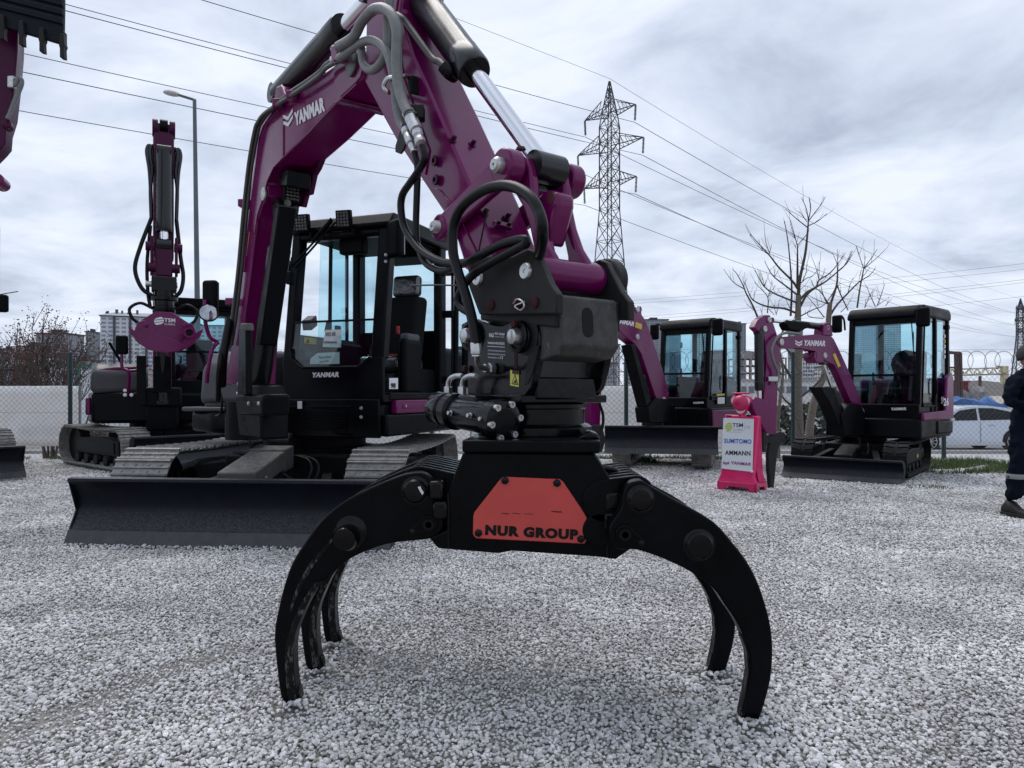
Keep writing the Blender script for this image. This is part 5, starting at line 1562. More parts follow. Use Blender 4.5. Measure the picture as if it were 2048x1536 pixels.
# light under the boom
work_light(bo, BP(583, 386, 0.0) + UB * 0.03, (UB * 1.0 + V((0, 0, -0.12))), (0, 0, 1), 0.125, 0.15)
MB().prism([BP(556, 372, .09), BP(562, 340, .09), BP(575, 338, .09), BP(574, 372, .09)], NB * -0.18).build('light_recess', 'black', bo, bevel=0.01)
for off in (-0.10,):
    MB().prism([BP(590, 300, off), BP(644, 312, off), BP(634, 337, off), BP(626, 350, off), BP(618, 388, off), BP(610, 390, off), BP(604, 414, off), BP(592, 412, off), BP(580, 380, off), BP(572, 340, off)], NB * -0.04).build('cylinder_lug', 'purple_dark', bo, bevel=0.008)
# lettering on the boom
chevron('brand_emblem', 'white_print', bo, BP(568, 259, .1415), BP(587, 247, .1415), BP(567, 230, .1415))
letters('brand_lettering', 'YANMAR', 'white_print', bo, BP(591, 253, .1415), BP(651, 222, .1415), BP(589, 226, .1415), bold=0.05, shear=0.0)
decal('caution_label', 'yellow_decal', bo, BP(489, 526, .1415), BP(492, 526, .1415), BP(497, 464, .1415))
# lift cylinder in front of the boom, with guard
cylinder(ex, BP(516, 780, 0.0), BP(571, 416, 0.0), 0.80, 0.088, 0.05, 'boom_cylinder', axis=NB)
MB().prism([BP(512, 690, .09), BP(549, 412, .09), BP(558, 412, .09), BP(520, 690, .09)], NB * -0.14).build('cylinder_guard', 'black', ex, bevel=0.012)
bolts(ex, [BP(575, 406, .06)], UB, 6, r=0.022, m='pipe')
# pipes on the boom side
for dx, off in ((0, 0.19), (7, 0.165)):
    P = [(456 + dx, 690), (464 + dx, 640), (476 + dx, 540), (486 + dx, 430), (497 + dx, 330), (509 + dx, 262), (516 + dx, 244), (530 + dx, 226), (575, 196 - dx), (612, 171 - dx), (640, 150 - dx), (652, 136 - dx), (676, 122 - dx)]
    hose(bo, [BP(x, y, off) for x, y in P], 0.014, 'pipe', 'hydraulic_pipe', sm=4)
for x, y in ((562, 210), (492, 408), (466, 604), (590, 194)):
    p = BP(x, y, .15)
    MB().box(p + V((-0.05, -0.05, -0.03)), p + V((0.03, 0.03, 0.03))).build('pipe_clamp', 'purple', bo, bevel=0.008)
hose(ex, [BP(444, 770, .22), BP(446, 720, .26), BP(452, 680, .24), BP(460, 640, .2)], 0.035, 'hose')
hose(ex, [BP(436, 800, .26), BP(438, 740, .30), BP(446, 690, .26), BP(457, 655, .2)], 0.022, 'hose')
hose(ex, [D(432, 832, 6.6), D(441, 826, 6.5), D(444, 800, 6.45), D(436, 770, 6.5)], 0.010, 'hose')
# arm cylinder above the boom
cylinder(ex, BP(562, 190, 0.0), BP(752, -14, 0.0), 0.72, 0.094, 0.05, 'arm_cylinder', axis=NB)
MB().prism([BP(548, 214, .10), BP(553, 172, .10), BP(562, 168, .10), BP(574, 190, .10), BP(576, 204, .10)], NB * -0.20).build('cylinder_bracket', 'purple', bo, bevel=0.01)
# manifold block at the boom tip
MB().prism([BP(662, 122, .23), BP(660, 92, .23), BP(672, 88, .23), BP(676, 120, .23)], NB * -0.1).build('hose_manifold', 'purple', bo, bevel=0.008)
for x, y in ((680, 96), (678, 117)):
    MB().cyl(BP(x - 12, y + 3, .2), BP(x + 4, y - 3, .2), 0.024, n=10).build('hose_fitting', 'zinc', bo)

# arm
arm_out = [(752, -70), (733, 0), (729, 165), (760, 222), (792, 280), (846, 363), (905, 452), (926, 520), (938, 552), (950, 572), (968, 574), (982, 556), (990, 520), (985, 492), (948, 389), (872, 211), (826, 110), (800, 20), (812, -70)]
ar = MB().prism([BP(x, y, .125) for x, y in arm_out], NB * -0.25).build('arm', 'purple', ex, bevel=0.012)
MB().prism([BP(x, y, .133) for x, y in [(745, -40), (738, 0), (736, 150), (752, 196), (800, 278), (850, 350), (858, 300), (840, 250), (805, 150), (790, 30), (800, -40)]], NB * -0.012).build('side_plate', 'purple', ar, bevel=0.004)
MB().prism([BP(x, y, .133) for x, y in [(862, 372), (880, 380), (912, 420), (950, 500), (962, 545), (945, 540), (925, 480), (900, 440)]], NB * -0.012).build('side_plate', 'purple', ar, bevel=0.004)
# face studs on the arm front
def AF(px, py, lift=0.0):
    # point on the front face of the arm: the strip through two near-edge points
    e0 = BP(872, 211, .125); e1 = BP(948, 389, .125)
    n = (e1 - e0).cross(NB).normalized()
    if n.dot(V((0, 0, 1.2)) - e0 + V((0, 0, 0))) < 0 and n.y > 0: n = -n
    if n.y > 0: n = -n
    return PLN(px, py, e0 + n * lift, n), n
for x, y in ((905, 281), (944, 290), (969, 427), (1013, 436)):
    p, n = AF(x, y)
    MB().lathe(p, n, [(0.020, -0.01), (0.020, 0.006), (0.011, 0.006), (0.011, 0.028), (0.008, 0.03)], 6).build('stud', 'purple_dark', ar)
p0, n = AF(985, 452); p1, _ = AF(1019, 458)
MB().beam(p0 + n * 0.012, p1 + n * 0.012, 0.03, 0.024, n).build('stud_plate', 'purple', ar, bevel=0.004)
bolts(ar, [p0.lerp(p1, .2) + n * 0.022, p0.lerp(p1, .8) + n * 0.022], n, 6, r=0.009, m='black_gloss')
for x, y in ((871, 322), (873, 360)):
    c = BP(x, y, .134)
    MB().lathe(c, NB, [(0.026, 0), (0.026, 0.012), (0.013, 0.014), (0.012, 0.003)], 14).build('side_boss', 'purple_dark', ar)
# hose clamp bracket and U-bolt on the arm
MB().tube([BP(816, 152, .14), BP(800, 153, .24), BP(776, 157, .26), BP(768, 172, .26), BP(776, 184, .24), BP(790, 186, .15)], 0.012, n=8, sm=5).build('hose_loop', 'zinc', ar)
MB().prism([BP(814, 150, .17), BP(821, 149, .17), BP(822, 186, .17), BP(815, 186, .17)], NB * -0.05).build('loop_plate', 'frame_grey', ar, bevel=0.006)
MB().prism([BP(806, 240, .25), BP(820, 222, .25), BP(834, 224, .25), BP(806, 300, .25), BP(800, 308, .25), BP(790, 304, .25), BP(790, 292, .25)], NB * -0.012).build('hose_bracket', 'coupler', ar, bevel=0.004)
MB().box(BP(832, 226, .20) + V((-0.03, -0.03, -0.035)), BP(832, 226, .20) + V((0.04, 0.04, 0.035))).build('bracket_foot', 'coupler', ar, bevel=0.008)

# bucket cylinder on the arm front
cylinder(ex, BP(800, -60, 0.0), BP(1092, 338, 0.0), 0.585, 0.082, 0.040, 'bucket_cylinder', axis=NB)
hose(ex, [BP(796, 30, .13), BP(806, 37, .13), BP(818, 52, .12), BP(846, 92, .11), BP(866, 117, .10), BP(880, 124, .10), BP(892, 138, .10)], 0.018, 'pipe', 'cylinder_pipe', sm=4)
MB().tube([BP(888, 132, .10), BP(898, 144, .08), BP(910, 152, .04)], 0.035, n=10, sm=4).build('pipe_elbow', 'black_gloss', ex)
MB().tube([BP(787, 15, .12), BP(812, 14, .06)], 0.03, n=10).build('pipe_elbow', 'black_gloss', ex)
hose(ex, [BP(896, 56, -.2), BP(912, 55, -.26), BP(922, 66, -.26), BP(926, 90, -.22)], 0.022, 'sheath')
# small hoses on the far side of the arm
for q in ([(908, 150), (914, 172), (918, 205), (930, 240)], [(938, 246), (952, 268), (966, 288), (980, 306), (996, 336)]):
    hose(ex, [BP(x, y, -.17) for x, y in q], 0.017)
for q in (((912, 160), (916, 186)), ((940, 250), (952, 270)), ((966, 286), (980, 308))):
    MB().cyl(BP(*q[0], -.17), BP(*q[1], -.17), 0.024, n=12).build('hose_fitting', 'zinc', ex)

# linkage
pA = BP(893, 457, 0.145); pAc = pA - NB * 0.145
pT = BP(1030, 338, 0.13) ; pTc = pT - NB * 0.13
pBn = BP(1049, 542, .215); pB = pBn - NB * 0.215
pCn = BP(953, 556, .215); pC = pCn - NB * 0.215
for off, s in ((0.168, 1), (-0.168, -1)):
    MB().prism([q + NB * (off + 0.018) for q in capsule2(pAc, pTc, 0.052, 0.066, UB, ZUP)], NB * -0.036).build('side_link', 'purple', ex, bevel=0.008)
    MB().cyl(pTc + NB * (off * 0.75), pTc + NB * (off + s * 0.035), 0.074, n=28).build('link_boss', 'purple', ex, bevel=0.01)
    MB().cyl(pAc + NB * (off * 0.6), pAc + NB * (off + s * 0.025), 0.062, n=28).build('link_boss', 'purple', ex, bevel=0.01)
for c_, hl, r in ((pTc, 0.240, 0.033), (pAc, 0.225, 0.030)):
    MB().lathe(c_ - NB * hl, NB, [(r * .6, 0), (r, 0.012), (r, 2 * hl - 0.012), (r * .7, 2 * hl), (0.006, 2 * hl), (0.005, 2 * hl - 0.01)], 24).build('link_pin', 'pin_steel', ex)
MB().cyl(pTc - NB * 0.062, pTc + NB * 0.062, 0.066, n=28).build('rod_eye', 'black_gloss', ex)
# tipping link: two ribs, a web with an eye, and the lower tube
for off in (0.088, -0.088):
    dl_ = (pB - pTc); Ll_ = dl_.length; dl_.normalize(); pr_ = dl_.cross(NB).normalized()
    wd = [(-.055, .02), (-.03, .052), (.03, .062), (.09, .056), (.16, .034), (.26, .026), (Ll_ - .12, .034), (Ll_ - .05, .056), (Ll_ + .03, .050)]
    a = [pTc + dl_ * s_ + pr_ * w_ + NB * (off + 0.022) for s_, w_ in wd] + [pTc + dl_ * s_ - pr_ * w_ + NB * (off + 0.022) for s_, w_ in reversed(wd)]
    MB().prism(a, NB * -0.044).build('tipping_link_rib', 'purple', ex, bevel=0.012)
dlk = (pB - pTc).normalized(); perp = dlk.cross(NB).normalized()
if perp.dot(UB) < 0: perp = -perp
m0 = pTc.lerp(pB, 0.36)
MB().prism([m0 + NB * 0.05 - dlk * 0.06 - perp * 0.03, m0 + NB * 0.05 - dlk * 0.05 + perp * 0.07, m0 + NB * 0.05 + perp * 0.115, m0 + NB * 0.05 + dlk * 0.045 + perp * 0.10, m0 + NB * 0.05 + dlk * 0.17 - perp * 0.02], NB * -0.10).build('lifting_eye_web', 'purple', ex, bevel=0.02, seg=3)
MB().cyl(m0 + perp * 0.075 + dlk * 0.0 - NB * 0.052, m0 + perp * 0.075 + NB * 0.052, 0.024, n=20).build('lifting_eye', 'dark_red', ex)
MB().lathe(pB - NB * 0.165, NB, [(0.05, 0), (0.064, 0.004), (0.070, 0.03), (0.066, 0.09), (0.064, 0.165), (0.066, 0.24), (0.070, 0.30), (0.064, 0.326), (0.05, 0.33)], 32).build('link_tube', 'purple', ex)
MB().prism([m0.lerp(pB, .55) + NB * 0.08 - perp * .03, m0.lerp(pB, .55) + NB * 0.08 + perp * .03, pB + NB * 0.10 + perp * .04, pB + NB * 0.10 - perp * .04], NB * -0.03).build('link_gusset', 'purple', ex, bevel=0.006)
bolts(ex, [pTc + NB * 0.10 + V((0, 0, 0.085)), pTc - NB * 0.09 + V((0, 0, 0.085))], (0, 0, 1), 6, r=0.018, m='dark_red')

# quick coupler
cp_out = [(939, 530), (958, 513), (1022, 513), (1056, 497), (1071, 503), (1098, 566), (1113, 588), (1113, 628), (958, 629), (937, 573)]
qc = MB().prism([BP(x, y, .205) for x, y in cp_out], NB * -0.035).build('quick_coupler', 'coupler', ex, bevel=0.006)
far = [q - NB * 0.41 for q in [BP(x, y, .205) for x, y in cp_out]]
MB().prism(far, NB * 0.035).build('coupler_plate', 'coupler', qc, bevel=0.006)
MB().prism([BP(x, y, .17) for x, y in [(960, 625), (960, 600), (1090, 592), (1110, 590), (1112, 655), (960, 640)]], NB * -0.34).build('coupler_body', 'coupler', qc, bevel=0.008)
MB().prism([BP(x, y, .155) for x, y in [(1040, 634), (1114, 588), (1120, 592), (1124, 690), (1112, 712), (1082, 722), (1046, 718)]], NB * -0.30).build('coupler_nose', 'coupler_worn', qc, bevel=0.008)
# slot in the nose face
np_ = BP(1122, 640, .155) + UB * 0.0
sn = UB
for k in range(1):
    t0_, b0_ = BP(1120, 592, .155), BP(1124, 690, .155)
    wz = (t0_ - b0_).normalized(); fn = wz.cross(NB).normalized()
    if fn.dot(UB) < 0: fn = -fn
    s0 = t0_.lerp(b0_, 0.50) - NB * 0.155 + fn * 0.0015
    pts = []
    for i in range(12):
        a = PI * i / 11
        pts.append(s0 + NB * (0.02 - 0.028 * math.cos(a)) + wz * (0.030 + 0.028 * math.sin(a)))
    for i in range(12):
        a = PI + PI * i / 11
        pts.append(s0 + NB * (0.02 - 0.028 * math.cos(a)) + wz * (-0.030 + 0.028 * math.sin(a)))
    MB().prism(pts, fn * -0.02).build('nose_slot', 'cutout', qc)
for c_, r in ((pBn, 0.034), (pCn, 0.034)):
    MB().lathe(c_ - NB * 0.44, NB, [(r, 0), (r, 0.435), (r * .85, 0.443), (r * .25, 0.443), (r * .2, 0.439)], 28).build('coupler_pin', 'zinc', qc)
for x, y in ((983, 610), (1070, 605)):
    MB().lathe(BP(x, y, .206), NB, [(0.022, -0.01), (0.022, 0.006), (0.016, 0.008)], 20).build('rust_boss', 'rust', qc)
MB().lathe(BP(1037, 608, .206), NB, [(0.022, -0.01), (0.022, 0.02), (0.018, 0.024)], 20).build('lock_pin', 'rust', qc)
MB().tube([BP(1027, 607, .235), BP(1034, 598, .24), BP(1046, 604, .24), BP(1048, 614, .24), BP(1040, 620, .238), BP(1030, 612, .235), BP(1050, 603, .22)], 0.0035, n=6, sm=5).build('lynch_pin', 'zinc', qc)
# nut on the far side of the coupler
q = BP(1231, 552, -.22)
MB().lathe(q, UB + V((0, 0, 0)), [(0.022, -0.03), (0.022, 0.02), (0.014, 0.02), (0.014, 0.035)], 6).build('adjuster_nut', 'zinc', qc)
MB().cyl(pB - NB * 0.20, pB - NB * 0.26, 0.095, n=28).build('far_boss', 'coupler', qc, bevel=0.01)

# hoses
grey = [[(676, 94), (707, 74), (724, 43), (750, 18), (778, 23), (793, 58), (793, 114), (796, 165), (806, 203), (818, 228)],
        [(678, 117), (696, 104), (722, 86), (745, 81), (768, 96), (780, 122), (788, 163), (793, 211), (801, 246), (812, 262)],
        [(722, 96), (727, 127), (740, 140), (757, 132), (773, 102), (775, 51), (778, 5), (778, -30)]]
for i, q in enumerate(grey):
    hose(ex, [BP(x, y, .23 + 0.03 * (i == 0) - 0.02 * (i == 2)) for x, y in q], (0.027, 0.023, 0.024)[i], 'sheath')
for a, b, r in (((816, 224), (834, 262), 0.032), ((834, 262), (842, 288), 0.026), ((811, 258), (823, 288), 0.024), ((823, 288), (829, 305), 0.019)):
    MB().lathe(BP(*a, .25), BP(*b, .25) - BP(*a, .25), [(r * .8, 0), (r, 0.004), (r, 0.03), (r * .85, 0.034), (r * .85, 0.045), (r, 0.05), (r, (BP(*b, .25) - BP(*a, .25)).length - 0.004), (r * .8, (BP(*b, .25) - BP(*a, .25)).length)], 16).build('quick_connector', 'zinc', ex)
hose(ex, [BP(x, y, .27) for x, y in [(844, 292), (849, 317), (836, 343), (820, 366), (805, 390), (802, 419), (810, 457), (836, 495), (864, 515), (894, 526), (932, 525), (958, 512), (996, 492), (1030, 481), (1050, 479), (1052, 487), (1040, 494), (1009, 510), (970, 532), (942, 553), (930, 568), (916, 596), (922, 614), (942, 627)]], 0.018)
hose(ex, [BP(x, y, .25) for x, y in [(829, 307), (835, 335), (834, 381), (832, 452), (835, 487), (849, 523), (869, 538), (889, 542), (912, 533), (942, 523)]], 0.016)
hose(ex, [BP(1060, 560, .08), BP(1070, 530, .12), BP(1082, 498, .24)] + [BP(x, y, .33) for x, y in [(1085, 459), (1077, 421), (1057, 391), (1024, 373), (988, 373), (953, 388), (922, 416), (907, 452), (906, 502), (915, 540), (932, 591), (945, 642), (953, 690)]], 0.021)
MB().tube([BP(975, 420, .22), BP(965, 465, .22), BP(957, 505, .22)], 0.004, n=5, sm=4).build('cable_tie', 'hose', ex)
MB().tube([BP(820, 571, .26), BP(870, 570, .28), BP(915, 571, .3)], 0.004, n=5).build('cable_tie', 'hose', ex)
# ================================================================= log grapple
gr = thing('log_grapple', 'black log grapple with curved tines and a red name plate standing on the gravel', 'grapple', (0.05, 3.05, 0))
AX = V((0.9976, -0.070, 0)).normalized(); BX = V((0.070, 0.9976, 0)).normalized()
YV = V((0, 1, 0))
def GF(px, py, b):                       # plane parallel to the picture at depth b
    return D(px, py, b)
OB = V((0.05, 2.74, 0))
def GB(px, py, off=0.0):                 # body front plane (off > 0 towards the viewer)
    return PLN(px, py, OB - BX * off, BX)

# --- suspension bracket (two shaped plates on a base plate)
br_out = [(936, 660), (942, 644), (954, 638), (972, 646), (990, 651), (1006, 650), (1022, 642), (1040, 636), (1059, 637), (1074, 650), (1079, 672), (1078, 700), (1070, 742), (1062, 776), (1044, 800), (934, 788)]
b1 = MB().prism([BP(x, y, .165) for x, y in br_out], NB * -0.035).build('suspension_plate', 'black_gloss', gr, bevel=0.006)
b2 = MB().prism([BP(x, y, .165) - NB * 0.40 for x, y in br_out], NB * 0.035).build('suspension_plate', 'black_gloss', gr, bevel=0.006)
pn = [BP(928, 671, .21), BP(1024, 673, .21)]
for p in pn:
    MB().cyl(p - NB * 0.085, p - NB * 0.03, 0.066, n=28).build('pin_boss', 'black_gloss', gr, bevel=0.006)
    MB().lathe(p - NB * 0.50, NB, [(0.036, 0), (0.036, 0.43), (0.034, 0.43), (0.034, 0.49), (0.030, 0.505), (0.028, 0.506), (0.024, 0.508)], 12).build('suspension_pin', 'zinc', gr)
    MB().lathe(p - NB * 0.034, NB, [(0.064, 0), (0.064, 0.012), (0.05, 0.014), (0.044, 0.004)], 28).build('pin_collar', 'black_gloss', gr)
bolts(gr, [BP(1030, 648, .19), BP(930, 738, .18)], NB, 6, r=0.014, m='rust')
# worn paint edge on the front boss
wc = BP(1052, 672, .166)
MB().lathe(wc - NB * 0.004, NB, [(0.078, 0), (0.078, 0.006), (0.058, 0.008)], 28).build('worn_boss', 'grapple_worn', gr)
MB().prism([BP(1059, 690, .168), BP(1078, 692, .168), BP(1066, 742, .168), BP(1056, 766, .168), (BP(1048, 770, .168))], NB * -0.02).build('worn_edge', 'grapple_worn', gr)
# front web between plates
MB().prism([BP(1040, 800, .13), BP(1060, 768, .13), BP(1072, 752, .13), BP(1072, 800, .13)], NB * -0.33).build('front_web', 'black_gloss', gr, bevel=0.01)
# coupling bar held by the quick coupler
for p in pn:
    MB().cyl(p - NB * 0.44, p - NB * 0.07, 0.05, n=20).build('coupling_bar', 'black_gloss', gr)
MB().prism([BP(952, 640, .12), BP(1046, 634, .12), BP(1060, 660, .12), BP(1050, 716, .12), BP(960, 690, .12)], NB * -0.24).build('coupling_block', 'black', gr, bevel=0.012)
# name label
def LB(px, py):
    return BP(px, py, .166)
letters('label_emblem', 'NG', 'white_print', b1, LB(979, 674), LB(988, 675), LB(979, 666), bold=0.03, depth=0.001)
letters('label_lettering', 'NUR GROUP', 'white_print', b1, LB(990, 669), LB(1010, 671), LB(990, 664.5), bold=0.02, depth=0.001)
letters('label_lettering', 'MÜH. MAK. LTD. ŞTİ', 'white_print', b1, LB(990, 674.5), LB(1009, 676), LB(990, 671.5), bold=0.0, depth=0.001)
letters('label_lettering', 'TARAFINDAN ÜRETİLMİŞTİR', 'white_print', b1, LB(976, 689), LB(1010, 691), LB(976, 682), bold=0.01, depth=0.001)
MB().prism([LB(975, 693), LB(1010, 695), LB(1010, 694), LB(975, 692)], NB * 0.001).build('label_rule', 'white_print', b1)
rl = random.Random(4)
for k in range(3):                        # small print too fine to read: broken strokes
    x = 976.0
    lb_ = MB()
    while x < (1009 if k < 2 else 999):
        w_ = rl.uniform(0.8, 2.4)
        yy = 700.5 + k * 7 + (x - 976) * 0.06
        lb_.prism([LB(x, yy + 1.6), LB(x + w_, yy + 1.65), LB(x + w_, yy - 1.2 + rl.uniform(0, .6)), LB(x, yy - 1.2)], NB * 0.0008)
        x += w_ + rl.uniform(0.5, 1.0)
    lb_.build('small_print', 'grey_print', b1)
letters('label_lettering', 'CE', 'white_print', b1, LB(1001, 717.5), LB(1007, 718), LB(1001, 712.5), bold=0.0, depth=0.001)
yd = MB().prism([LB(1021, 771), LB(1038, 774), LB(1038, 742), LB(1021, 740)], NB * 0.002).build('pinch_warning_label', 'lime_decal', b1)
MB().prism([BP(1023.5, 768, .169), BP(1036, 770, .169), BP(1030, 748, .169)], NB * 0.001).build('warning_triangle', 'black_print', yd)
MB().prism([BP(1025.5, 766.5, .1705), BP(1034, 768, .1705), BP(1030, 752.5, .1705)], NB * 0.001).build('triangle_field', 'lime_decal', yd)
MB().prism([BP(1027, 766, .172), BP(1032.5, 766.8, .172), BP(1032, 762, .172), BP(1030.5, 759, .172), BP(1028.5, 763, .172)], NB * 0.001).build('hand_symbol', 'black_print', yd)
decal('label_head', 'dark_red', yd, BP(1025, 747, .169), BP(1038, 749, .169), BP(1025, 740, .169), lift=0.001, t=0.001)
# rust run below the pin
MB().prism([LB(1029, 706), LB(1034, 706), LB(1034, 738), LB(1029, 737)], NB * 0.001).build('rust_run', 'rust', b1)

# base plate and rotator
zt = BP(1042, 790, .20).z; bp0 = BP(1042, 795, .20); bp1 = BP(928, 778, .20)
Lu = (bp1 - bp0).dot(UB)
cb = [V((bp0.x, bp0.y, zt)), V((bp0.x, bp0.y, zt)) + UB * Lu, V((bp0.x, bp0.y, zt)) + UB * Lu - NB * 0.466, V((bp0.x, bp0.y, zt)) - NB * 0.466]
MB().prism([c_ - V((0, 0, 0.034)) for c_ in cb], V((0, 0, 0.034))).build('base_plate', 'black_gloss', gr, bevel=0.006)
rc = (cb[0] + cb[2]) / 2; rc.z = zt - 0.034
zb = GB(1062, 880).z
MB().lathe(V((rc.x, rc.y, zb)), V((0, 0, 1)), [(0.238, 0), (0.245, 0.004), (0.245, 0.035), (0.232, 0.045), (0.215, 0.05), (0.215, 0.11), (0.222, 0.115), (0.222, max(0.13, rc.z - zb - 0.02)), (0.20, rc.z - zb)], 56).build('slewing_ring', 'black_gloss', gr)
# hydraulic worm motor
m0_ = BP(1010, 842, .275); m1_ = BP(884, 818, .275); um = (m0_ - m1_).normalized(); Lm = (m0_ - m1_).length
mo_ = MB().lathe(m1_ - um * 0.03, um, [(0.05, -0.006), (0.070, 0), (0.074, 0.006), (0.074, 0.075), (0.068, 0.08), (0.060, 0.09), (0.060, 0.10), (0.074, 0.105), (0.078, 0.11), (0.078, 0.155), (0.066, 0.165), (0.068, 0.17), (0.068, Lm - 0.05), (0.078, Lm - 0.045), (0.078, Lm - 0.01), (0.082, Lm - 0.008), (0.082, Lm + 0.022), (0.072, Lm + 0.03), (0.045, Lm + 0.032)], 40).build('slew_motor', 'black_gloss', gr)
for k in range(6):
    a = PI / 6 + PI / 3 * k
    o_ = um.orthogonal().normalized(); o2 = um.cross(o_)
    p = m0_ + um * 0.0 + (o_ * math.cos(a) + o2 * math.sin(a)) * 0.068
    MB().lathe(p - um * 0.004, um, [(0.013, 0), (0.013, 0.018), (0.006, 0.018), (0.006, 0.010)], 16).build('socket_bolt', 'zinc', mo_)
bolts(mo_, [BP(903, 826, .345), BP(942, 831, .345), BP(966, 838, .345)], NB, 6, r=0.009, h=0.02)
MB().prism([BP(914, 806, .30), BP(914, 788, .30), BP(950, 792, .30), BP(950, 812, .30)], NB * -0.12).build('motor_bracket', 'black_gloss', gr, bevel=0.01)
for dx in (0, 28):
    MB().tube([BP(896 + dx, 792, .25), BP(896 + dx, 772, .25), BP(900 + dx, 758, .25), BP(911 + dx, 752, .25), BP(925 + dx, 752, .25)], 0.011, n=10, sm=5).build('steel_elbow', 'zinc', mo_)
    MB().lathe(BP(896 + dx, 795, .25), V((0, 0, 1)), [(0.02, 0), (0.02, 0.045), (0.015, 0.048)], 6).build('elbow_nut', 'zinc', mo_)
hose(gr, [BP(953, 686, .33), BP(954, 706, .32), BP(954, 722, .30), BP(958, 732, .28), BP(968, 736, .24), BP(982, 737, .18)], 0.012, 'zinc', 'steel_elbow')
MB().lathe(BP(952, 684, .33), BP(953, 712, .325) - BP(952, 684, .33), [(0.020, 0), (0.023, 0.004), (0.023, 0.045), (0.018, 0.05), (0.020, 0.055)], 16).build('crimp_ferrule', 'zinc', gr)
MB().lathe(BP(976, 737, .20), -NB, [(0.014, -0.02), (0.020, -0.018), (0.020, 0.0), (0.025, 0.004), (0.025, 0.028), (0.02, 0.03)], 6).build('elbow_nut', 'zinc', gr)
c_ = BP(1004, 738, .167)
MB().lathe(c_, NB, [(0.017, -0.005), (0.017, 0.001), (0.010, 0.001)], 20).build('port_hole', 'cutout', gr)

# --- head plate and body
top = [GB(924, 905, .03), GB(924, 880, .03), GB(1202, 882, .03), GB(1200, 907, .03)]
MB().prism(top, BX * 0.62).build('head_plate', 'grapple_black', gr, bevel=0.008)
body_out = [(926, 905), (1188, 907), (1210, 940), (1246, 1004), (1244, 1064), (1262, 1098), (1231, 1119), (1196, 1114), (1024, 1102), (996, 1107), (876, 1097), (858, 1076), (896, 1060), (895, 986), (912, 940)]
bd = MB().prism([GB(x, y) for x, y in body_out], BX * 0.56).build('body', 'grapple_black', gr, bevel=0.006)
# welded seams
MB().tube([GB(x, y, .002) for x, y in [(897, 986), (898, 1030), (897, 1096)]], 0.006, n=6).build('weld_seam', 'black_gloss', bd)
MB().tube([GB(x, y, .002) for x, y in [(1214, 1010), (1216, 1050), (1214, 1114)]], 0.006, n=6).build('weld_seam', 'black_gloss', bd)
for x, y in ((872, 978), (1226, 1000), (880, 1018), (1222, 1040)):
    p = GB(x, y, .0)
    MB().box(p + V((-0.03, -0.01, -0.04)), p + V((0.03, 0.10, 0.03))).build('stop_lug', 'black_gloss', bd, bevel=0.012)
p = GB(1206, 936, -.2)
MB().tube([p + V((0.0, 0, 0)), p + V((0.05, 0.0, -0.01)), p + V((0.055, 0, -0.03)), p + V((0.0, 0, -0.035))], 0.012, n=8, sm=4).build('hose_eye', 'black_gloss', bd)
# side spacer block near the ring
p = GB(1190, 870, -.1)
MB().prism([GB(1150, 880, -.08), GB(1176, 862, -.08), GB(1196, 868, -.08), GB(1202, 880, -.08)], BX * 0.18).build('ring_spacer', 'black_gloss', gr, bevel=0.01)
# red name plate with cut-out letters
rp_out = [(949, 1024), (1001, 958), (1007, 953), (1120, 958), (1126, 963), (1166, 1022), (1173, 1034), (1174, 1080), (1168, 1087), (952, 1076), (946, 1068), (947, 1032)]
rp = MB().prism([GB(x, y, .001) for x, y in rp_out], -BX * 0.008).build('name_plate', 'red_plate', gr, bevel=0.003)
letters('name_lettering', 'NUR GROUP', 'cutout', rp, GB(970, 1070, .0085), GB(1156, 1080, .0085), GB(971, 1049, .0085), bold=0.065, depth=0.0012, lift=0.0008)
bolts(rp, [GB(x, y, .009) for x, y in ((1010, 961), (1114, 966), (957, 1066), (1162, 1078))], -BX, 6, r=0.0125, h=0.012, m='black_gloss', sides=6)
def scuff(px0, px1, py, t=1.0):
    MB().prism([GB(px0, py, .0092), GB(px1, py + 1, .0092), GB(px1, py + 1 + t, .0092), GB((px0 + px1) / 2, py + t * 1.4, .0092), GB(px0, py + t * .6, .0092)], -BX * 0.0004).build('scuff', 'cutout', rp)
scuff(1003, 1018, 1026, 1.6); scuff(1024, 1040, 1026, 1.2); scuff(1048, 1066, 1027, 1.0); scuff(1102, 1124, 1022, 2.0)

# --- tines
left_out = [(822, 946), (790, 955), (723, 984), (682, 1007), (642, 1042), (609, 1086), (583, 1129), (566, 1179), (553, 1235), (549, 1263), (549, 1291), (556, 1359), (562, 1395), (568, 1407), (578, 1409), (594, 1397),
            (590, 1372), (586, 1321), (588, 1278), (598, 1245), (622, 1194), (652, 1160), (677, 1136), (698, 1119), (738, 1100), (786, 1086), (858, 1078), (880, 1066), (888, 1046), (880, 1022), (868, 1004), (871, 975), (862, 956), (845, 946)]
right_out = [(1262, 965), (1283, 961), (1303, 973), (1354, 1002), (1425, 1042), (1466, 1086), (1496, 1126), (1519, 1172), (1537, 1230), (1544, 1268), (1546, 1308), (1542, 1359), (1529, 1410), (1516, 1443), (1504, 1448), (1487, 1443),
             (1488, 1423), (1496, 1385), (1502, 1347), (1499, 1308), (1488, 1275), (1471, 1240), (1448, 1207), (1433, 1184), (1405, 1159), (1367, 1136), (1323, 1116), (1275, 1100), (1252, 1100), (1232, 1096), (1220, 1078), (1218, 1058), (1228, 1038), (1242, 1018), (1246, 990), (1252, 972)]

def tine(outl, b, label_side, offs, th=0.075):
    P0 = [GF(x, y, b) for x, y in outl]
    P = catmull_closed(P0)
    root = MB().prism([p + YV * offs for p in P], YV * th).build('tine', 'grapple_black', gr, bevel=0.007)
    return root, P0

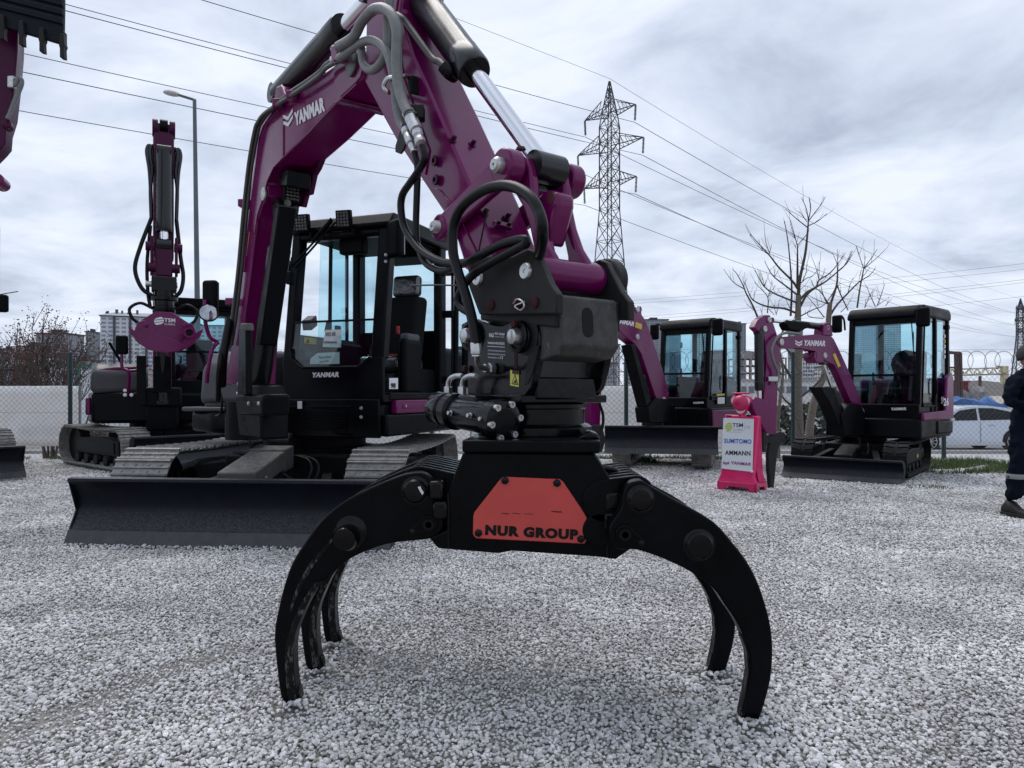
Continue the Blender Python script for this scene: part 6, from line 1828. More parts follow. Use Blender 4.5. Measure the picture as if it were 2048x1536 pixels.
def catmull_closed(P, n=3):
    o = []; m = len(P)
    for i in range(m):
        p0, p1, p2, p3 = P[i - 1], P[i], P[(i + 1) % m], P[(i + 2) % m]
        sharp = (p2 - p1).length < 0.03
        for k in range(1 if sharp else n):
            t = k / (1 if sharp else n)
            o.append(0.5 * (2 * p1 + (p2 - p0) * t + (2 * p0 - 5 * p1 + 4 * p2 - p3) * t * t + (3 * p1 - p0 - 3 * p2 + p3) * t ** 3))
    return o

BL, BR_ = 2.77, 2.62
for k, offs in enumerate((0.0, 0.33, 0.65)):
    t_, P0 = tine(left_out, BL, 'l', offs)
    # inner wear strip along the tine edge and bare tip
    inner = [(594, 1397), (590, 1372), (586, 1321), (588, 1278), (598, 1245), (622, 1194), (652, 1160)]
    strip = [GF(x, y, BL) + YV * (offs - 0.001) for x, y in inner]
    outer = [GF(x, y, BL) + YV * (offs - 0.001) for x, y in [(630, 1165), (606, 1200), (583, 1250), (572, 1290), (571, 1330), (574, 1375), (578, 1400)]]
    MB().prism(strip + outer, YV * -0.006).build('wear_strip', 'claw_steel', t_, bevel=0.002)
    MB().prism([GF(x, y, BL) + YV * (offs + 0.02) for x, y in [(560, 1390), (566, 1412), (582, 1416), (600, 1402), (596, 1380)]], YV * 0.04).build('tip', 'claw_steel', t_, bevel=0.004)
for k, offs in enumerate((0.0, 0.43)):
    t_, P0 = tine(right_out, BR_, 'r', offs)
    inner = [(1487, 1443), (1488, 1423), (1496, 1385), (1502, 1347), (1499, 1308), (1488, 1275)]
    MB().prism([GF(x, y, BR_) + YV * (offs + 0.014) + V((-0.004, 0, 0)) for x, y in inner] + [GF(x + 8, y, BR_) + YV * (offs + 0.014) for x, y in reversed(inner)], YV * 0.047).build('wear_strip', 'claw_steel', t_, bevel=0.002)
    MB().prism([GF(x, y, BR_) + YV * (offs + 0.02) for x, y in [(1484, 1425), (1484, 1446), (1503, 1453), (1518, 1447), (1524, 1428)]], YV * 0.04).build('tip', 'claw_steel', t_, bevel=0.004)

# hinge plates stacked along the pins
def rings(cx_, cy_, b, r, tocx, tocy, n, pitch, nm):
    c = GF(cx_, cy_, b); q = GF(tocx, tocy, b)
    for k in range(n):
        offs = 0.09 + pitch * k
        MB().prism([p + YV * offs for p in capsule2(c, q, r, r * 1.15, V((1, 0, 0)), ZUP, 12)], YV * pitch * 0.42).build(nm, 'grapple_black', gr, bevel=0.004)
rings(832, 978, BL, 0.078, 905, 1000, 7, 0.082, 'hinge_plate')
rings(1281, 996, BR_, 0.070, 1215, 1010, 7, 0.082, 'hinge_plate')
rings(860, 1050, BL, 0.055, 905, 1050, 4, 0.16, 'hinge_plate')
rings(1250, 1068, BR_, 0.055, 1205, 1070, 4, 0.16, 'hinge_plate')

def pin(cx_, cy_, b, r, proud, depth, nm='hinge_pin', hexa=False, m='black_gloss'):
    c = GF(cx_, cy_, b)
    o = MB().lathe(c + YV * 0.01, -YV, [(r * 1.22, -0.01), (r * 1.22, 0.012), (r * 1.05, 0.014), (r, 0.016), (r, proud * 0.8), (r * 0.86, proud), (r * 0.5, proud + 0.001)], 32).build(nm, m, gr)
    MB().cyl(c + YV * 0.02, c + YV * depth, r * 0.7, n=20).build('pin_shaft', 'black_gloss', o)
    return o
pin(831, 981, BL, 0.045, 0.040, 0.72)
pin(702, 1063, BL, 0.050, 0.020, 0.72)
pin(697, 1072, BL, 0.048, 0.085, 0.1)
pin(1281, 998, BR_, 0.042, 0.030, 0.60)
pin(1398, 1090, BR_, 0.048, 0.032, 0.60)
# chipped paint on one pin
c = GF(836, 975, BL) - YV * 0.0312
MB().prism([c + V((0.003, 0, 0.006)), c + V((0.013, 0, 0.009)), c + V((0.018, 0, -0.004)), c + V((0.026, 0, -0.015)), c + V((0.020, 0, -0.024)), c + V((0.013, 0, -0.013))], -YV * 0.0006).build('paint_chip', 'sign_white', gr)
# keeper plates round the small pins
for cx_, cy_, b, ex_, ey_ in ((858, 1048, BL, 826, 1062), (1249, 1068, BR_, 1281, 1085)):
    c = GF(cx_, cy_, b) - YV * 0.002; q = GF(ex_, ey_, b) - YV * 0.002
    kp = MB().prism(capsule2(c, q, 0.034, 0.016, V((1, 0, 0)), ZUP, 10), -YV * 0.010).build('keeper_plate', 'grapple_black', gr, bevel=0.003)
    MB().lathe(c - YV * 0.010, -YV, [(0.022, 0), (0.022, 0.008), (0.012, 0.008), (0.011, 0.0)], 20).build('keeper_pin', 'black_gloss', kp)
    bolts(kp, [q - YV * 0.010], -YV, 6, r=0.009, m='black_gloss')
# worn streak on the front left tine
MB().prism([GF(x, y, BL) - YV * 0.0005 for x, y in [(664, 1076), (650, 1092), (620, 1126), (600, 1160), (588, 1190), (579, 1222), (583, 1222), (594, 1192), (606, 1166), (628, 1130), (648, 1104), (668, 1078)]], -YV * 0.0012).build('worn_streak', 'claw_steel', gr)
# ================================================================= mini excavator on the right
def arm_parts(root, P, N_, outl, w, name, m='purple', bev=0.008):
    return MB().prism([P(x, y, w / 2) for x, y in outl], N_ * -w).build(name, m, root, bevel=bev)

def pinp(root, P, N_, x, y, w, r=0.03, m='pin_steel'):
    c = P(x, y, w / 2)
    return MB().lathe(c - N_ * (w + 0.012), N_, [(r * .8, 0), (r, 0.006), (r, w + 0.02), (r * .7, w + 0.026), (r * .3, w + 0.022)], 16).build('pin', m, root)

m26 = thing('mini_excavator', 'purple mini excavator with black cab numbered 26 and a ripper hook on its arm', 'excavator', (5.35, 10.8, 0))
p0 = G(1563, 953); p1 = G(1803, 970)
bd_ = (p1 - p0).normalized(); fc = V((bd_.y, -bd_.x, 0))
if fc.y > 0: fc = -fc
bcn = (p0 + p1) / 2
M26 = frame(bcn - fc * 1.36, fc)
dozer_blade(m26, M26, (p1 - p0).length, 1.30, 0.012, 0.27, arms=0.4, arm_len=0.75)
MB(M26).prism([(-0.12, 1.16, 0.24), (0.12, 1.16, 0.24), (0.12, 1.16, 0.34), (-0.12, 1.16, 0.34)], (0, -0.48, 0.12)).build('cylinder_cover', 'frame_grey', m26, bevel=0.01)
for s in (-1, 1):
    fr = track(m26, M26, s * 0.61, 1.98, 0.50, 0.30, kind='rubber', pitch=0.098, sag=0.012, yoff=-0.02)
    MB(M26).box((s * 0.61 + (-0.085 if s < 0 else 0.07), -0.30, 0.24), (s * 0.61 + (-0.07 if s < 0 else 0.085), -0.20, 0.29)).build('yellow_tag', 'yellow_decal', fr)
MB(M26).box((-0.42, -0.45, 0.22), (0.42, 0.5, 0.46)).build('chassis', 'frame_grey', m26, bevel=0.02)
MB(M26).lathe((0, 0, 0.42), (0, 0, 1), [(0.38, 0), (0.38, 0.05), (0.33, 0.06), (0.33, 0.14)], 32).build('slew_ring', 'frame_grey', m26)
hose(m26, [M26 @ V((-0.16, 0.5, 0.5)), M26 @ V((-0.24, 0.75, 0.48)), M26 @ V((-0.26, 0.9, 0.34)), M26 @ V((-0.2, 0.98, 0.36))], 0.012)
hose(m26, [M26 @ V((-0.1, 0.5, 0.5)), M26 @ V((-0.14, 0.8, 0.55)), M26 @ V((-0.16, 0.9, 0.42)), M26 @ V((-0.14, 0.98, 0.4))], 0.012)
f49 = V((-math.sin(R(48)), -math.cos(R(48)), 0)); C26 = V((5.49, 10.72, 0)); H26 = frame(C26, f49)
MB(H26).prism([(-0.68, -0.72, 0.56), (-0.68, 0.50, 0.56), (-0.2, 0.62, 0.56), (0.3, 0.62, 0.56), (0.66, 0.45, 0.56), (0.70, -0.2, 0.56), (0.55, -0.70, 0.56), (0, -0.92, 0.56), (-0.5, -0.85, 0.56)], (0, 0, 0.28)).build('house_base', 'black', m26, bevel=0.03, seg=3)
# counterweight: purple side with number, black lower part
MB(H26).prism([(-0.70, -0.10, 0.60), (-0.70, -0.74, 0.60), (-0.50, -0.92, 0.60), (0, -0.99, 0.60), (0.5, -0.88, 0.60), (0.70, -0.55, 0.60), (0.6, -0.3, 0.60)], (0, 0, 0.20)).build('counterweight', 'black', m26, bevel=0.03, seg=3)
cw = MB(H26).prism([(-0.71, 0.48, 0.81), (-0.71, -0.74, 0.81), (-0.71, -0.74, 1.42), (-0.71, -0.62, 1.50), (-0.71, -0.46, 1.42), (-0.71, -0.40, 0.94), (-0.71, 0.48, 0.92)], (0.05, 0, 0)).build('side_cover', 'purple', m26, bevel=0.02)
MB(H26).prism([(-0.66, -0.55, 0.80), (-0.66, -0.78, 0.80), (-0.45, -0.93, 0.80), (0, -0.97, 0.80), (0.45, -0.86, 0.80), (0.62, -0.6, 0.80)], (0, 0, 0.62)).build('engine_cover', 'purple', m26, bevel=0.06, seg=4)
MB(H26).prism([(0.36, 0.46, 0.84), (0.62, 0.38, 0.84), (0.66, -0.5, 0.84), (0.36, -0.5, 0.84)], (0, 0, 0.42)).build('tank_cover', 'cover_grey', m26, bevel=0.06, seg=4)
NLf = H26.to_3x3() @ V((-1, 0, 0)); OLf = C26 + NLf * 0.7115
Q = lambda x, y: PLN(x, y, OLf, NLf)
letters('model_lettering', 'SV', 'grey_print', cw, Q(1882, 808), Q(1887, 807), Q(1882, 794), bold=0.01)
letters('model_lettering', '26', 'white_print', cw, Q(1887, 812), Q(1897, 811), Q(1887, 796), bold=0.03)
c26 = mini_cab(m26, H26, -0.66, 0.33, -0.72, 0.50, 0.84, 2.42, 1.04, 1.44)
OFr = C26 + f49 * 0.516
letters('brand_lettering', 'YANMAR', 'white_print', c26, PLN(1782, 821, OFr, f49), PLN(1813, 820, OFr, f49), PLN(1782, 815.5, OFr, f49), bold=0.045)
mirror(m26, D(1674, 648, 9.9), f49, 0.13, 0.24, 0.07, stalk=[D(1690, 660, 10.2), D(1688, 640, 10.1), D(1682, 632, 10.0), D(1676, 636, 9.95)])
mirror(m26, D(1846, 634, 9.6), f49, 0.17, 0.26, 0.09, stalk=[D(1834, 650, 9.9), D(1830, 625, 9.75), D(1838, 614, 9.65), D(1846, 620, 9.6)])
# orange coat on the seat and red belt
MB(H26).ball((-0.20, -0.30, 1.62), 0.17, sq=(1.2, 0.8, 1.25)).build('seat_cover', 'seat', c26)
MB(H26).tube([(0.02, 0.30, 1.30), (0.0, 0.34, 1.15), (0.04, 0.36, 1.02)], 0.03, n=8, sm=4).build('red_strap', 'seat_red', c26)
for k in range(5):
    MB(H26).box((-0.642, -0.60, 2.0 - 0.075 * k), (-0.640, -0.55, 2.05 - 0.075 * k)).build('door_sticker', 'yellow_decal' if k == 1 else 'paper', c26)
# boom plane
N26 = V((0.572, -0.82, 0)).normalized(); ft = C26 + f49 * 0.95 + (H26.to_3x3() @ V((0.1, 0, 0)))
B26 = lambda x, y, off=0.0: PLN(x, y, ft + N26 * off, N26)
MB().cyl(V((ft.x, ft.y, 0.58)) - f49 * 0.08, V((ft.x, ft.y, 0.95)) - f49 * 0.08, 0.10, n=20).build('swing_post', 'black', m26)
MB().prism([B26(x, y, .12) for x, y in [(1690, 872), (1684, 830), (1700, 806), (1722, 808), (1732, 830), (1728, 872)]], N26 * -0.24).build('swing_bracket', 'black', m26, bevel=0.015)
b_out = [(1556, 690), (1554, 680), (1560, 674), (1590, 672), (1640, 668), (1660, 669), (1668, 678), (1675, 692), (1689, 722), (1712, 774), (1726, 816), (1724, 828), (1712, 828), (1698, 794), (1676, 744), (1668, 730), (1656, 724), (1640, 716), (1630, 703), (1600, 697), (1566, 697)]
b26 = arm_parts(m26, B26, N26, b_out, 0.11, 'boom')
a_out = [(1509, 655), (1516, 640), (1530, 630), (1540, 630), (1548, 650), (1556, 674), (1560, 700), (1556, 770), (1553, 854), (1531, 856), (1528, 800), (1534, 720), (1529, 674)]
a26 = arm_parts(m26, B26, N26, a_out, 0.09, 'arm')
for x, y, r in ((1563, 684, .045), (1530, 658, .04), (1539, 640, .035), (1650, 711, .04), (1655, 655, .04), (1724, 824, .05)):
    pinp(m26, B26, N26, x, y, 0.115, r)
MB().prism([B26(x, y, .07) for x, y in [(1646, 670), (1648, 648), (1657, 644), (1664, 652), (1666, 672)]], N26 * -0.14).build('cylinder_bracket', 'purple', b26, bevel=0.008)
cylinder(m26, B26(1656, 655, 0), B26(1540, 641, 0), 0.62, 0.045, 0.022, 'arm_cylinder', axis=N26)
MB().prism([B26(x, y, .06) for x, y in [(1572, 648), (1576, 640), (1620, 644), (1624, 652), (1600, 664), (1578, 660)]], N26 * -0.12).build('hose_bundle', 'plastic', m26, bevel=0.02)
cylinder(m26, B26(1518, 664, 0), B26(1519, 806, 0), 0.82, 0.058, 0.028, 'bucket_cylinder', axis=N26)
cylinder(m26, B26(1690, 850, 0.0), B26(1645, 724, 0.0), 0.6, 0.05, 0.026, 'boom_cylinder', axis=N26)
MB().prism([B26(x, y, .09) for x, y in [(1640, 774), (1662, 774), (1684, 820), (1690, 850), (1678, 850), (1660, 806)]], N26 * -0.18).build('cylinder_guard', 'black', m26, bevel=0.01)
MB().prism([B26(x, y, .08) for x, y in [(1628, 715), (1630, 704), (1648, 706), (1648, 726), (1634, 726)]], N26 * -0.16).build('light_bracket', 'purple', b26, bevel=0.01)
work_light(b26, B26(1626, 711, 0.05), f49 + N26 * 0.6, (0, 0, 1), 0.09, 0.09)
hose(m26, [B26(x, y, .10) for x, y in [(1600, 668), (1570, 666), (1552, 678), (1543, 700), (1548, 725), (1556, 745), (1553, 770)]], 0.018, 'sheath')
MB().box(B26(1545, 758, .1) + V((-0.06, -0.03, -0.03)), B26(1545, 758, .1) + V((0.06, 0.03, 0.03))).build('pipe_clamp', 'zinc', m26, bevel=0.008)
chevron('brand_emblem', 'white_print', b26, B26(1590, 692, .056), B26(1604, 693, .056), B26(1590, 680, .056))
letters('brand_lettering', 'YANMAR', 'white_print', b26, B26(1606, 691.5, .056), B26(1650, 692.5, .056), B26(1608, 680, .056), bold=0.045)
decal('caution_label', 'yellow_decal', b26, B26(1676, 735, .0565), B26(1681, 732, .0565), B26(1665, 709, .0565))
# lower linkage and ripper hook
MB().prism([B26(x, y, .07) for x, y in [(1503, 806), (1512, 794), (1530, 798), (1543, 820), (1553, 850), (1552, 870), (1534, 868), (1524, 850), (1512, 832)]], N26 * -0.08).build('tipping_link', 'purple', m26, bevel=0.012)
for x, y in ((1519, 806), (1534, 866)):
    pinp(m26, B26, N26, x, y, 0.10, 0.032)
rk = MB().prism([B26(x, y, .035) for x, y in [(1524, 868), (1528, 852), (1538, 848), (1546, 858), (1554, 866), (1563, 862), (1570, 870), (1567, 880), (1557, 897), (1553, 925), (1551, 945), (1548, 978), (1541, 976), (1538, 940), (1537, 908), (1541, 886), (1530, 890), (1526, 905), (1520, 900)]], N26 * -0.05).build('ripper_hook', 'coupler', m26, bevel=0.01)
MB().prism([B26(x, y, .06) for x, y in [(1526, 900), (1527, 872), (1531, 852), (1540, 852), (1546, 862), (1536, 876), (1532, 905)]], N26 * -0.12).build('hook_bracket', 'coupler', rk, bevel=0.01)

# ================================================================= mid excavator behind the sign
mid = thing('mini_excavator', 'purple and black mini excavator with raised blade parked behind the pink sign', 'excavator', (2.8, 12.35, 0))
fcm = V((-0.30, -0.954, 0)).normalized()
MM = frame(V((2.62, 12.30, 0)), fcm)
bm_ = MM
dozer_blade(mid, frame(V((2.52, 12.30, 0)), V((-0.20, -0.98, 0))), 1.68, 1.30, 0.27, 0.40, arms=0.4, arm_len=0.8)
for s in (-1, 1):
    track(mid, MM, s * 0.62, 2.0, 0.52, 0.30, kind='steel', pitch=0.105, sag=0.015)
MB(MM).box((-0.42, -0.5, 0.24), (0.42, 0.5, 0.5)).build('chassis', 'frame_grey', mid, bevel=0.02)
MB(MM).lathe((0, 0, 0.45), (0, 0, 1), [(0.4, 0), (0.4, 0.06), (0.34, 0.07), (0.34, 0.16)], 32).build('slew_ring', 'frame_grey', mid)
f42 = V((-math.sin(R(42)), -math.cos(R(42)), 0)); CM = V((2.96, 12.25, 0)); HM = frame(CM, f42)
MB(HM).prism([(-0.68, -0.72, 0.60), (-0.68, 0.50, 0.60), (-0.2, 0.60, 0.60), (0.3, 0.60, 0.60), (0.62, 0.45, 0.60), (0.68, -0.2, 0.60), (0.5, -0.75, 0.60), (-0.5, -0.85, 0.60)], (0, 0, 0.36)).build('house_base', 'black', mid, bevel=0.03, seg=3)
MB(HM).box((-0.70, -0.70, 0.64), (-0.66, 0.46, 0.92)).build('side_cover', 'purple', mid, bevel=0.015)
MB(HM).box((0.32, -0.7, 0.95), (0.64, 0.4, 1.35)).build('tank_cover', 'cover_grey', mid, bevel=0.06, seg=4)
cm_ = mini_cab(mid, HM, -0.62, 0.27, -0.74, 0.50, 0.95, 2.40, 1.12, 1.50)
OFm = CM + f42 * 0.516
letters('brand_lettering', 'YANMAR', 'white_print', cm_, PLN(1386, 808, OFm, f42), PLN(1408, 807, OFm, f42), PLN(1386, 804, OFm, f42), bold=0.045)
NLm = HM.to_3x3() @ V((-1, 0, 0)); OLm = CM + NLm * 0.63
decal('caution_label', 'yellow_decal', cm_, PLN(1433, 792, OLm, NLm), PLN(1449, 791, OLm, NLm), PLN(1433, 788, OLm, NLm))
decal('service_label', 'paper', cm_, PLN(1435, 808, OLm, NLm), PLN(1449, 807, OLm, NLm), PLN(1435, 795, OLm, NLm))
mirror(mid, D(1309, 664, 11.2), f42, 0.14, 0.24, 0.08, stalk=[D(1322, 652, 11.5), D(1316, 648, 11.3), D(1310, 650, 11.2)])
mirror(mid, D(1435, 654, 11.0), f42, 0.17, 0.26, 0.09, stalk=[D(1420, 640, 11.4), D(1428, 637, 11.1), D(1436, 640, 11.0)])
MB(HM).lathe((-0.05, 0.30, 1.98), f42, [(0.05, 0), (0.05, 0.01), (0.04, 0.012)], 16).build('round_mirror', 'mirror', cm_)
ftm = CM + f42 * 0.88 + (HM.to_3x3() @ V((-0.12, 0, 0)))
BM = lambda x, y, off=0.0: PLN(x, y, ftm + NLm * off, NLm)
bm_out = [(1196, 640), (1222, 630), (1244, 626), (1282, 627), (1291, 640), (1303, 672), (1327, 744), (1338, 786), (1336, 808), (1320, 814), (1310, 790), (1289, 726), (1282, 706), (1270, 688), (1250, 672), (1226, 650), (1196, 652)]
bmo = arm_parts(mid, BM, NLm, bm_out, 0.17, 'boom')
letters('brand_lettering', 'YANMAR', 'white_print', bmo, BM(1224, 644, .086), BM(1268, 653, .086), BM(1226, 635, .086), bold=0.05)
decal('caution_label', 'yellow_decal', bmo, BM(1270, 655, .0865), BM(1283, 659, .0865), BM(1271, 644, .0865))
MB().prism([BM(x, y, .07) for x, y in [(1262, 628), (1266, 614), (1276, 611), (1282, 616), (1284, 630)]], NLm * -0.14).build('cylinder_bracket', 'purple', bmo, bevel=0.01)
pinp(mid, BM, NLm, 1275, 618, 0.16, 0.05); pinp(mid, BM, NLm, 1275, 674, 0.19, 0.045); pinp(mid, BM, NLm, 1328, 800, 0.19, 0.05)
cylinder(mid, BM(1275, 619, 0), BM(1160, 600, 0), 0.75, 0.055, 0.028, 'arm_cylinder', axis=NLm)
cylinder(mid, BM(1306, 834, 0.0), BM(1266, 690, 0.0), 0.6, 0.055, 0.03, 'boom_cylinder', axis=NLm)
MB().prism([BM(x, y, .09) for x, y in [(1262, 690), (1270, 688), (1312, 836), (1300, 838)]], NLm * -0.18).build('cylinder_guard', 'black', mid, bevel=0.01)
work_light(bmo, BM(1254, 675, 0.0), f42 + NLm * 0.5, (0, 0, 1), 0.10, 0.10)
MB().prism([BM(x, y, .12) for x, y in [(1300, 846), (1296, 816), (1312, 796), (1338, 798), (1346, 820), (1344, 846)]], NLm * -0.24).build('swing_bracket', 'black', mid, bevel=0.015)
MB().cyl(V((ftm.x, ftm.y, 0.6)) - f42 * 0.05, V((ftm.x, ftm.y, 1.0)) - f42 * 0.05, 0.10, n=20).build('swing_post', 'black', mid)
# arm hanging from the boom tip, mostly behind the grapple
ao = [(1186, 608), (1212, 612), (1206, 700), (1200, 860), (1182, 860), (1178, 700)]
am = arm_parts(mid, BM, NLm, ao, 0.15, 'arm')
MB().prism([BM(x, y, .12) for x, y in [(1176, 850), (1204, 850), (1212, 880), (1204, 905), (1192, 900), (1180, 880)]], NLm * -0.24).build('coupler', 'coupler', am, bevel=0.01)
hose(am, [BM(x, y, .12) for x, y in [(1196, 800), (1206, 830), (1204, 858), (1194, 870)]], 0.02)

# ================================================================= rear left excavator with purple grapple
rl_ = thing('excavator', 'purple and black excavator behind the main machine, its upright arm holding a purple grapple', 'excavator', (-6.0, 12.4, 0))
fcl = V((0.766, -0.643, 0)); CL = V((-5.95, 12.3, 0))
ML = frame(CL, fcl)
for s in (-1, 1):
    track(rl_, ML, s * 0.92, 2.55, 0.64, 0.45, kind='steel', pitch=0.135, sag=0.02)
MB(ML).box((-0.6, -0.65, 0.3), (0.6, 0.65, 0.58)).build('chassis', 'frame_grey', rl_, bevel=0.03)
dozer_blade(rl_, ML, 2.3, 1.72, 0.10, 0.44, arms=0.55, arm_len=0.95)
hose(rl_, [ML @ V((0.35, 0.8, 0.6)), ML @ V((0.42, 1.1, 0.5)), ML @ V((0.38, 1.25, 0.34)), ML @ V((0.3, 1.35, 0.42))], 0.018)
MB(ML).lathe((0, 0, 0.55), (0, 0, 1), [(0.55, 0), (0.55, 0.06), (0.48, 0.07), (0.48, 0.18)], 36).build('slew_ring', 'frame_grey', rl_)
fhl = V((0.445, -0.895, 0)).normalized(); HL = frame(CL, fhl)
MB(HL).prism([(-1.1, -1.0, 0.72), (-1.1, 0.8, 0.72), (-0.2, 0.95, 0.72), (0.5, 0.92, 0.72), (0.98, 0.72, 0.72), (1.06, 0.2, 0.72), (1.0, -0.8, 0.72), (0.6, -1.2, 0.72), (-0.8, -1.2, 0.72)], (0, 0, 0.48)).build('house_base', 'black', rl_, bevel=0.05, seg=3)
MB(HL).prism([(0.20, 0.80, 1.18), (0.20, 0.74, 1.52), (0.20, 0.52, 1.66), (0.20, -0.9, 1.70), (0.20, -1.2, 1.4), (0.20, -1.2, 1.18)], (0.80, 0, 0)).build('engine_hood', 'cover_grey', rl_, bevel=0.10, seg=4)
MB(HL).prism([(0.15, 0.86, 1.20), (0.96, 0.70, 1.20), (0.98, 0.66, 0.80), (0.15, 0.90, 0.80)], (0.01, -0.05, 0)).build('front_cover', 'black', rl_, bevel=0.02)
MB(HL).box((0.995, 0.0, 0.85), (1.07, 0.62, 1.12)).build('side_panel', 'purple', rl_, bevel=0.02)
MB(HL).tube([(0.95, 0.62, 1.20), (0.95, 0.70, 1.45), (0.80, 0.66, 1.56), (0.30, 0.68, 1.60)], 0.022, n=8, sm=4).build('hand_rail', 'purple', rl_)
MB(HL).prism([(0.55, 0.20, 1.66), (0.60, 0.24, 1.66), (0.78, 0.36, 2.0), (0.74, 0.36, 2.02)], (0.0, -0.18, 0)).build('air_intake', 'black', rl_, bevel=0.02)
mirror(rl_, D(244, 690, 11.0), (0.3, -1, 0), 0.17, 0.29, 0.08)
MB().tube([D(244, 700, 11.0), D(244, 734, 11.0), D(252, 740, 11.0), D(258, 748, 11.0), D(256, 790, 11.05)], 0.024, n=8, sm=4).build('mirror_bracket', 'purple', rl_)
MB().tube([D(256, 742, 11.0), D(276, 740, 11.1), D(296, 730, 11.2)], 0.02, n=8, sm=4).build('mirror_bracket', 'purple', rl_)
bolts(rl_, [D(250, 781, 11.0), D(281, 780, 11.0), D(250, 790, 11.0), D(263, 790, 11.0)], (0.3, -1, 0), 6, r=0.022)
cl_ = mini_cab(rl_, HL, -1.12, -0.12, -0.55, 0.78, 1.16, 2.72, 1.40, 1.86)
MB(HL).box((-1.05, 0.66, 2.60), (-0.20, 0.78, 2.74)).build('light_bar', 'plastic', cl_, bevel=0.02)
ftl = CL + fhl * 1.12 + HL.to_3x3() @ V((0.0, 0, 0))
XL = HL.to_3x3() @ V((1, 0, 0))
def BLp(t, z, off=0.0):
    return V((ftl.x, ftl.y, 0)) + fhl * t + XL * off + V((0, 0, z))
MB(HL).cyl((0, 1.05, 0.70), (0, 1.05, 1.12), 0.16, n=24).build('swing_post', 'black', rl_)
MB().prism([BLp(-0.15, 0.62, -.22), BLp(0.28, 0.62, -.22), BLp(0.32, 1.06, -.22), BLp(-0.15, 1.12, -.22)], XL * 0.44).build('swing_bracket', 'black', rl_, bevel=0.03)
MB().prism([BLp(0.28, 0.98, -.27), BLp(0.36, 0.98, -.27), BLp(0.36, 1.28, -.27), BLp(0.28, 1.28, -.27)], XL * 0.54).build('cylinder_guard', 'black', rl_, bevel=0.04, seg=3)
bl_out = [(-0.12, 1.0), (0.16, 1.0), (0.30, 2.3), (0.62, 3.0), (1.45, 4.35), (1.62, 4.74), (1.50, 4.84), (1.30, 4.78), (0.75, 4.25), (0.10, 3.4), (-0.10, 2.4)]
bol = MB().prism([BLp(t_, z, -.13) for t_, z in bl_out], XL * 0.26).build('boom', 'purple', rl_, bevel=0.012)
cylinder(rl_, BLp(0.30, 1.05), BLp(0.62, 2.9), 0.78, 0.085, 0.045, 'boom_cylinder', axis=XL)
MB().prism([BLp(0.36, 1.2, -.12), BLp(0.42, 1.2, -.12), BLp(0.50, 1.75, -.12), BLp(0.44, 1.75, -.12)], XL * 0.24).build('rod_guard', 'black', rl_, bevel=0.01)
MB().prism([BLp(0.36, 1.0, .22), BLp(0.44, 1.0, .22), BLp(0.44, 1.75, .22), BLp(0.36, 1.75, .22)], XL * 0.13).build('foot_guard', 'black', rl_, bevel=0.015)
ar_out = [(1.42, 4.88), (1.66, 4.84), (1.80, 4.4), (1.84, 3.6), (1.80, 3.0), (1.62, 2.98), (1.52, 3.6), (1.40, 4.6)]
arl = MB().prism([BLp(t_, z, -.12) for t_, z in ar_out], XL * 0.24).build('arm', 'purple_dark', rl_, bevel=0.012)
MB().cyl(BLp(1.66, 4.80, -.05), BLp(1.66, 4.80, .05), 0.09, n=20).build('arm_top_eye', 'black', arl)
for s in (-1, 1):
    MB().cyl(BLp(1.62, 4.78, s * .07), BLp(1.62, 4.78, s * .14), 0.12, n=20).build('arm_lug', 'purple_dark', arl)
cylinder(rl_, BLp(1.90, 4.40), BLp(1.96, 3.15), 0.86, 0.095, 0.05, 'bucket_cylinder', axis=XL)
for s in (-1, 1):
    for k, dx in enumerate((0.12, 0.155)):
        hose(rl_, [BLp(1.7, 4.1, s * .13), BLp(1.72, 4.4, s * (dx - .02)), BLp(1.72, 4.50, s * (dx + .02)), BLp(1.76, 4.40, s * (dx + .05)), BLp(1.84, 4.15, s * (dx + .02)), BLp(1.86, 3.9, s * .16), BLp(1.86, 3.5, s * .15)], 0.024, 'cylinder_black')
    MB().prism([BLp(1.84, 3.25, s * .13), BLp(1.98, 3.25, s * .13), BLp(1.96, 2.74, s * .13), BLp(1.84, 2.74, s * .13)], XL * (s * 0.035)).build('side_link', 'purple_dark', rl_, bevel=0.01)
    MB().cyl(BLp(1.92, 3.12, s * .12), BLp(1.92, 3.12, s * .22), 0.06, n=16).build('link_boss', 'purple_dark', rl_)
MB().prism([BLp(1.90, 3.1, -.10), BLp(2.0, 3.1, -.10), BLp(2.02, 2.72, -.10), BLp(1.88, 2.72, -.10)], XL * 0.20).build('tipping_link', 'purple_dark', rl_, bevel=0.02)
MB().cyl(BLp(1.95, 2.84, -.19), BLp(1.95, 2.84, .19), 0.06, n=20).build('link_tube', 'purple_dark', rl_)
MB().prism([BLp(1.80, 2.72, -.15), BLp(2.05, 2.72, -.15), BLp(2.05, 2.52, -.15), BLp(1.80, 2.52, -.15)], XL * 0.30).build('quick_coupler', 'coupler', rl_, bevel=0.02)
MB().cyl(BLp(1.95, 2.62, -.16), BLp(1.95, 2.62, .22), 0.04, n=16).build('coupler_pin', 'zinc', rl_)
hose(rl_, [BLp(1.86, 3.5, .15), BLp(1.9, 3.1, .28), BLp(1.95, 2.8, .34), BLp(2.0, 2.55, .26), BLp(2.0, 2.45, .12)], 0.026)
hose(rl_, [BLp(1.86, 3.5, -.15), BLp(1.9, 3.0, -.20), BLp(1.95, 2.75, -.23), BLp(2.0, 2.55, -.2), BLp(2.0, 2.45, -.12)], 0.026)
hose(rl_, [BLp(1.86, 3.4, .16), BLp(1.9, 2.9, .20), BLp(1.95, 2.5, .19), BLp(2.0, 2.3, .16)], 0.022)
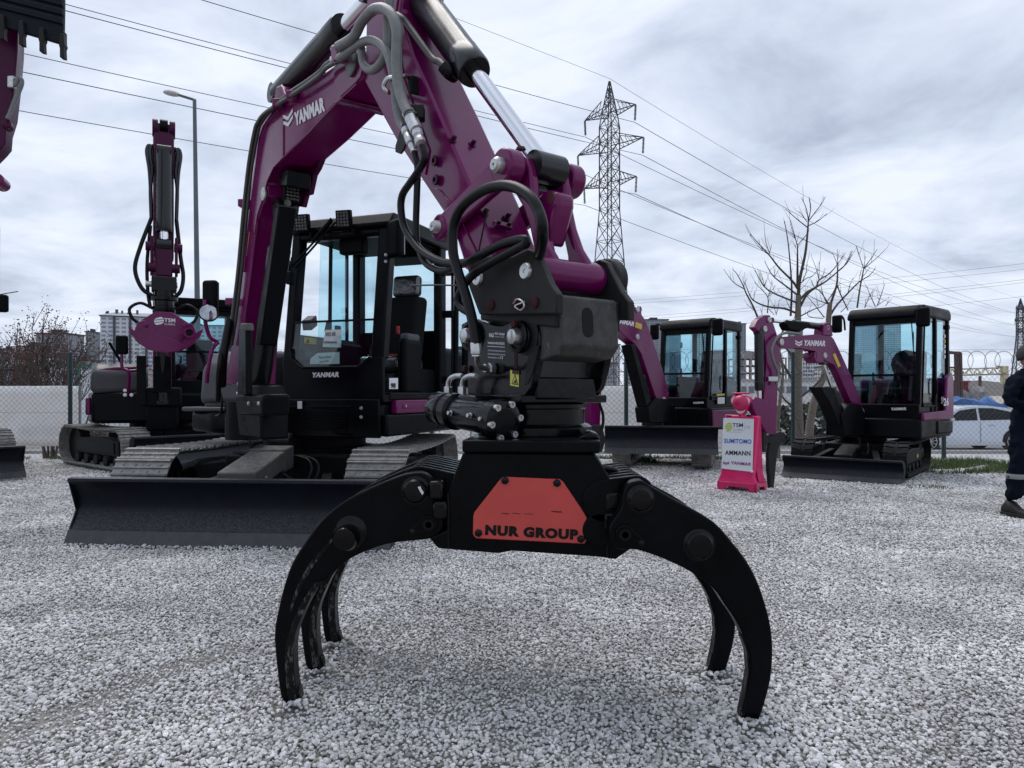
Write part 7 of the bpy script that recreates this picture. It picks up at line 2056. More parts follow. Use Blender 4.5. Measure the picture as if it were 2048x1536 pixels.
# --- its purple grapple: a thing of its own
gl = thing('log_grapple', 'purple log grapple with closed tines and white globe emblem hanging from the rear excavator', 'grapple', BLp(1.95, 1.55))
GLB = BLp(2.10, 0)
def GLp(px, py, off=0.0):
    return PLN(px, py, GLB + fhl * off, fhl)
MB().lathe(BLp(1.95, 2.23), V((0, 0, 1)), [(0.13, 0), (0.14, 0.02), (0.14, 0.10), (0.12, 0.11), (0.12, 0.17), (0.17, 0.18), (0.17, 0.22), (0.12, 0.23), (0.12, 0.31)], 28).build('rotator', 'black_gloss', gl)
ho_ = [(282, 640), (312, 622), (344, 624), (384, 650), (386, 664), (362, 690), (308, 690), (274, 662)]
hb_ = MB().prism([GLp(x, y, .02) for x, y in ho_], fhl * -0.30).build('head', 'purple', gl, bevel=0.015)
MB().prism([GLp(x, y, .05) for x, y in [(256, 650), (262, 668), (276, 686), (300, 700), (330, 706), (358, 702), (372, 692), (352, 678), (330, 672), (312, 664), (306, 650), (290, 640), (274, 644), (270, 662), (262, 656)]], fhl * -0.06).build('tine', 'purple', gl, bevel=0.01)
MB().prism([GLp(x, y, .02) for x, y in [(408, 656), (400, 674), (384, 690), (362, 702), (334, 706), (306, 700), (318, 684), (346, 676), (366, 664), (372, 650), (384, 646), (390, 656), (388, 668)]], fhl * -0.06).build('tine', 'purple', gl, bevel=0.01)
for x, y in ((282, 664), (379, 665)):
    c = GLp(x, y, .055)
    MB().lathe(c - fhl * 0.09, fhl, [(0.075, 0), (0.075, 0.10), (0.045, 0.10), (0.042, 0.05)], 24).build('hinge_eye', 'purple', gl)
    MB().cyl(c - fhl * 0.05, c - fhl * 0.02, 0.04, n=16).build('eye_hole', 'cutout', gl)
for x, y in ((291, 650), (371, 650)):
    MB().lathe(GLp(x, y, .055), fhl, [(0.04, -0.05), (0.04, 0.01), (0.028, 0.016)], 8).build('hinge_bolt', 'purple', gl)
# globe emblem: disc sliced by two gaps
c = GLp(318, 642, .024)
xr = (GLp(328, 642, .024) - c); yr = (GLp(318, 634, .024) - c)
eb = MB()
for ya, yb in ((-0.9, -0.35), (-0.2, 0.25), (0.4, 0.92)):
    pts = []
    for k in range(9):
        y_ = ya + (yb - ya) * k / 8; pts.append(c + xr * math.sqrt(max(0, 1 - y_ * y_)) + yr * y_ + yr * 0.12)
    for k in range(9):
        y_ = yb + (ya - yb) * k / 8; pts.append(c - xr * math.sqrt(max(0, 1 - y_ * y_)) + yr * y_ - yr * 0.12)
    eb.prism(pts, fhl * 0.003)
eb.build('globe_emblem', 'white_print', gl)
letters('brand_lettering', 'TSM', 'white_print', gl, GLp(328.5, 644, .021), GLp(350.5, 645, .021), GLp(328.5, 636, .021), bold=0.03)
letters('brand_lettering', 'GLOBAL', 'white_print', gl, GLp(328.5, 650, .021), GLp(351, 651, .021), GLp(328.5, 646, .021), bold=0.0)
for s in (-1, 1):
    hose(gl, [BLp(1.95, 2.30, s * .13), BLp(1.98, 2.36, s * .28), BLp(2.0, 2.28, s * .40), BLp(2.0, 2.16, s * .37), BLp(1.98, 2.10, s * .30)], 0.02)

# ================================================================= far left excavator, mostly outside the frame
fl_ = thing('excavator', 'excavator mostly hidden at the edge of the yard with a toothed bucket raised overhead', 'excavator', (-8.0, 11.6, 0))
e0 = G(53, 958)
ff_ = V((0.766, -0.643, 0)); fc_ = e0 + V((-0.643, -0.766, 0)) * 1.12 - ff_ * 1.75
MF = frame(fc_, ff_)
dozer_blade(fl_, MF, 2.24, 1.68, 0.02, 0.42, arms=0.55, arm_len=0.95)
for s in (-1, 1):
    track(fl_, MF, s * 0.92, 2.5, 0.64, 0.45, kind='steel', pitch=0.135, sag=0.02)
MB(MF).box((-0.6, -0.65, 0.3), (0.6, 0.65, 0.58)).build('chassis', 'frame_grey', fl_, bevel=0.03)
MB(MF).lathe((0, 0, 0.55), (0, 0, 1), [(0.55, 0), (0.55, 0.06), (0.48, 0.07), (0.48, 0.18)], 36).build('slew_ring', 'frame_grey', fl_)
HF = frame(fc_, V((0.5, -0.86, 0)))
MB(HF).box((-0.9, -1.1, 0.72), (0.9, 0.8, 1.2)).build('house_base', 'black', fl_, bevel=0.06, seg=3)
MB(HF).box((0.1, -1.1, 1.2), (0.85, 0.6, 1.66)).build('engine_hood', 'cover_grey', fl_, bevel=0.08, seg=3)
mini_cab(fl_, HF, -0.9, 0.05, -0.6, 0.7, 1.16, 2.70, 1.38, 1.84)
mirror(fl_, D(4, 607, 9.0), (0.3, -1, 0), 0.14, 0.22, 0.08, stalk=[D(-40, 600, 9.4), D(-16, 592, 9.2), D(4, 596, 9.0)])
MB().tube([D(-6, 590, 9.0), D(36, 583, 9.0)], 0.006, n=5).build('aerial', 'plastic', fl_)
fA = V((e0.x - 1.2, e0.y + 0.9, 1.0)); tipA = D(-48, 420, 7.6); mid_ = V((fA.x + 0.2, fA.y - 0.3, 3.9))
Nf = V((0, 0, 1)).cross(tipA - fA).normalized()
if Nf.x < 0: Nf = -Nf
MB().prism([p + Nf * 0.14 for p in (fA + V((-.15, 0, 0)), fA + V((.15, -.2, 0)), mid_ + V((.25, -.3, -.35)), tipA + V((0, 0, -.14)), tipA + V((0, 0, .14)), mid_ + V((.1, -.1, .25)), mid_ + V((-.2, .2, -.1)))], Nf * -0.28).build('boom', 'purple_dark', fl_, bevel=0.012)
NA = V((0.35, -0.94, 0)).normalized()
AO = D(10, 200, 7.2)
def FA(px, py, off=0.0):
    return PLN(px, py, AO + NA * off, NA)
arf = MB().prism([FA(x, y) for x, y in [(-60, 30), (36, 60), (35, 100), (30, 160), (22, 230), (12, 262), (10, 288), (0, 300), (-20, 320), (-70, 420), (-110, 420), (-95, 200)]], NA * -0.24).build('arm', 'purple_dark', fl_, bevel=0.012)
MB().lathe(FA(12, 248, .02), NA, [(0.045, -0.1), (0.045, 0.0), (0.03, 0.01)], 16).build('link_boss', 'purple_dark', arf)
MB().lathe(FA(-6, 360, .02), NA, [(0.065, -0.2), (0.065, 0.02), (0.05, 0.03)], 20).build('pivot_boss', 'purple', arf)
hose(arf, [FA(x, y, .05) for x, y in [(28, 172), (36, 158), (43, 160), (42, 172), (30, 200), (22, 222), (15, 238)]], 0.022, 'sheath')
MB().box(FA(27, 164, .03) + V((-0.04, -0.04, -0.07)), FA(27, 164, .03) + V((0.02, 0.02, 0.05))).build('hose_fitting', 'zinc', arf, bevel=0.01)
# bucket with ribs and teeth
bk = thing('excavator_bucket', 'black ribbed excavator bucket with square teeth raised against the sky', 'bucket', D(40, 60, 7.0))
bx = [(-30, -60), (126, -60), (127, 4), (126, 62), (130, 64), (130, 90), (36, 62), (-30, 46)]
def FBk(px, py, off=0.0):
    n_ = V((0.12, -0.99, -0.02)).normalized()
    return PLN(px, py, D(60, 40, 7.0) + n_ * off, n_)
nb_ = V((0.12, -0.99, -0.02)).normalized()
sh_ = MB().prism([FBk(x, y) for x, y in bx], nb_ * -0.05).build('shell', 'blade_black', bk, bevel=0.01)
MB().prism([FBk(x, y) for x, y in [(-30, -120), (96, -120), (97, 4), (-30, -12)]], nb_ * -0.32).build('shell_back', 'blade_black', bk, bevel=0.01)
for k, (ya, yb) in enumerate(((-6, 10), (16, 28), (34, 46))):
    MB().prism([FBk(-30, ya - 34, .001), FBk(127, ya + 10 - 6, .001), FBk(127, yb + 4, .001), FBk(-30, yb - 36, .001)], nb_ * 0.025).build('wear_rib', 'blade_black', bk, bevel=0.006)
for x, y in ((2, 46), (41, 58), (82, 72), (123, 84)):
    P_ = [(x - 4, y - 18), (x + 4, y - 18), (x + 5, y + 2), (x + 6.5, y + 6), (x + 4, y + 12), (x + 5, y + 32), (x - 4, y + 30), (x - 4, y + 12), (x - 6, y + 5), (x - 5, y + 1)]
    MB().prism([FBk(a_, c_, .04) for a_, c_ in P_], nb_ * -0.07).build('tooth', 'coupler', bk, bevel=0.006)
# ================================================================= pink sign with lamp
sg = thing('sign_board', 'bright pink plastic A-board sign with white brand panel and a lamp on top', 'sign', G(1482, 980))
sBL, sBR = G(1434, 979), G(1512, 986)
sx = (sBR - sBL).normalized(); sf = V((sx.y, -sx.x, 0))
if sf.y > 0: sf = -sf
sTL = sBL - sf * 0.13 + V((0, 0, 0.93))
sn_ = sx.cross(sTL - sBL).normalized()
if sn_.y > 0: sn_ = -sn_
def SP(px, py, off=0.0):
    return PLN(px, py, sBL + sn_ * off, sn_)
tl, tr = SP(1449, 829), SP(1519, 832)
dep_b, dep_t = 0.36, 0.06
b = MB()
lo = [sBL + V((0, 0, 0.10)), sBR + V((0, 0, 0.10)), sBR - sf * dep_b + V((0, 0, 0.10)), sBL - sf * dep_b + V((0, 0, 0.10))]
ins = 0.035
m1 = [lo[0] + sx * ins - sf * 0.03 + V((0, 0, .10)), lo[1] - sx * ins - sf * 0.03 + V((0, 0, .10)), lo[2] - sx * ins + sf * 0.03 + V((0, 0, .10)), lo[3] + sx * ins + sf * 0.03 + V((0, 0, .10))]
hi = [tl, tr, tr - sf * dep_t, tl - sf * dep_t]
vs = lo + m1 + hi
fs = [(0, 3, 2, 1), (8, 9, 10, 11)]
for k in (0, 4):
    fs += [(k + i, k + (i + 1) % 4, k + 4 + (i + 1) % 4, k + 4 + i) for i in range(4)]
body_s = b.add(vs, fs).build('shell', 'pink', sg, bevel=0.018, seg=3)
# plinth with cut-away feet
q = [sBL, sBR, sBR - sf * dep_b, sBL - sf * dep_b]
pf = MB()
for i in range(4):
    a, c = q[i], q[(i + 1) % 4]
    d_ = (c - a)
    pf.prism([a, a + d_ * 0.16, a + d_ * 0.24 + V((0, 0, .05)), a + d_ * 0.76 + V((0, 0, .05)), a + d_ * 0.84, c, c + V((0, 0, .11)), a + V((0, 0, .11))], (d_.cross(ZUP).normalized() * -0.03))
pf.build('plinth', 'pink', sg, bevel=0.008)
# arch on the side
side_n = sx
ac = (lo[1] + lo[2]) / 2 + V((0, 0, 0.02))
arc = [ac + sf * (0.10 * math.cos(t)) + V((0, 0, 0.17 * math.sin(t))) - sx * 0.045 * math.sin(t) for t in [PI * i / 10 for i in range(11)]]
MB().prism(arc, sx * 0.012).build('side_arch', 'pink', sg, bevel=0.004)
c = SP(1519, 858) - sf * 0.02 + sx * 0.06
MB().lathe(lo[1].lerp(lo[2], .42) + V((0, 0, 0.56)) - sx * 0.085, sx, [(0.022, 0), (0.022, 0.004), (0.014, 0.004)], 14).build('side_hole', 'cutout', sg)
pn_ = MB().prism([SP(x, y, .002) for x, y in [(1447, 836), (1508, 838), (1505, 944), (1443, 937)]], sn_ * 0.004).build('panel', 'sign_white', sg, bevel=0.002)
for x0_ in (1453, 1493):
    MB().prism([SP(x, y, .001) for x, y in [(x0_, 833), (x0_ + 10, 833.6), (x0_ + 10, 830.6), (x0_, 830)]], sn_ * 0.0015).build('handle_slot', 'cutout', sg)
def SL(s, m, x0_, x1_, yb, h, dy=0.0, bold=0.02, sh=0.0):
    return letters('panel_lettering', s, m, pn_, SP(x0_, yb, .006), SP(x1_, yb + dy, .006), SP(x0_, yb - h, .006), bold=bold, shear=sh, depth=0.001, lift=0.0006)
SL('TSM', 'black_print', 1465, 1486, 854, 8, 0.5, 0.02)
SL('GLOBAL', 'grey_print', 1466, 1487, 861.5, 5, 0.6, 0.0)
SL('10', 'grey_print', 1491, 1500, 858, 7, 0.2, 0.0)
c = SP(1457.5, 854, .0065)
xr = SP(1465, 854.2, .0065) - c; yr = SP(1457.5, 845.5, .0065) - c
eb = MB()
for ya, yb in ((-0.98, -0.62), (-0.5, -0.1), (0.02, 0.42), (0.54, 0.98)):
    pts = []
    for k in range(9):
        y_ = ya + (yb - ya) * k / 8; pts.append(c + xr * math.sqrt(max(0, 1 - y_ * y_)) + yr * y_ + yr * 0.10)
    for k in range(9):
        y_ = yb + (ya - yb) * k / 8; pts.append(c - xr * math.sqrt(max(0, 1 - y_ * y_)) + yr * y_ - yr * 0.06)
    eb.prism(pts, sn_ * 0.001)
eb.build('globe_emblem', 'lime_print', pn_)
MB().prism([SP(1452, 863.3, .006), SP(1482, 864.5, .006), SP(1482, 865.2, .006), SP(1452, 864, .006)], sn_ * 0.001).build('panel_rule', 'grey_print', pn_)
MB().prism([SP(1488.4, 846, .006), SP(1488.9, 846, .006), SP(1488.6, 862, .006), SP(1488.1, 862, .006)], sn_ * 0.001).build('panel_rule', 'grey_print', pn_)
SL('SUMITOMO', 'blue_print', 1448.5, 1503, 886, 9, 2.0, 0.03)
SL('AMMANN', 'black_print', 1450, 1501, 909.5, 9, 2.0, 0.03)
SL('YANMAR', 'magenta_print', 1462, 1502, 928.5, 6.5, 3.5, 0.03, 0.15)
chevron('panel_emblem', 'magenta_print', pn_, SP(1446, 929, .006), SP(1458.5, 929.5, .006), SP(1446.5, 923, .006))
# lamp
lc = D(1483, 806, (tl.y + tr.y) / 2 + 0.02)
MB().cyl(lc + V((0, 0, -0.17)), lc + V((0, 0, -0.10)), 0.032, n=16).build('lamp_neck', 'pink', sg)
def tri(r, off):
    pts = []
    for k in range(3):
        a0 = -PI / 2 + 2 * PI * k / 3
        for j in range(-3, 4):
            a = a0 + j * 0.16
            rr = r * (1.0 - 0.03 * j * j * 0.5)
            pts.append(lc + sx * (rr * math.cos(a)) + V((0, 0, rr * math.sin(a) * (1.0 if k == 0 else 0.85))) + sf * off)
    return pts
lh = MB().prism(tri(0.145, 0.03), sf * -0.07).build('lamp_housing', 'pink', sg, bevel=0.015, seg=3)
MB().prism(tri(0.128, 0.031), sf * 0.003).build('reflector', 'sign_white', lh)
MB().lathe(lc + sf * 0.03, sf, [(0.100, 0), (0.100, 0.008), (0.094, 0.025), (0.078, 0.048), (0.052, 0.064), (0.02, 0.072)], 28).build('lamp_lens', 'red_lamp', lh)
MB().beam(lc + V((0, 0, 0.118)) - sx * 0.1, lc + V((0, 0, 0.118)) + sx * 0.1, 0.08, 0.022).build('lamp_top', 'pink', lh, bevel=0.008)
MB().ball(D(1484, 941.5, SP(1502, 940).y) + sx * 0.12, 0.02, sq=(1, 0.4, 0.8)).build('tape_tag', 'sign_white', sg)

# ================================================================= man in overalls at the right edge
def skin_obj(name, verts, edges, radii, m, parent, root=0, sub=2, extra=None):
    me = bpy.data.meshes.new(name)
    me.from_pydata([tuple(v) for v in verts], edges, [])
    o = obj(name, me, m, parent)
    md = o.modifiers.new('skin', 'SKIN')
    if not me.skin_vertices:
        bm = bmesh.new(); bm.from_mesh(me); bm.verts.layers.skin.verify(); bm.to_mesh(me); bm.free()
    sv = me.skin_vertices[0].data
    for i, r in enumerate(radii):
        sv[i].radius = r if isinstance(r, tuple) else (r, r)
        sv[i].use_root = (i == root)
    md.use_smooth_shade = True
    s = o.modifiers.new('sub', 'SUBSURF'); s.levels = sub; s.render_levels = sub
    return o

PX, PY = (2057 - CX) / FPX * 7.12, 7.12
man = thing('person', 'man in dark navy overalls with reflective leg bands standing with folded arms', 'person', (PX, PY, 0))
Mp = Matrix.Translation((PX, PY, 0)) @ Matrix.Rotation(R(14), 4, 'Z') @ Matrix.Scale(0.935, 4)
def pt(*a): return Mp @ V(a)
# local: x = viewer's right, -y = towards viewer
vb = [pt(0, 0, .98), pt(0, -.01, 1.14), pt(0, -.01, 1.32), pt(0, 0, 1.44), pt(0, -.01, 1.52),
      pt(-.19, 0, 1.42), pt(-.275, -.04, 1.16), pt(-.12, -.21, 1.17), pt(.06, -.23, 1.20),
      pt(.19, 0, 1.42), pt(.275, -.04, 1.16), pt(.12, -.20, 1.12), pt(-.06, -.22, 1.14),
      pt(-.11, 0, .92), pt(-.155, -.02, .52), pt(-.185, .02, .14),
      pt(.11, 0, .92), pt(.14, -.02, .52), pt(.15, .02, .14)]
eb_ = [(0, 1), (1, 2), (2, 3), (3, 4), (3, 5), (5, 6), (6, 7), (7, 8), (3, 9), (9, 10), (10, 11), (11, 12), (0, 13), (13, 14), (14, 15), (0, 16), (16, 17), (17, 18)]
rb = [(.155, .12), (.15, .12), (.175, .125), (.13, .10), .062, .082, .068, .058, .05, .082, .068, .058, .05, .105, .088, .088, .105, .088, .088]
ov = skin_obj('overalls', vb, eb_, [tuple(k * .935 for k in r) if isinstance(r, tuple) else r * .935 for r in rb], 'navy_cloth', man, sub=3)
tx_ = bpy.data.textures.new('folds', 'CLOUDS'); tx_.noise_scale = 0.085
dm_ = ov.modifiers.new('folds', 'DISPLACE'); dm_.texture = tx_; dm_.strength = 0.075; dm_.mid_level = 0.5; dm_.texture_coords = 'LOCAL'
# head, neck and hands: one skin mesh
hd = MB(Mp)
hd.lathe((0, 0, 1.46), (0, -0.08, 1), [(0.055, 0), (0.055, 0.06), (0.06, 0.10)], 16)
n_, m_ = 20, 14
vs = []; fs = []
for j in range(m_ + 1):
    th = PI * j / m_
    for i in range(n_):
        a = 2 * PI * i / n_
        x = 0.078 * math.sin(th) * math.cos(a); y = 0.098 * math.sin(th) * math.sin(a); z = 0.118 * math.cos(th)
        if z < 0: x *= 1 - 0.22 * (-z / 0.118); y *= 1 - 0.12 * (-z / 0.118)
        if y < -0.06: y = -0.06 + (y + 0.06) * 0.7
        vs.append((x, y - 0.01, 1.655 + z))
for j in range(m_):
    for i in range(n_):
        fs.append((j * n_ + i, j * n_ + (i + 1) % n_, (j + 1) * n_ + (i + 1) % n_, (j + 1) * n_ + i))
hd.add(vs, fs)
hd.prism([(-.016, -.095, 1.625), (.016, -.095, 1.625), (.008, -.092, 1.685), (-.008, -.092, 1.685)], (0, -.022, -.006))
for s in (-1, 1):
    hd.ball((s * .080, .005, 1.65), .026, sq=(.4, .8, 1.2))
    # hands tucked on the upper arms: palm and fingers
    hx = s * 0.13
    hd.ball((hx, -.262, 1.185 - .03 * (s > 0)), .038, sq=(1.1, .45, .9))
    for k in range(4):
        zz = 1.215 - .02 * k - .03 * (s > 0)
        hd.tube([(hx + s * .02, -.268, zz), (hx + s * .055, -.262, zz), (hx + s * (.085 - .006 * abs(k - 1.5)), -.235, zz - .004)], .010, n=8, sm=3, r1=.008)
    hd.tube([(hx - s * .01, -.27, 1.215 - .03 * (s > 0)), (hx + s * .01, -.275, 1.245 - .03 * (s > 0)), (hx + s * .03, -.268, 1.262 - .03 * (s > 0))], .011, n=8, sm=3, r1=.008)
bo_ = hd.build('body', 'skin', man, angle=70)
for s in (-1, 1):
    MB(Mp).ball((s * .030, -.080, 1.668), .012, sq=(1.3, .6, .8)).build('eye', 'black_print', bo_)
    MB(Mp).tube([(s * .014, -.090, 1.690), (s * .032, -.092, 1.696), (s * .050, -.080, 1.688)], .006, n=6, sm=3).build('eyebrow', 'hair', bo_)
MB(Mp).tube([(-.024, -.088, 1.590), (0, -.096, 1.588), (.024, -.088, 1.590)], .005, n=6, sm=3).build('mouth', 'dark_red', bo_)
hr = MB(Mp); vs = []; fs = []
for j in range(9):
    th = PI * 0.60 * j / 8
    for i in range(n_):
        a = 2 * PI * i / n_
        front = max(0, -math.sin(a))
        t2 = th * (1 - 0.34 * front)
        k = 1.09 + 0.03 * mnoise.noise(V((i * .9, j * .9, 1)))
        vs.append((0.081 * k * math.sin(t2) * math.cos(a), 0.10 * k * math.sin(t2) * math.sin(a) - .006, 1.662 + 0.122 * k * math.cos(t2)))
for j in range(8):
    for i in range(n_):
        fs.append((j * n_ + i, j * n_ + (i + 1) % n_, (j + 1) * n_ + (i + 1) % n_, (j + 1) * n_ + i))
ho2 = hr.add(vs, fs).build('hair', 'hair', bo_, recalc=False, angle=70)
sm_ = ho2.modifiers.new('t', 'SOLIDIFY'); sm_.thickness = 0.012
# collar, reflective bands, boots
MB(Mp).lathe((0, -.005, 1.48), (0, -.08, 1), [(.082, 0), (.078, .05), (.066, .055), (.068, .0)], 20).build('collar', 'navy_cloth', ov)
for s, cx_ in ((-1, -.165), (1, .145)):
    MB(Mp).lathe((cx_, -.008, .385), (0, 0, 1), [(.094, 0), (.097, .004), (.097, .045), (.094, .05)], 24).build('reflective_band', 'reflective', ov)
    bx_ = cx_ * 1.12
    bt = MB(Mp); rings_ = []
    for yy, w, z1_ in ((.12, .045, .10), (.08, .052, .16), (.0, .054, .15), (-.07, .052, .085), (-.14, .055, .075), (-.19, .046, .06), (-.215, .02, .04)):
        rings_.append([(bx_ + w * math.cos(q), yy, max(.004, z1_ * .5 + z1_ * .5 * math.sin(q))) for q in [2 * PI * i / 12 for i in range(12)]])
    vs = [p for r_ in rings_ for p in r_]
    fs = [(k * 12 + i, k * 12 + (i + 1) % 12, (k + 1) * 12 + (i + 1) % 12, (k + 1) * 12 + i) for k in range(6) for i in range(12)] + [tuple(range(12)), tuple(range(72, 84))]
    bt.add(vs, fs)
    bb = bt.build('boot', 'boot', man, angle=60)
    MB(Mp).prism([(bx_ - .055, .12, .0), (bx_ + .055, .12, .0), (bx_ + .058, -.14, .0), (bx_ + .035, -.215, .0), (bx_ - .035, -.215, .0), (bx_ - .058, -.14, .0)], (0, 0, .028)).build('sole', 'tyre', bb, bevel=.005)

# ================================================================= cars on the street
def car(label, base, ang, col, L_=4.35, group=None, hatch=True):
    t = thing('parked_car', label, 'car', base, group)
    M = Matrix.Translation(base) @ Matrix.Rotation(ang, 4, 'Z')     # car points along -X, width along Y
    W = 1.78
    low = [(0.0, .32), (-.02, .52), (.06, .68), (.45, .80), (1.15, .92), (2.4, .95), (3.7, 1.0), (4.22, .98), (4.33, .80), (4.35, .5), (4.25, .26), (3.9, .20), (.5, .20), (.1, .24)]
    def loft(prof, w0, w1, zmid):
        b = MB(M)
        pts = [(x - L_ / 2, z) for x, z in prof]
        n = len(pts); vs = []; fs = []
        secs = [(-w0 / 2, .93), (-w0 / 2 * .985, 1.0), (-w0 / 2 * .6, 1.0), (0, 1.0), (w0 / 2 * .6, 1.0), (w0 / 2 * .985, 1.0), (w0 / 2, .93)]
        for y, k in secs:
            for x, z in pts:
                tz = max(0, (z - zmid))
                yy = y * (1 - w1 * tz)
                vs.append((x * (1 if abs(y) < w0 * .45 else .985), yy, zmid + (z - zmid) * (1 if z < zmid else (k if z > zmid + .2 else 1))))
        for s in range(len(secs) - 1):
            for i in range(n):
                fs.append((s * n + i, s * n + (i + 1) % n, (s + 1) * n + (i + 1) % n, (s + 1) * n + i))
        fs += [tuple(range(n)), tuple(range((len(secs) - 1) * n, len(secs) * n))]
        return b.add(vs, fs)
    body = loft(low, W, 0.06, .5).build('body', col, t, bevel=.05, seg=3, angle=50)
    gh = [(1.0, .90), (1.78, 1.34), (2.2, 1.43), (2.8, 1.45), (3.4, 1.38), (3.95, 1.18), (4.22, .97), (3.0, .9)]
    loft(gh, W * .93, 0.32, .9).build('cabin', col, t, bevel=.03, seg=3, angle=50)
    for s in (-1, 1):
        y = lambda z: s * (W * .465 * (1 - .32 * (z - .9)) - .004)
        for win in ([(1.42, .98), (1.90, 1.30), (2.42, 1.37), (2.42, .99)], [(2.50, .99), (2.50, 1.375), (2.95, 1.37), (3.45, 1.27), (3.72, 1.10), (3.62, 1.02)]):
            MB(M).prism([(x - L_ / 2, y(z), z) for x, z in win], (0, s * .012, 0)).build('side_window', 'car_glass', t)
        for xw in (.86, 3.52):
            c = V((xw - L_ / 2, s * (W / 2 - .10), .325))
            MB(M).cyl(c + V((0, s * .02, .02)), c + V((0, s * .098, .02)), .375, n=32).build('wheel_arch', 'tyre', body)
            w = MB(M).lathe(c - V((0, s * .1, 0)), (0, s, 0), [(.22, 0), (.30, .01), (.325, .04), (.325, .18), (.30, .212), (.235, .215), (.225, .19), (.06, .19)], 32).build('wheel', 'tyre', t)
            rm_ = MB(M)
            for k in range(10):
                a = 2 * PI * k / 10 + .1
                p = c + V((0, s * .112, 0))
                rm_.beam(p + V((.04 * math.cos(a), 0, .04 * math.sin(a))), p + V((.225 * math.cos(a + .12), 0, .225 * math.sin(a + .12))), .02, .035, (0, 1, 0))
            rm_.lathe(c + V((0, s * .10, 0)), (0, s, 0), [(.23, 0), (.235, .012), (.215, .012), (.21, 0)], 28)
            rm_.cyl(c + V((0, s * .1, 0)), c + V((0, s * .12, 0)), .05, n=14)
            rm_.build('rim', 'alloy', w)
        MB(M).box((2.72 - L_ / 2, s * (W / 2 + .0) - .01, .84), (2.92 - L_ / 2, s * (W / 2 + .0) + .014, .87)).build('door_handle', col, body, bevel=.006)
        MB(M).tube([(2.46 - L_ / 2, s * (W / 2 + .001), .96), (2.46 - L_ / 2, s * (W / 2 + .003), .30)], .005, n=4).build('door_gap', 'car_glass', body)
        MB(M).box((4.06 - L_ / 2, s * (W / 2 - .25) - .12, .78), (4.36 - L_ / 2, s * (W / 2 - .25) + .2, .92)).build('tail_lamp', 'tail_lamp', t, bevel=.02)
        MB(M).box((-.0 - L_ / 2, s * (W / 2 - .30) - .16, .60), (.22 - L_ / 2, s * (W / 2 - .30) + .2, .70)).build('headlamp', 'headlamp', t, bevel=.02)
        MB(M).box((1.45 - L_ / 2, s * (W / 2 + .02) - .01, .96), (1.58 - L_ / 2, s * (W / 2 + .02) + .12 * s, 1.08)).build('wing_mirror', col, t, bevel=.03)
    MB(M).prism([(1.10 - L_ / 2, -.66, .96), (1.10 - L_ / 2, .66, .96), (1.78 - L_ / 2, .56, 1.34), (1.78 - L_ / 2, -.56, 1.34)], (-.012, 0, .012)).build('windscreen', 'car_glass', t)
    MB(M).prism([(4.20 - L_ / 2, -.62, 1.0), (4.20 - L_ / 2, .62, 1.0), (3.96 - L_ / 2, .54, 1.19), (3.96 - L_ / 2, -.54, 1.19)], (.014, 0, .012)).build('rear_window', 'car_glass', t)
    MB(M).box((-.045 - L_ / 2, -.26, .40), (-.02 - L_ / 2, .26, .50)).build('number_plate', 'paper', t)
    return t
zr_ = ROAD_Z - 0.026
car('silver hatchback with dark windows parked behind the fence right of the mini excavator', V((14.40, 23.6, zr_)), R(0), 'car_silver')
car('dark grey car parked far across the street behind the rear excavator', V(((205 - CX) / FPX * 66, 66, zr_)), R(180), 'car_dark')
car('white car with its front showing past the end of the white screen', V(((152 - CX) / FPX * 41 - 1.0, 41.5, zr_)), R(205), 'car_white')

# concrete blocks and clutter beyond the tracks, seen under the cab step
t = thing('stone_block', 'brown stone block on the ground beyond the right track', 'block', G(830, 872))
MB().box(D(812, 878, 15.5), D(842, 868, 15.5) + V((0, .4, 0))).build('block', 'facade_beige', t, bevel=.02)
t = thing('stone_block', 'second brown stone block nearer the fence mesh', 'block', G(880, 872))
MB().box(D(868, 878, 15.5), D(892, 866, 15.5) + V((0, .4, 0))).build('block', 'facade_beige', t, bevel=.02)

# ================================================================= grass
def grass(name, areas, label, seed=1):
    rnd = random.Random(seed); b = MB(); vs = []; fs = []
    for (x0, x1, y0, y1, n, h) in areas:
        for k in range(n):
            x = rnd.uniform(x0, x1); y = rnd.uniform(y0, y1)
            if mnoise.noise(V((x * 1.6, y * 2.2, seed))) < -0.12: continue
            hh = h * rnd.uniform(.4, 1.15); a = rnd.uniform(0, 2 * PI); w = .006
            dx, dy = math.cos(a), math.sin(a); bx_, by_ = rnd.gauss(0, .35) * hh, rnd.gauss(0, .35) * hh
            i = len(vs); z = -.02 if y < 13.1 else -.07
            vs += [(x - dx * w, y - dy * w, z), (x + dx * w, y + dy * w, z), (x + bx_ * .4 + dx * w * .7, y + by_ * .4 + dy * w * .7, z + hh * .6), (x + bx_ * .4 - dx * w * .7, y + by_ * .4 - dy * w * .7, z + hh * .6), (x + bx_, y + by_, z + hh)]
            fs += [(i, i + 1, i + 2, i + 3), (i + 3, i + 2, i + 4)]
    o = b.add(vs, fs).build(name, 'grass', recalc=False)
    o['kind'] = 'stuff'
    tag(o, label, 'grass')
grass('grass', [(-12, -5.2, 12.9, 13.7, 5500, .11), (1.0, 4.6, 12.9, 13.6, 4200, .13), (4.6, 6.6, 12.6, 13.4, 1800, .12), (6.6, 9.8, 10.7, 12.7, 9000, .13), (6.2, 6.9, 10.6, 11.4, 500, .08), (4.9, 5.5, 9.0, 9.3, 260, .05), (2.0, 2.5, 12.2, 13.4, 800, .12)],
      'short green grass growing along the foot of the fence', 3)
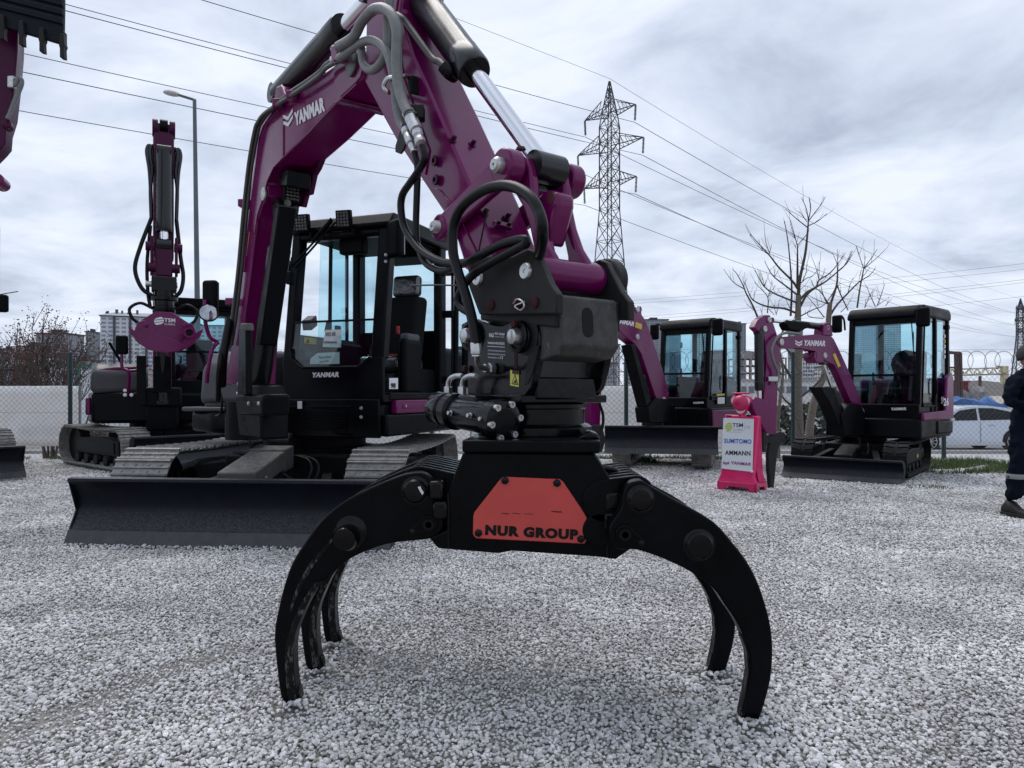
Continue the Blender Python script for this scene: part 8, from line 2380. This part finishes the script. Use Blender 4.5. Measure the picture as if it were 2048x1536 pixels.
# ================================================================= gravel
def stone(seed):
    rnd = random.Random(seed)
    bm = bmesh.new()
    bmesh.ops.create_icosphere(bm, subdivisions=2, radius=0.5)
    sx_, sy_, sz_ = rnd.uniform(.85, 1.25), rnd.uniform(.75, 1.0), rnd.uniform(.55, .8)
    planes = [V((rnd.gauss(0, 1), rnd.gauss(0, 1), rnd.gauss(0, 1))).normalized() for _ in range(11)]
    for v in bm.verts:
        p = v.co.copy()
        for n in planes:
            d = p.dot(n)
            if d > .36: p -= n * (d - .36) * .97
        p += p.normalized() * .045 * mnoise.noise(p * 3.1 + V((seed, 0, 0)))
        v.co = V((p.x * sx_, p.y * sy_, p.z * sz_))
    me = bpy.data.meshes.new('stone')
    bm.to_mesh(me); bm.free()
    me.polygons.foreach_set('use_smooth', [True] * len(me.polygons))
    me.set_sharp_from_angle(angle=R(24))
    me.materials.append(MATS['gravel_stone'])
    return me

scol = bpy.data.collections.new('gravel_stones')
for k in range(8):
    scol.objects.link(bpy.data.objects.new('stone', stone(k * 3 + 1)))

# thin places where beige dirt shows
segs = [(G(20, 1462), G(150, 1415), .16), (G(150, 1415), G(330, 1340), .14), (G(330, 1340), G(470, 1295), .12), (G(180, 1275), G(240, 1268), .06), (G(150, 1215), G(235, 1212), .05), (G(1480, 985), G(1520, 1000), .05)]
def thin(x, y):
    best = 9
    for a, b, w in segs:
        ab = np.array([b.x - a.x, b.y - a.y]); t = np.clip(((x - a.x) * ab[0] + (y - a.y) * ab[1]) / (ab @ ab), 0, 1)
        d = np.hypot(x - a.x - ab[0] * t, y - a.y - ab[1] * t) / w
        best = np.minimum(best, d)
    return best

pts = []; scl = []
for y0, y1, c, s0 in ((1.7, 5.5, .0155, .0225), (5.5, 9.0, .0205, .0275), (9.0, 13.2, .030, .038)):
    ys = np.arange(y0, y1, c)
    for y in ys:
        hw = .76 * y + 1.3
        xs = np.arange(-hw, hw, c)
        n = len(xs)
        x = xs + np.random.uniform(-.48, .48, n) * c; yy = y + np.random.uniform(-.48, .48, n) * c
        th = thin(x, yy)
        keep = np.random.rand(n) < np.clip(.80 + .3 * (th - .3), .80, 1.0)
        big = np.random.rand(n)
        s = s0 * (.50 + .55 * np.random.rand(n) + .5 * (big > .90)) * np.clip(.6 + .4 * (th - .2), .6, 1.0)
        s = s * (.94 + .16 * np.sin(x * 2.1 + 1.7 * np.sin(yy * 1.3)) * np.sin(yy * 2.6 + np.sin(x * 1.9)))
        x, yy, s = x[keep], yy[keep], s[keep]
        pts.append(np.stack([x, yy, np.zeros(len(x))], 1)); scl.append(s)
pts = np.concatenate(pts); scl = np.concatenate(scl).astype(np.float32)
# surface height: cheap smooth function sampled like yard_h
xs = np.linspace(-14, 14, 281); ysg = np.linspace(1.5, 15, 136)
H_ = np.array([[yard_h(a, b) for a in xs] for b in ysg])
ix = np.clip((pts[:, 0] - xs[0]) / (xs[1] - xs[0]), 0, 279.99); iy = np.clip((pts[:, 1] - ysg[0]) / (ysg[1] - ysg[0]), 0, 134.99)
i0 = ix.astype(int); j0 = iy.astype(int); fx = ix - i0; fyy = iy - j0
pts[:, 2] = (H_[j0, i0] * (1 - fx) + H_[j0, i0 + 1] * fx) * (1 - fyy) + (H_[j0 + 1, i0] * (1 - fx) + H_[j0 + 1, i0 + 1] * fx) * fyy
pts[:, 2] += -.014 + np.random.uniform(0, .011, len(pts))
for tx, ty, dd_ in ((578, 1409, (.035, .365, .685)), (1504, 1448, (.035, .465))):
    for q_ in dd_:
        b_ = BL if tx < 1000 else BR_
        px_, py_ = GF(tx, ty, b_).x, b_ + q_
        r_ = np.hypot(pts[:, 0] - px_, pts[:, 1] - py_)
        pts[:, 2] += .030 * np.exp(-((r_ - .06) / .035) ** 2)
bd0, bd1 = bl0, bl1
ab_ = np.array([bd1.x - bd0.x, bd1.y - bd0.y]); tt_ = ((pts[:, 0] - bd0.x) * ab_[0] + (pts[:, 1] - bd0.y) * ab_[1]) / (ab_ @ ab_)
rr_ = np.hypot(pts[:, 0] - bd0.x - ab_[0] * tt_, pts[:, 1] - bd0.y - ab_[1] * tt_)
pts[:, 2] += np.where((tt_ > -.01) & (tt_ < 1.01), .016 * np.exp(-(rr_ / .05) ** 2), 0)
me = bpy.data.meshes.new('gravel')
me.vertices.add(len(pts))
me.vertices.foreach_set('co', pts.ravel())
at = me.attributes.new('scl', 'FLOAT', 'POINT'); at.data.foreach_set('value', scl)
go = bpy.data.objects.new('gravel', me); COL.objects.link(go)
go['kind'] = 'stuff'
tag(go, 'loose pale grey gravel covering the whole yard', 'gravel')
ng = bpy.data.node_groups.new('gravel_scatter', 'GeometryNodeTree')
ng.interface.new_socket('Geometry', in_out='INPUT', socket_type='NodeSocketGeometry')
ng.interface.new_socket('Geometry', in_out='OUTPUT', socket_type='NodeSocketGeometry')
gi = ng.nodes.new('NodeGroupInput'); gout = ng.nodes.new('NodeGroupOutput')
iop = ng.nodes.new('GeometryNodeInstanceOnPoints')
ci = ng.nodes.new('GeometryNodeCollectionInfo')
ci.inputs['Collection'].default_value = scol
ci.inputs['Separate Children'].default_value = True
ci.inputs['Reset Children'].default_value = True
rv = ng.nodes.new('FunctionNodeRandomValue'); rv.data_type = 'FLOAT_VECTOR'
rv.inputs[0].default_value = (-.55, -.55, 0); rv.inputs[1].default_value = (.55, .55, 6.283)
na = ng.nodes.new('GeometryNodeInputNamedAttribute'); na.data_type = 'FLOAT'; na.inputs['Name'].default_value = 'scl'
ri = ng.nodes.new('FunctionNodeRandomValue'); ri.data_type = 'INT'
ri.inputs[4].default_value = 0; ri.inputs[5].default_value = 7; ri.inputs['Seed'].default_value = 5
lk = ng.links.new
lk(gi.outputs[0], iop.inputs['Points']); lk(ci.outputs[0], iop.inputs['Instance'])
iop.inputs['Pick Instance'].default_value = True
lk(ri.outputs[2], iop.inputs['Instance Index'])
lk(rv.outputs[0], iop.inputs['Rotation'])
lk(na.outputs[0], iop.inputs['Scale'])
lk(iop.outputs[0], gout.inputs[0])
md = go.modifiers.new('scatter', 'NODES'); md.node_group = ng
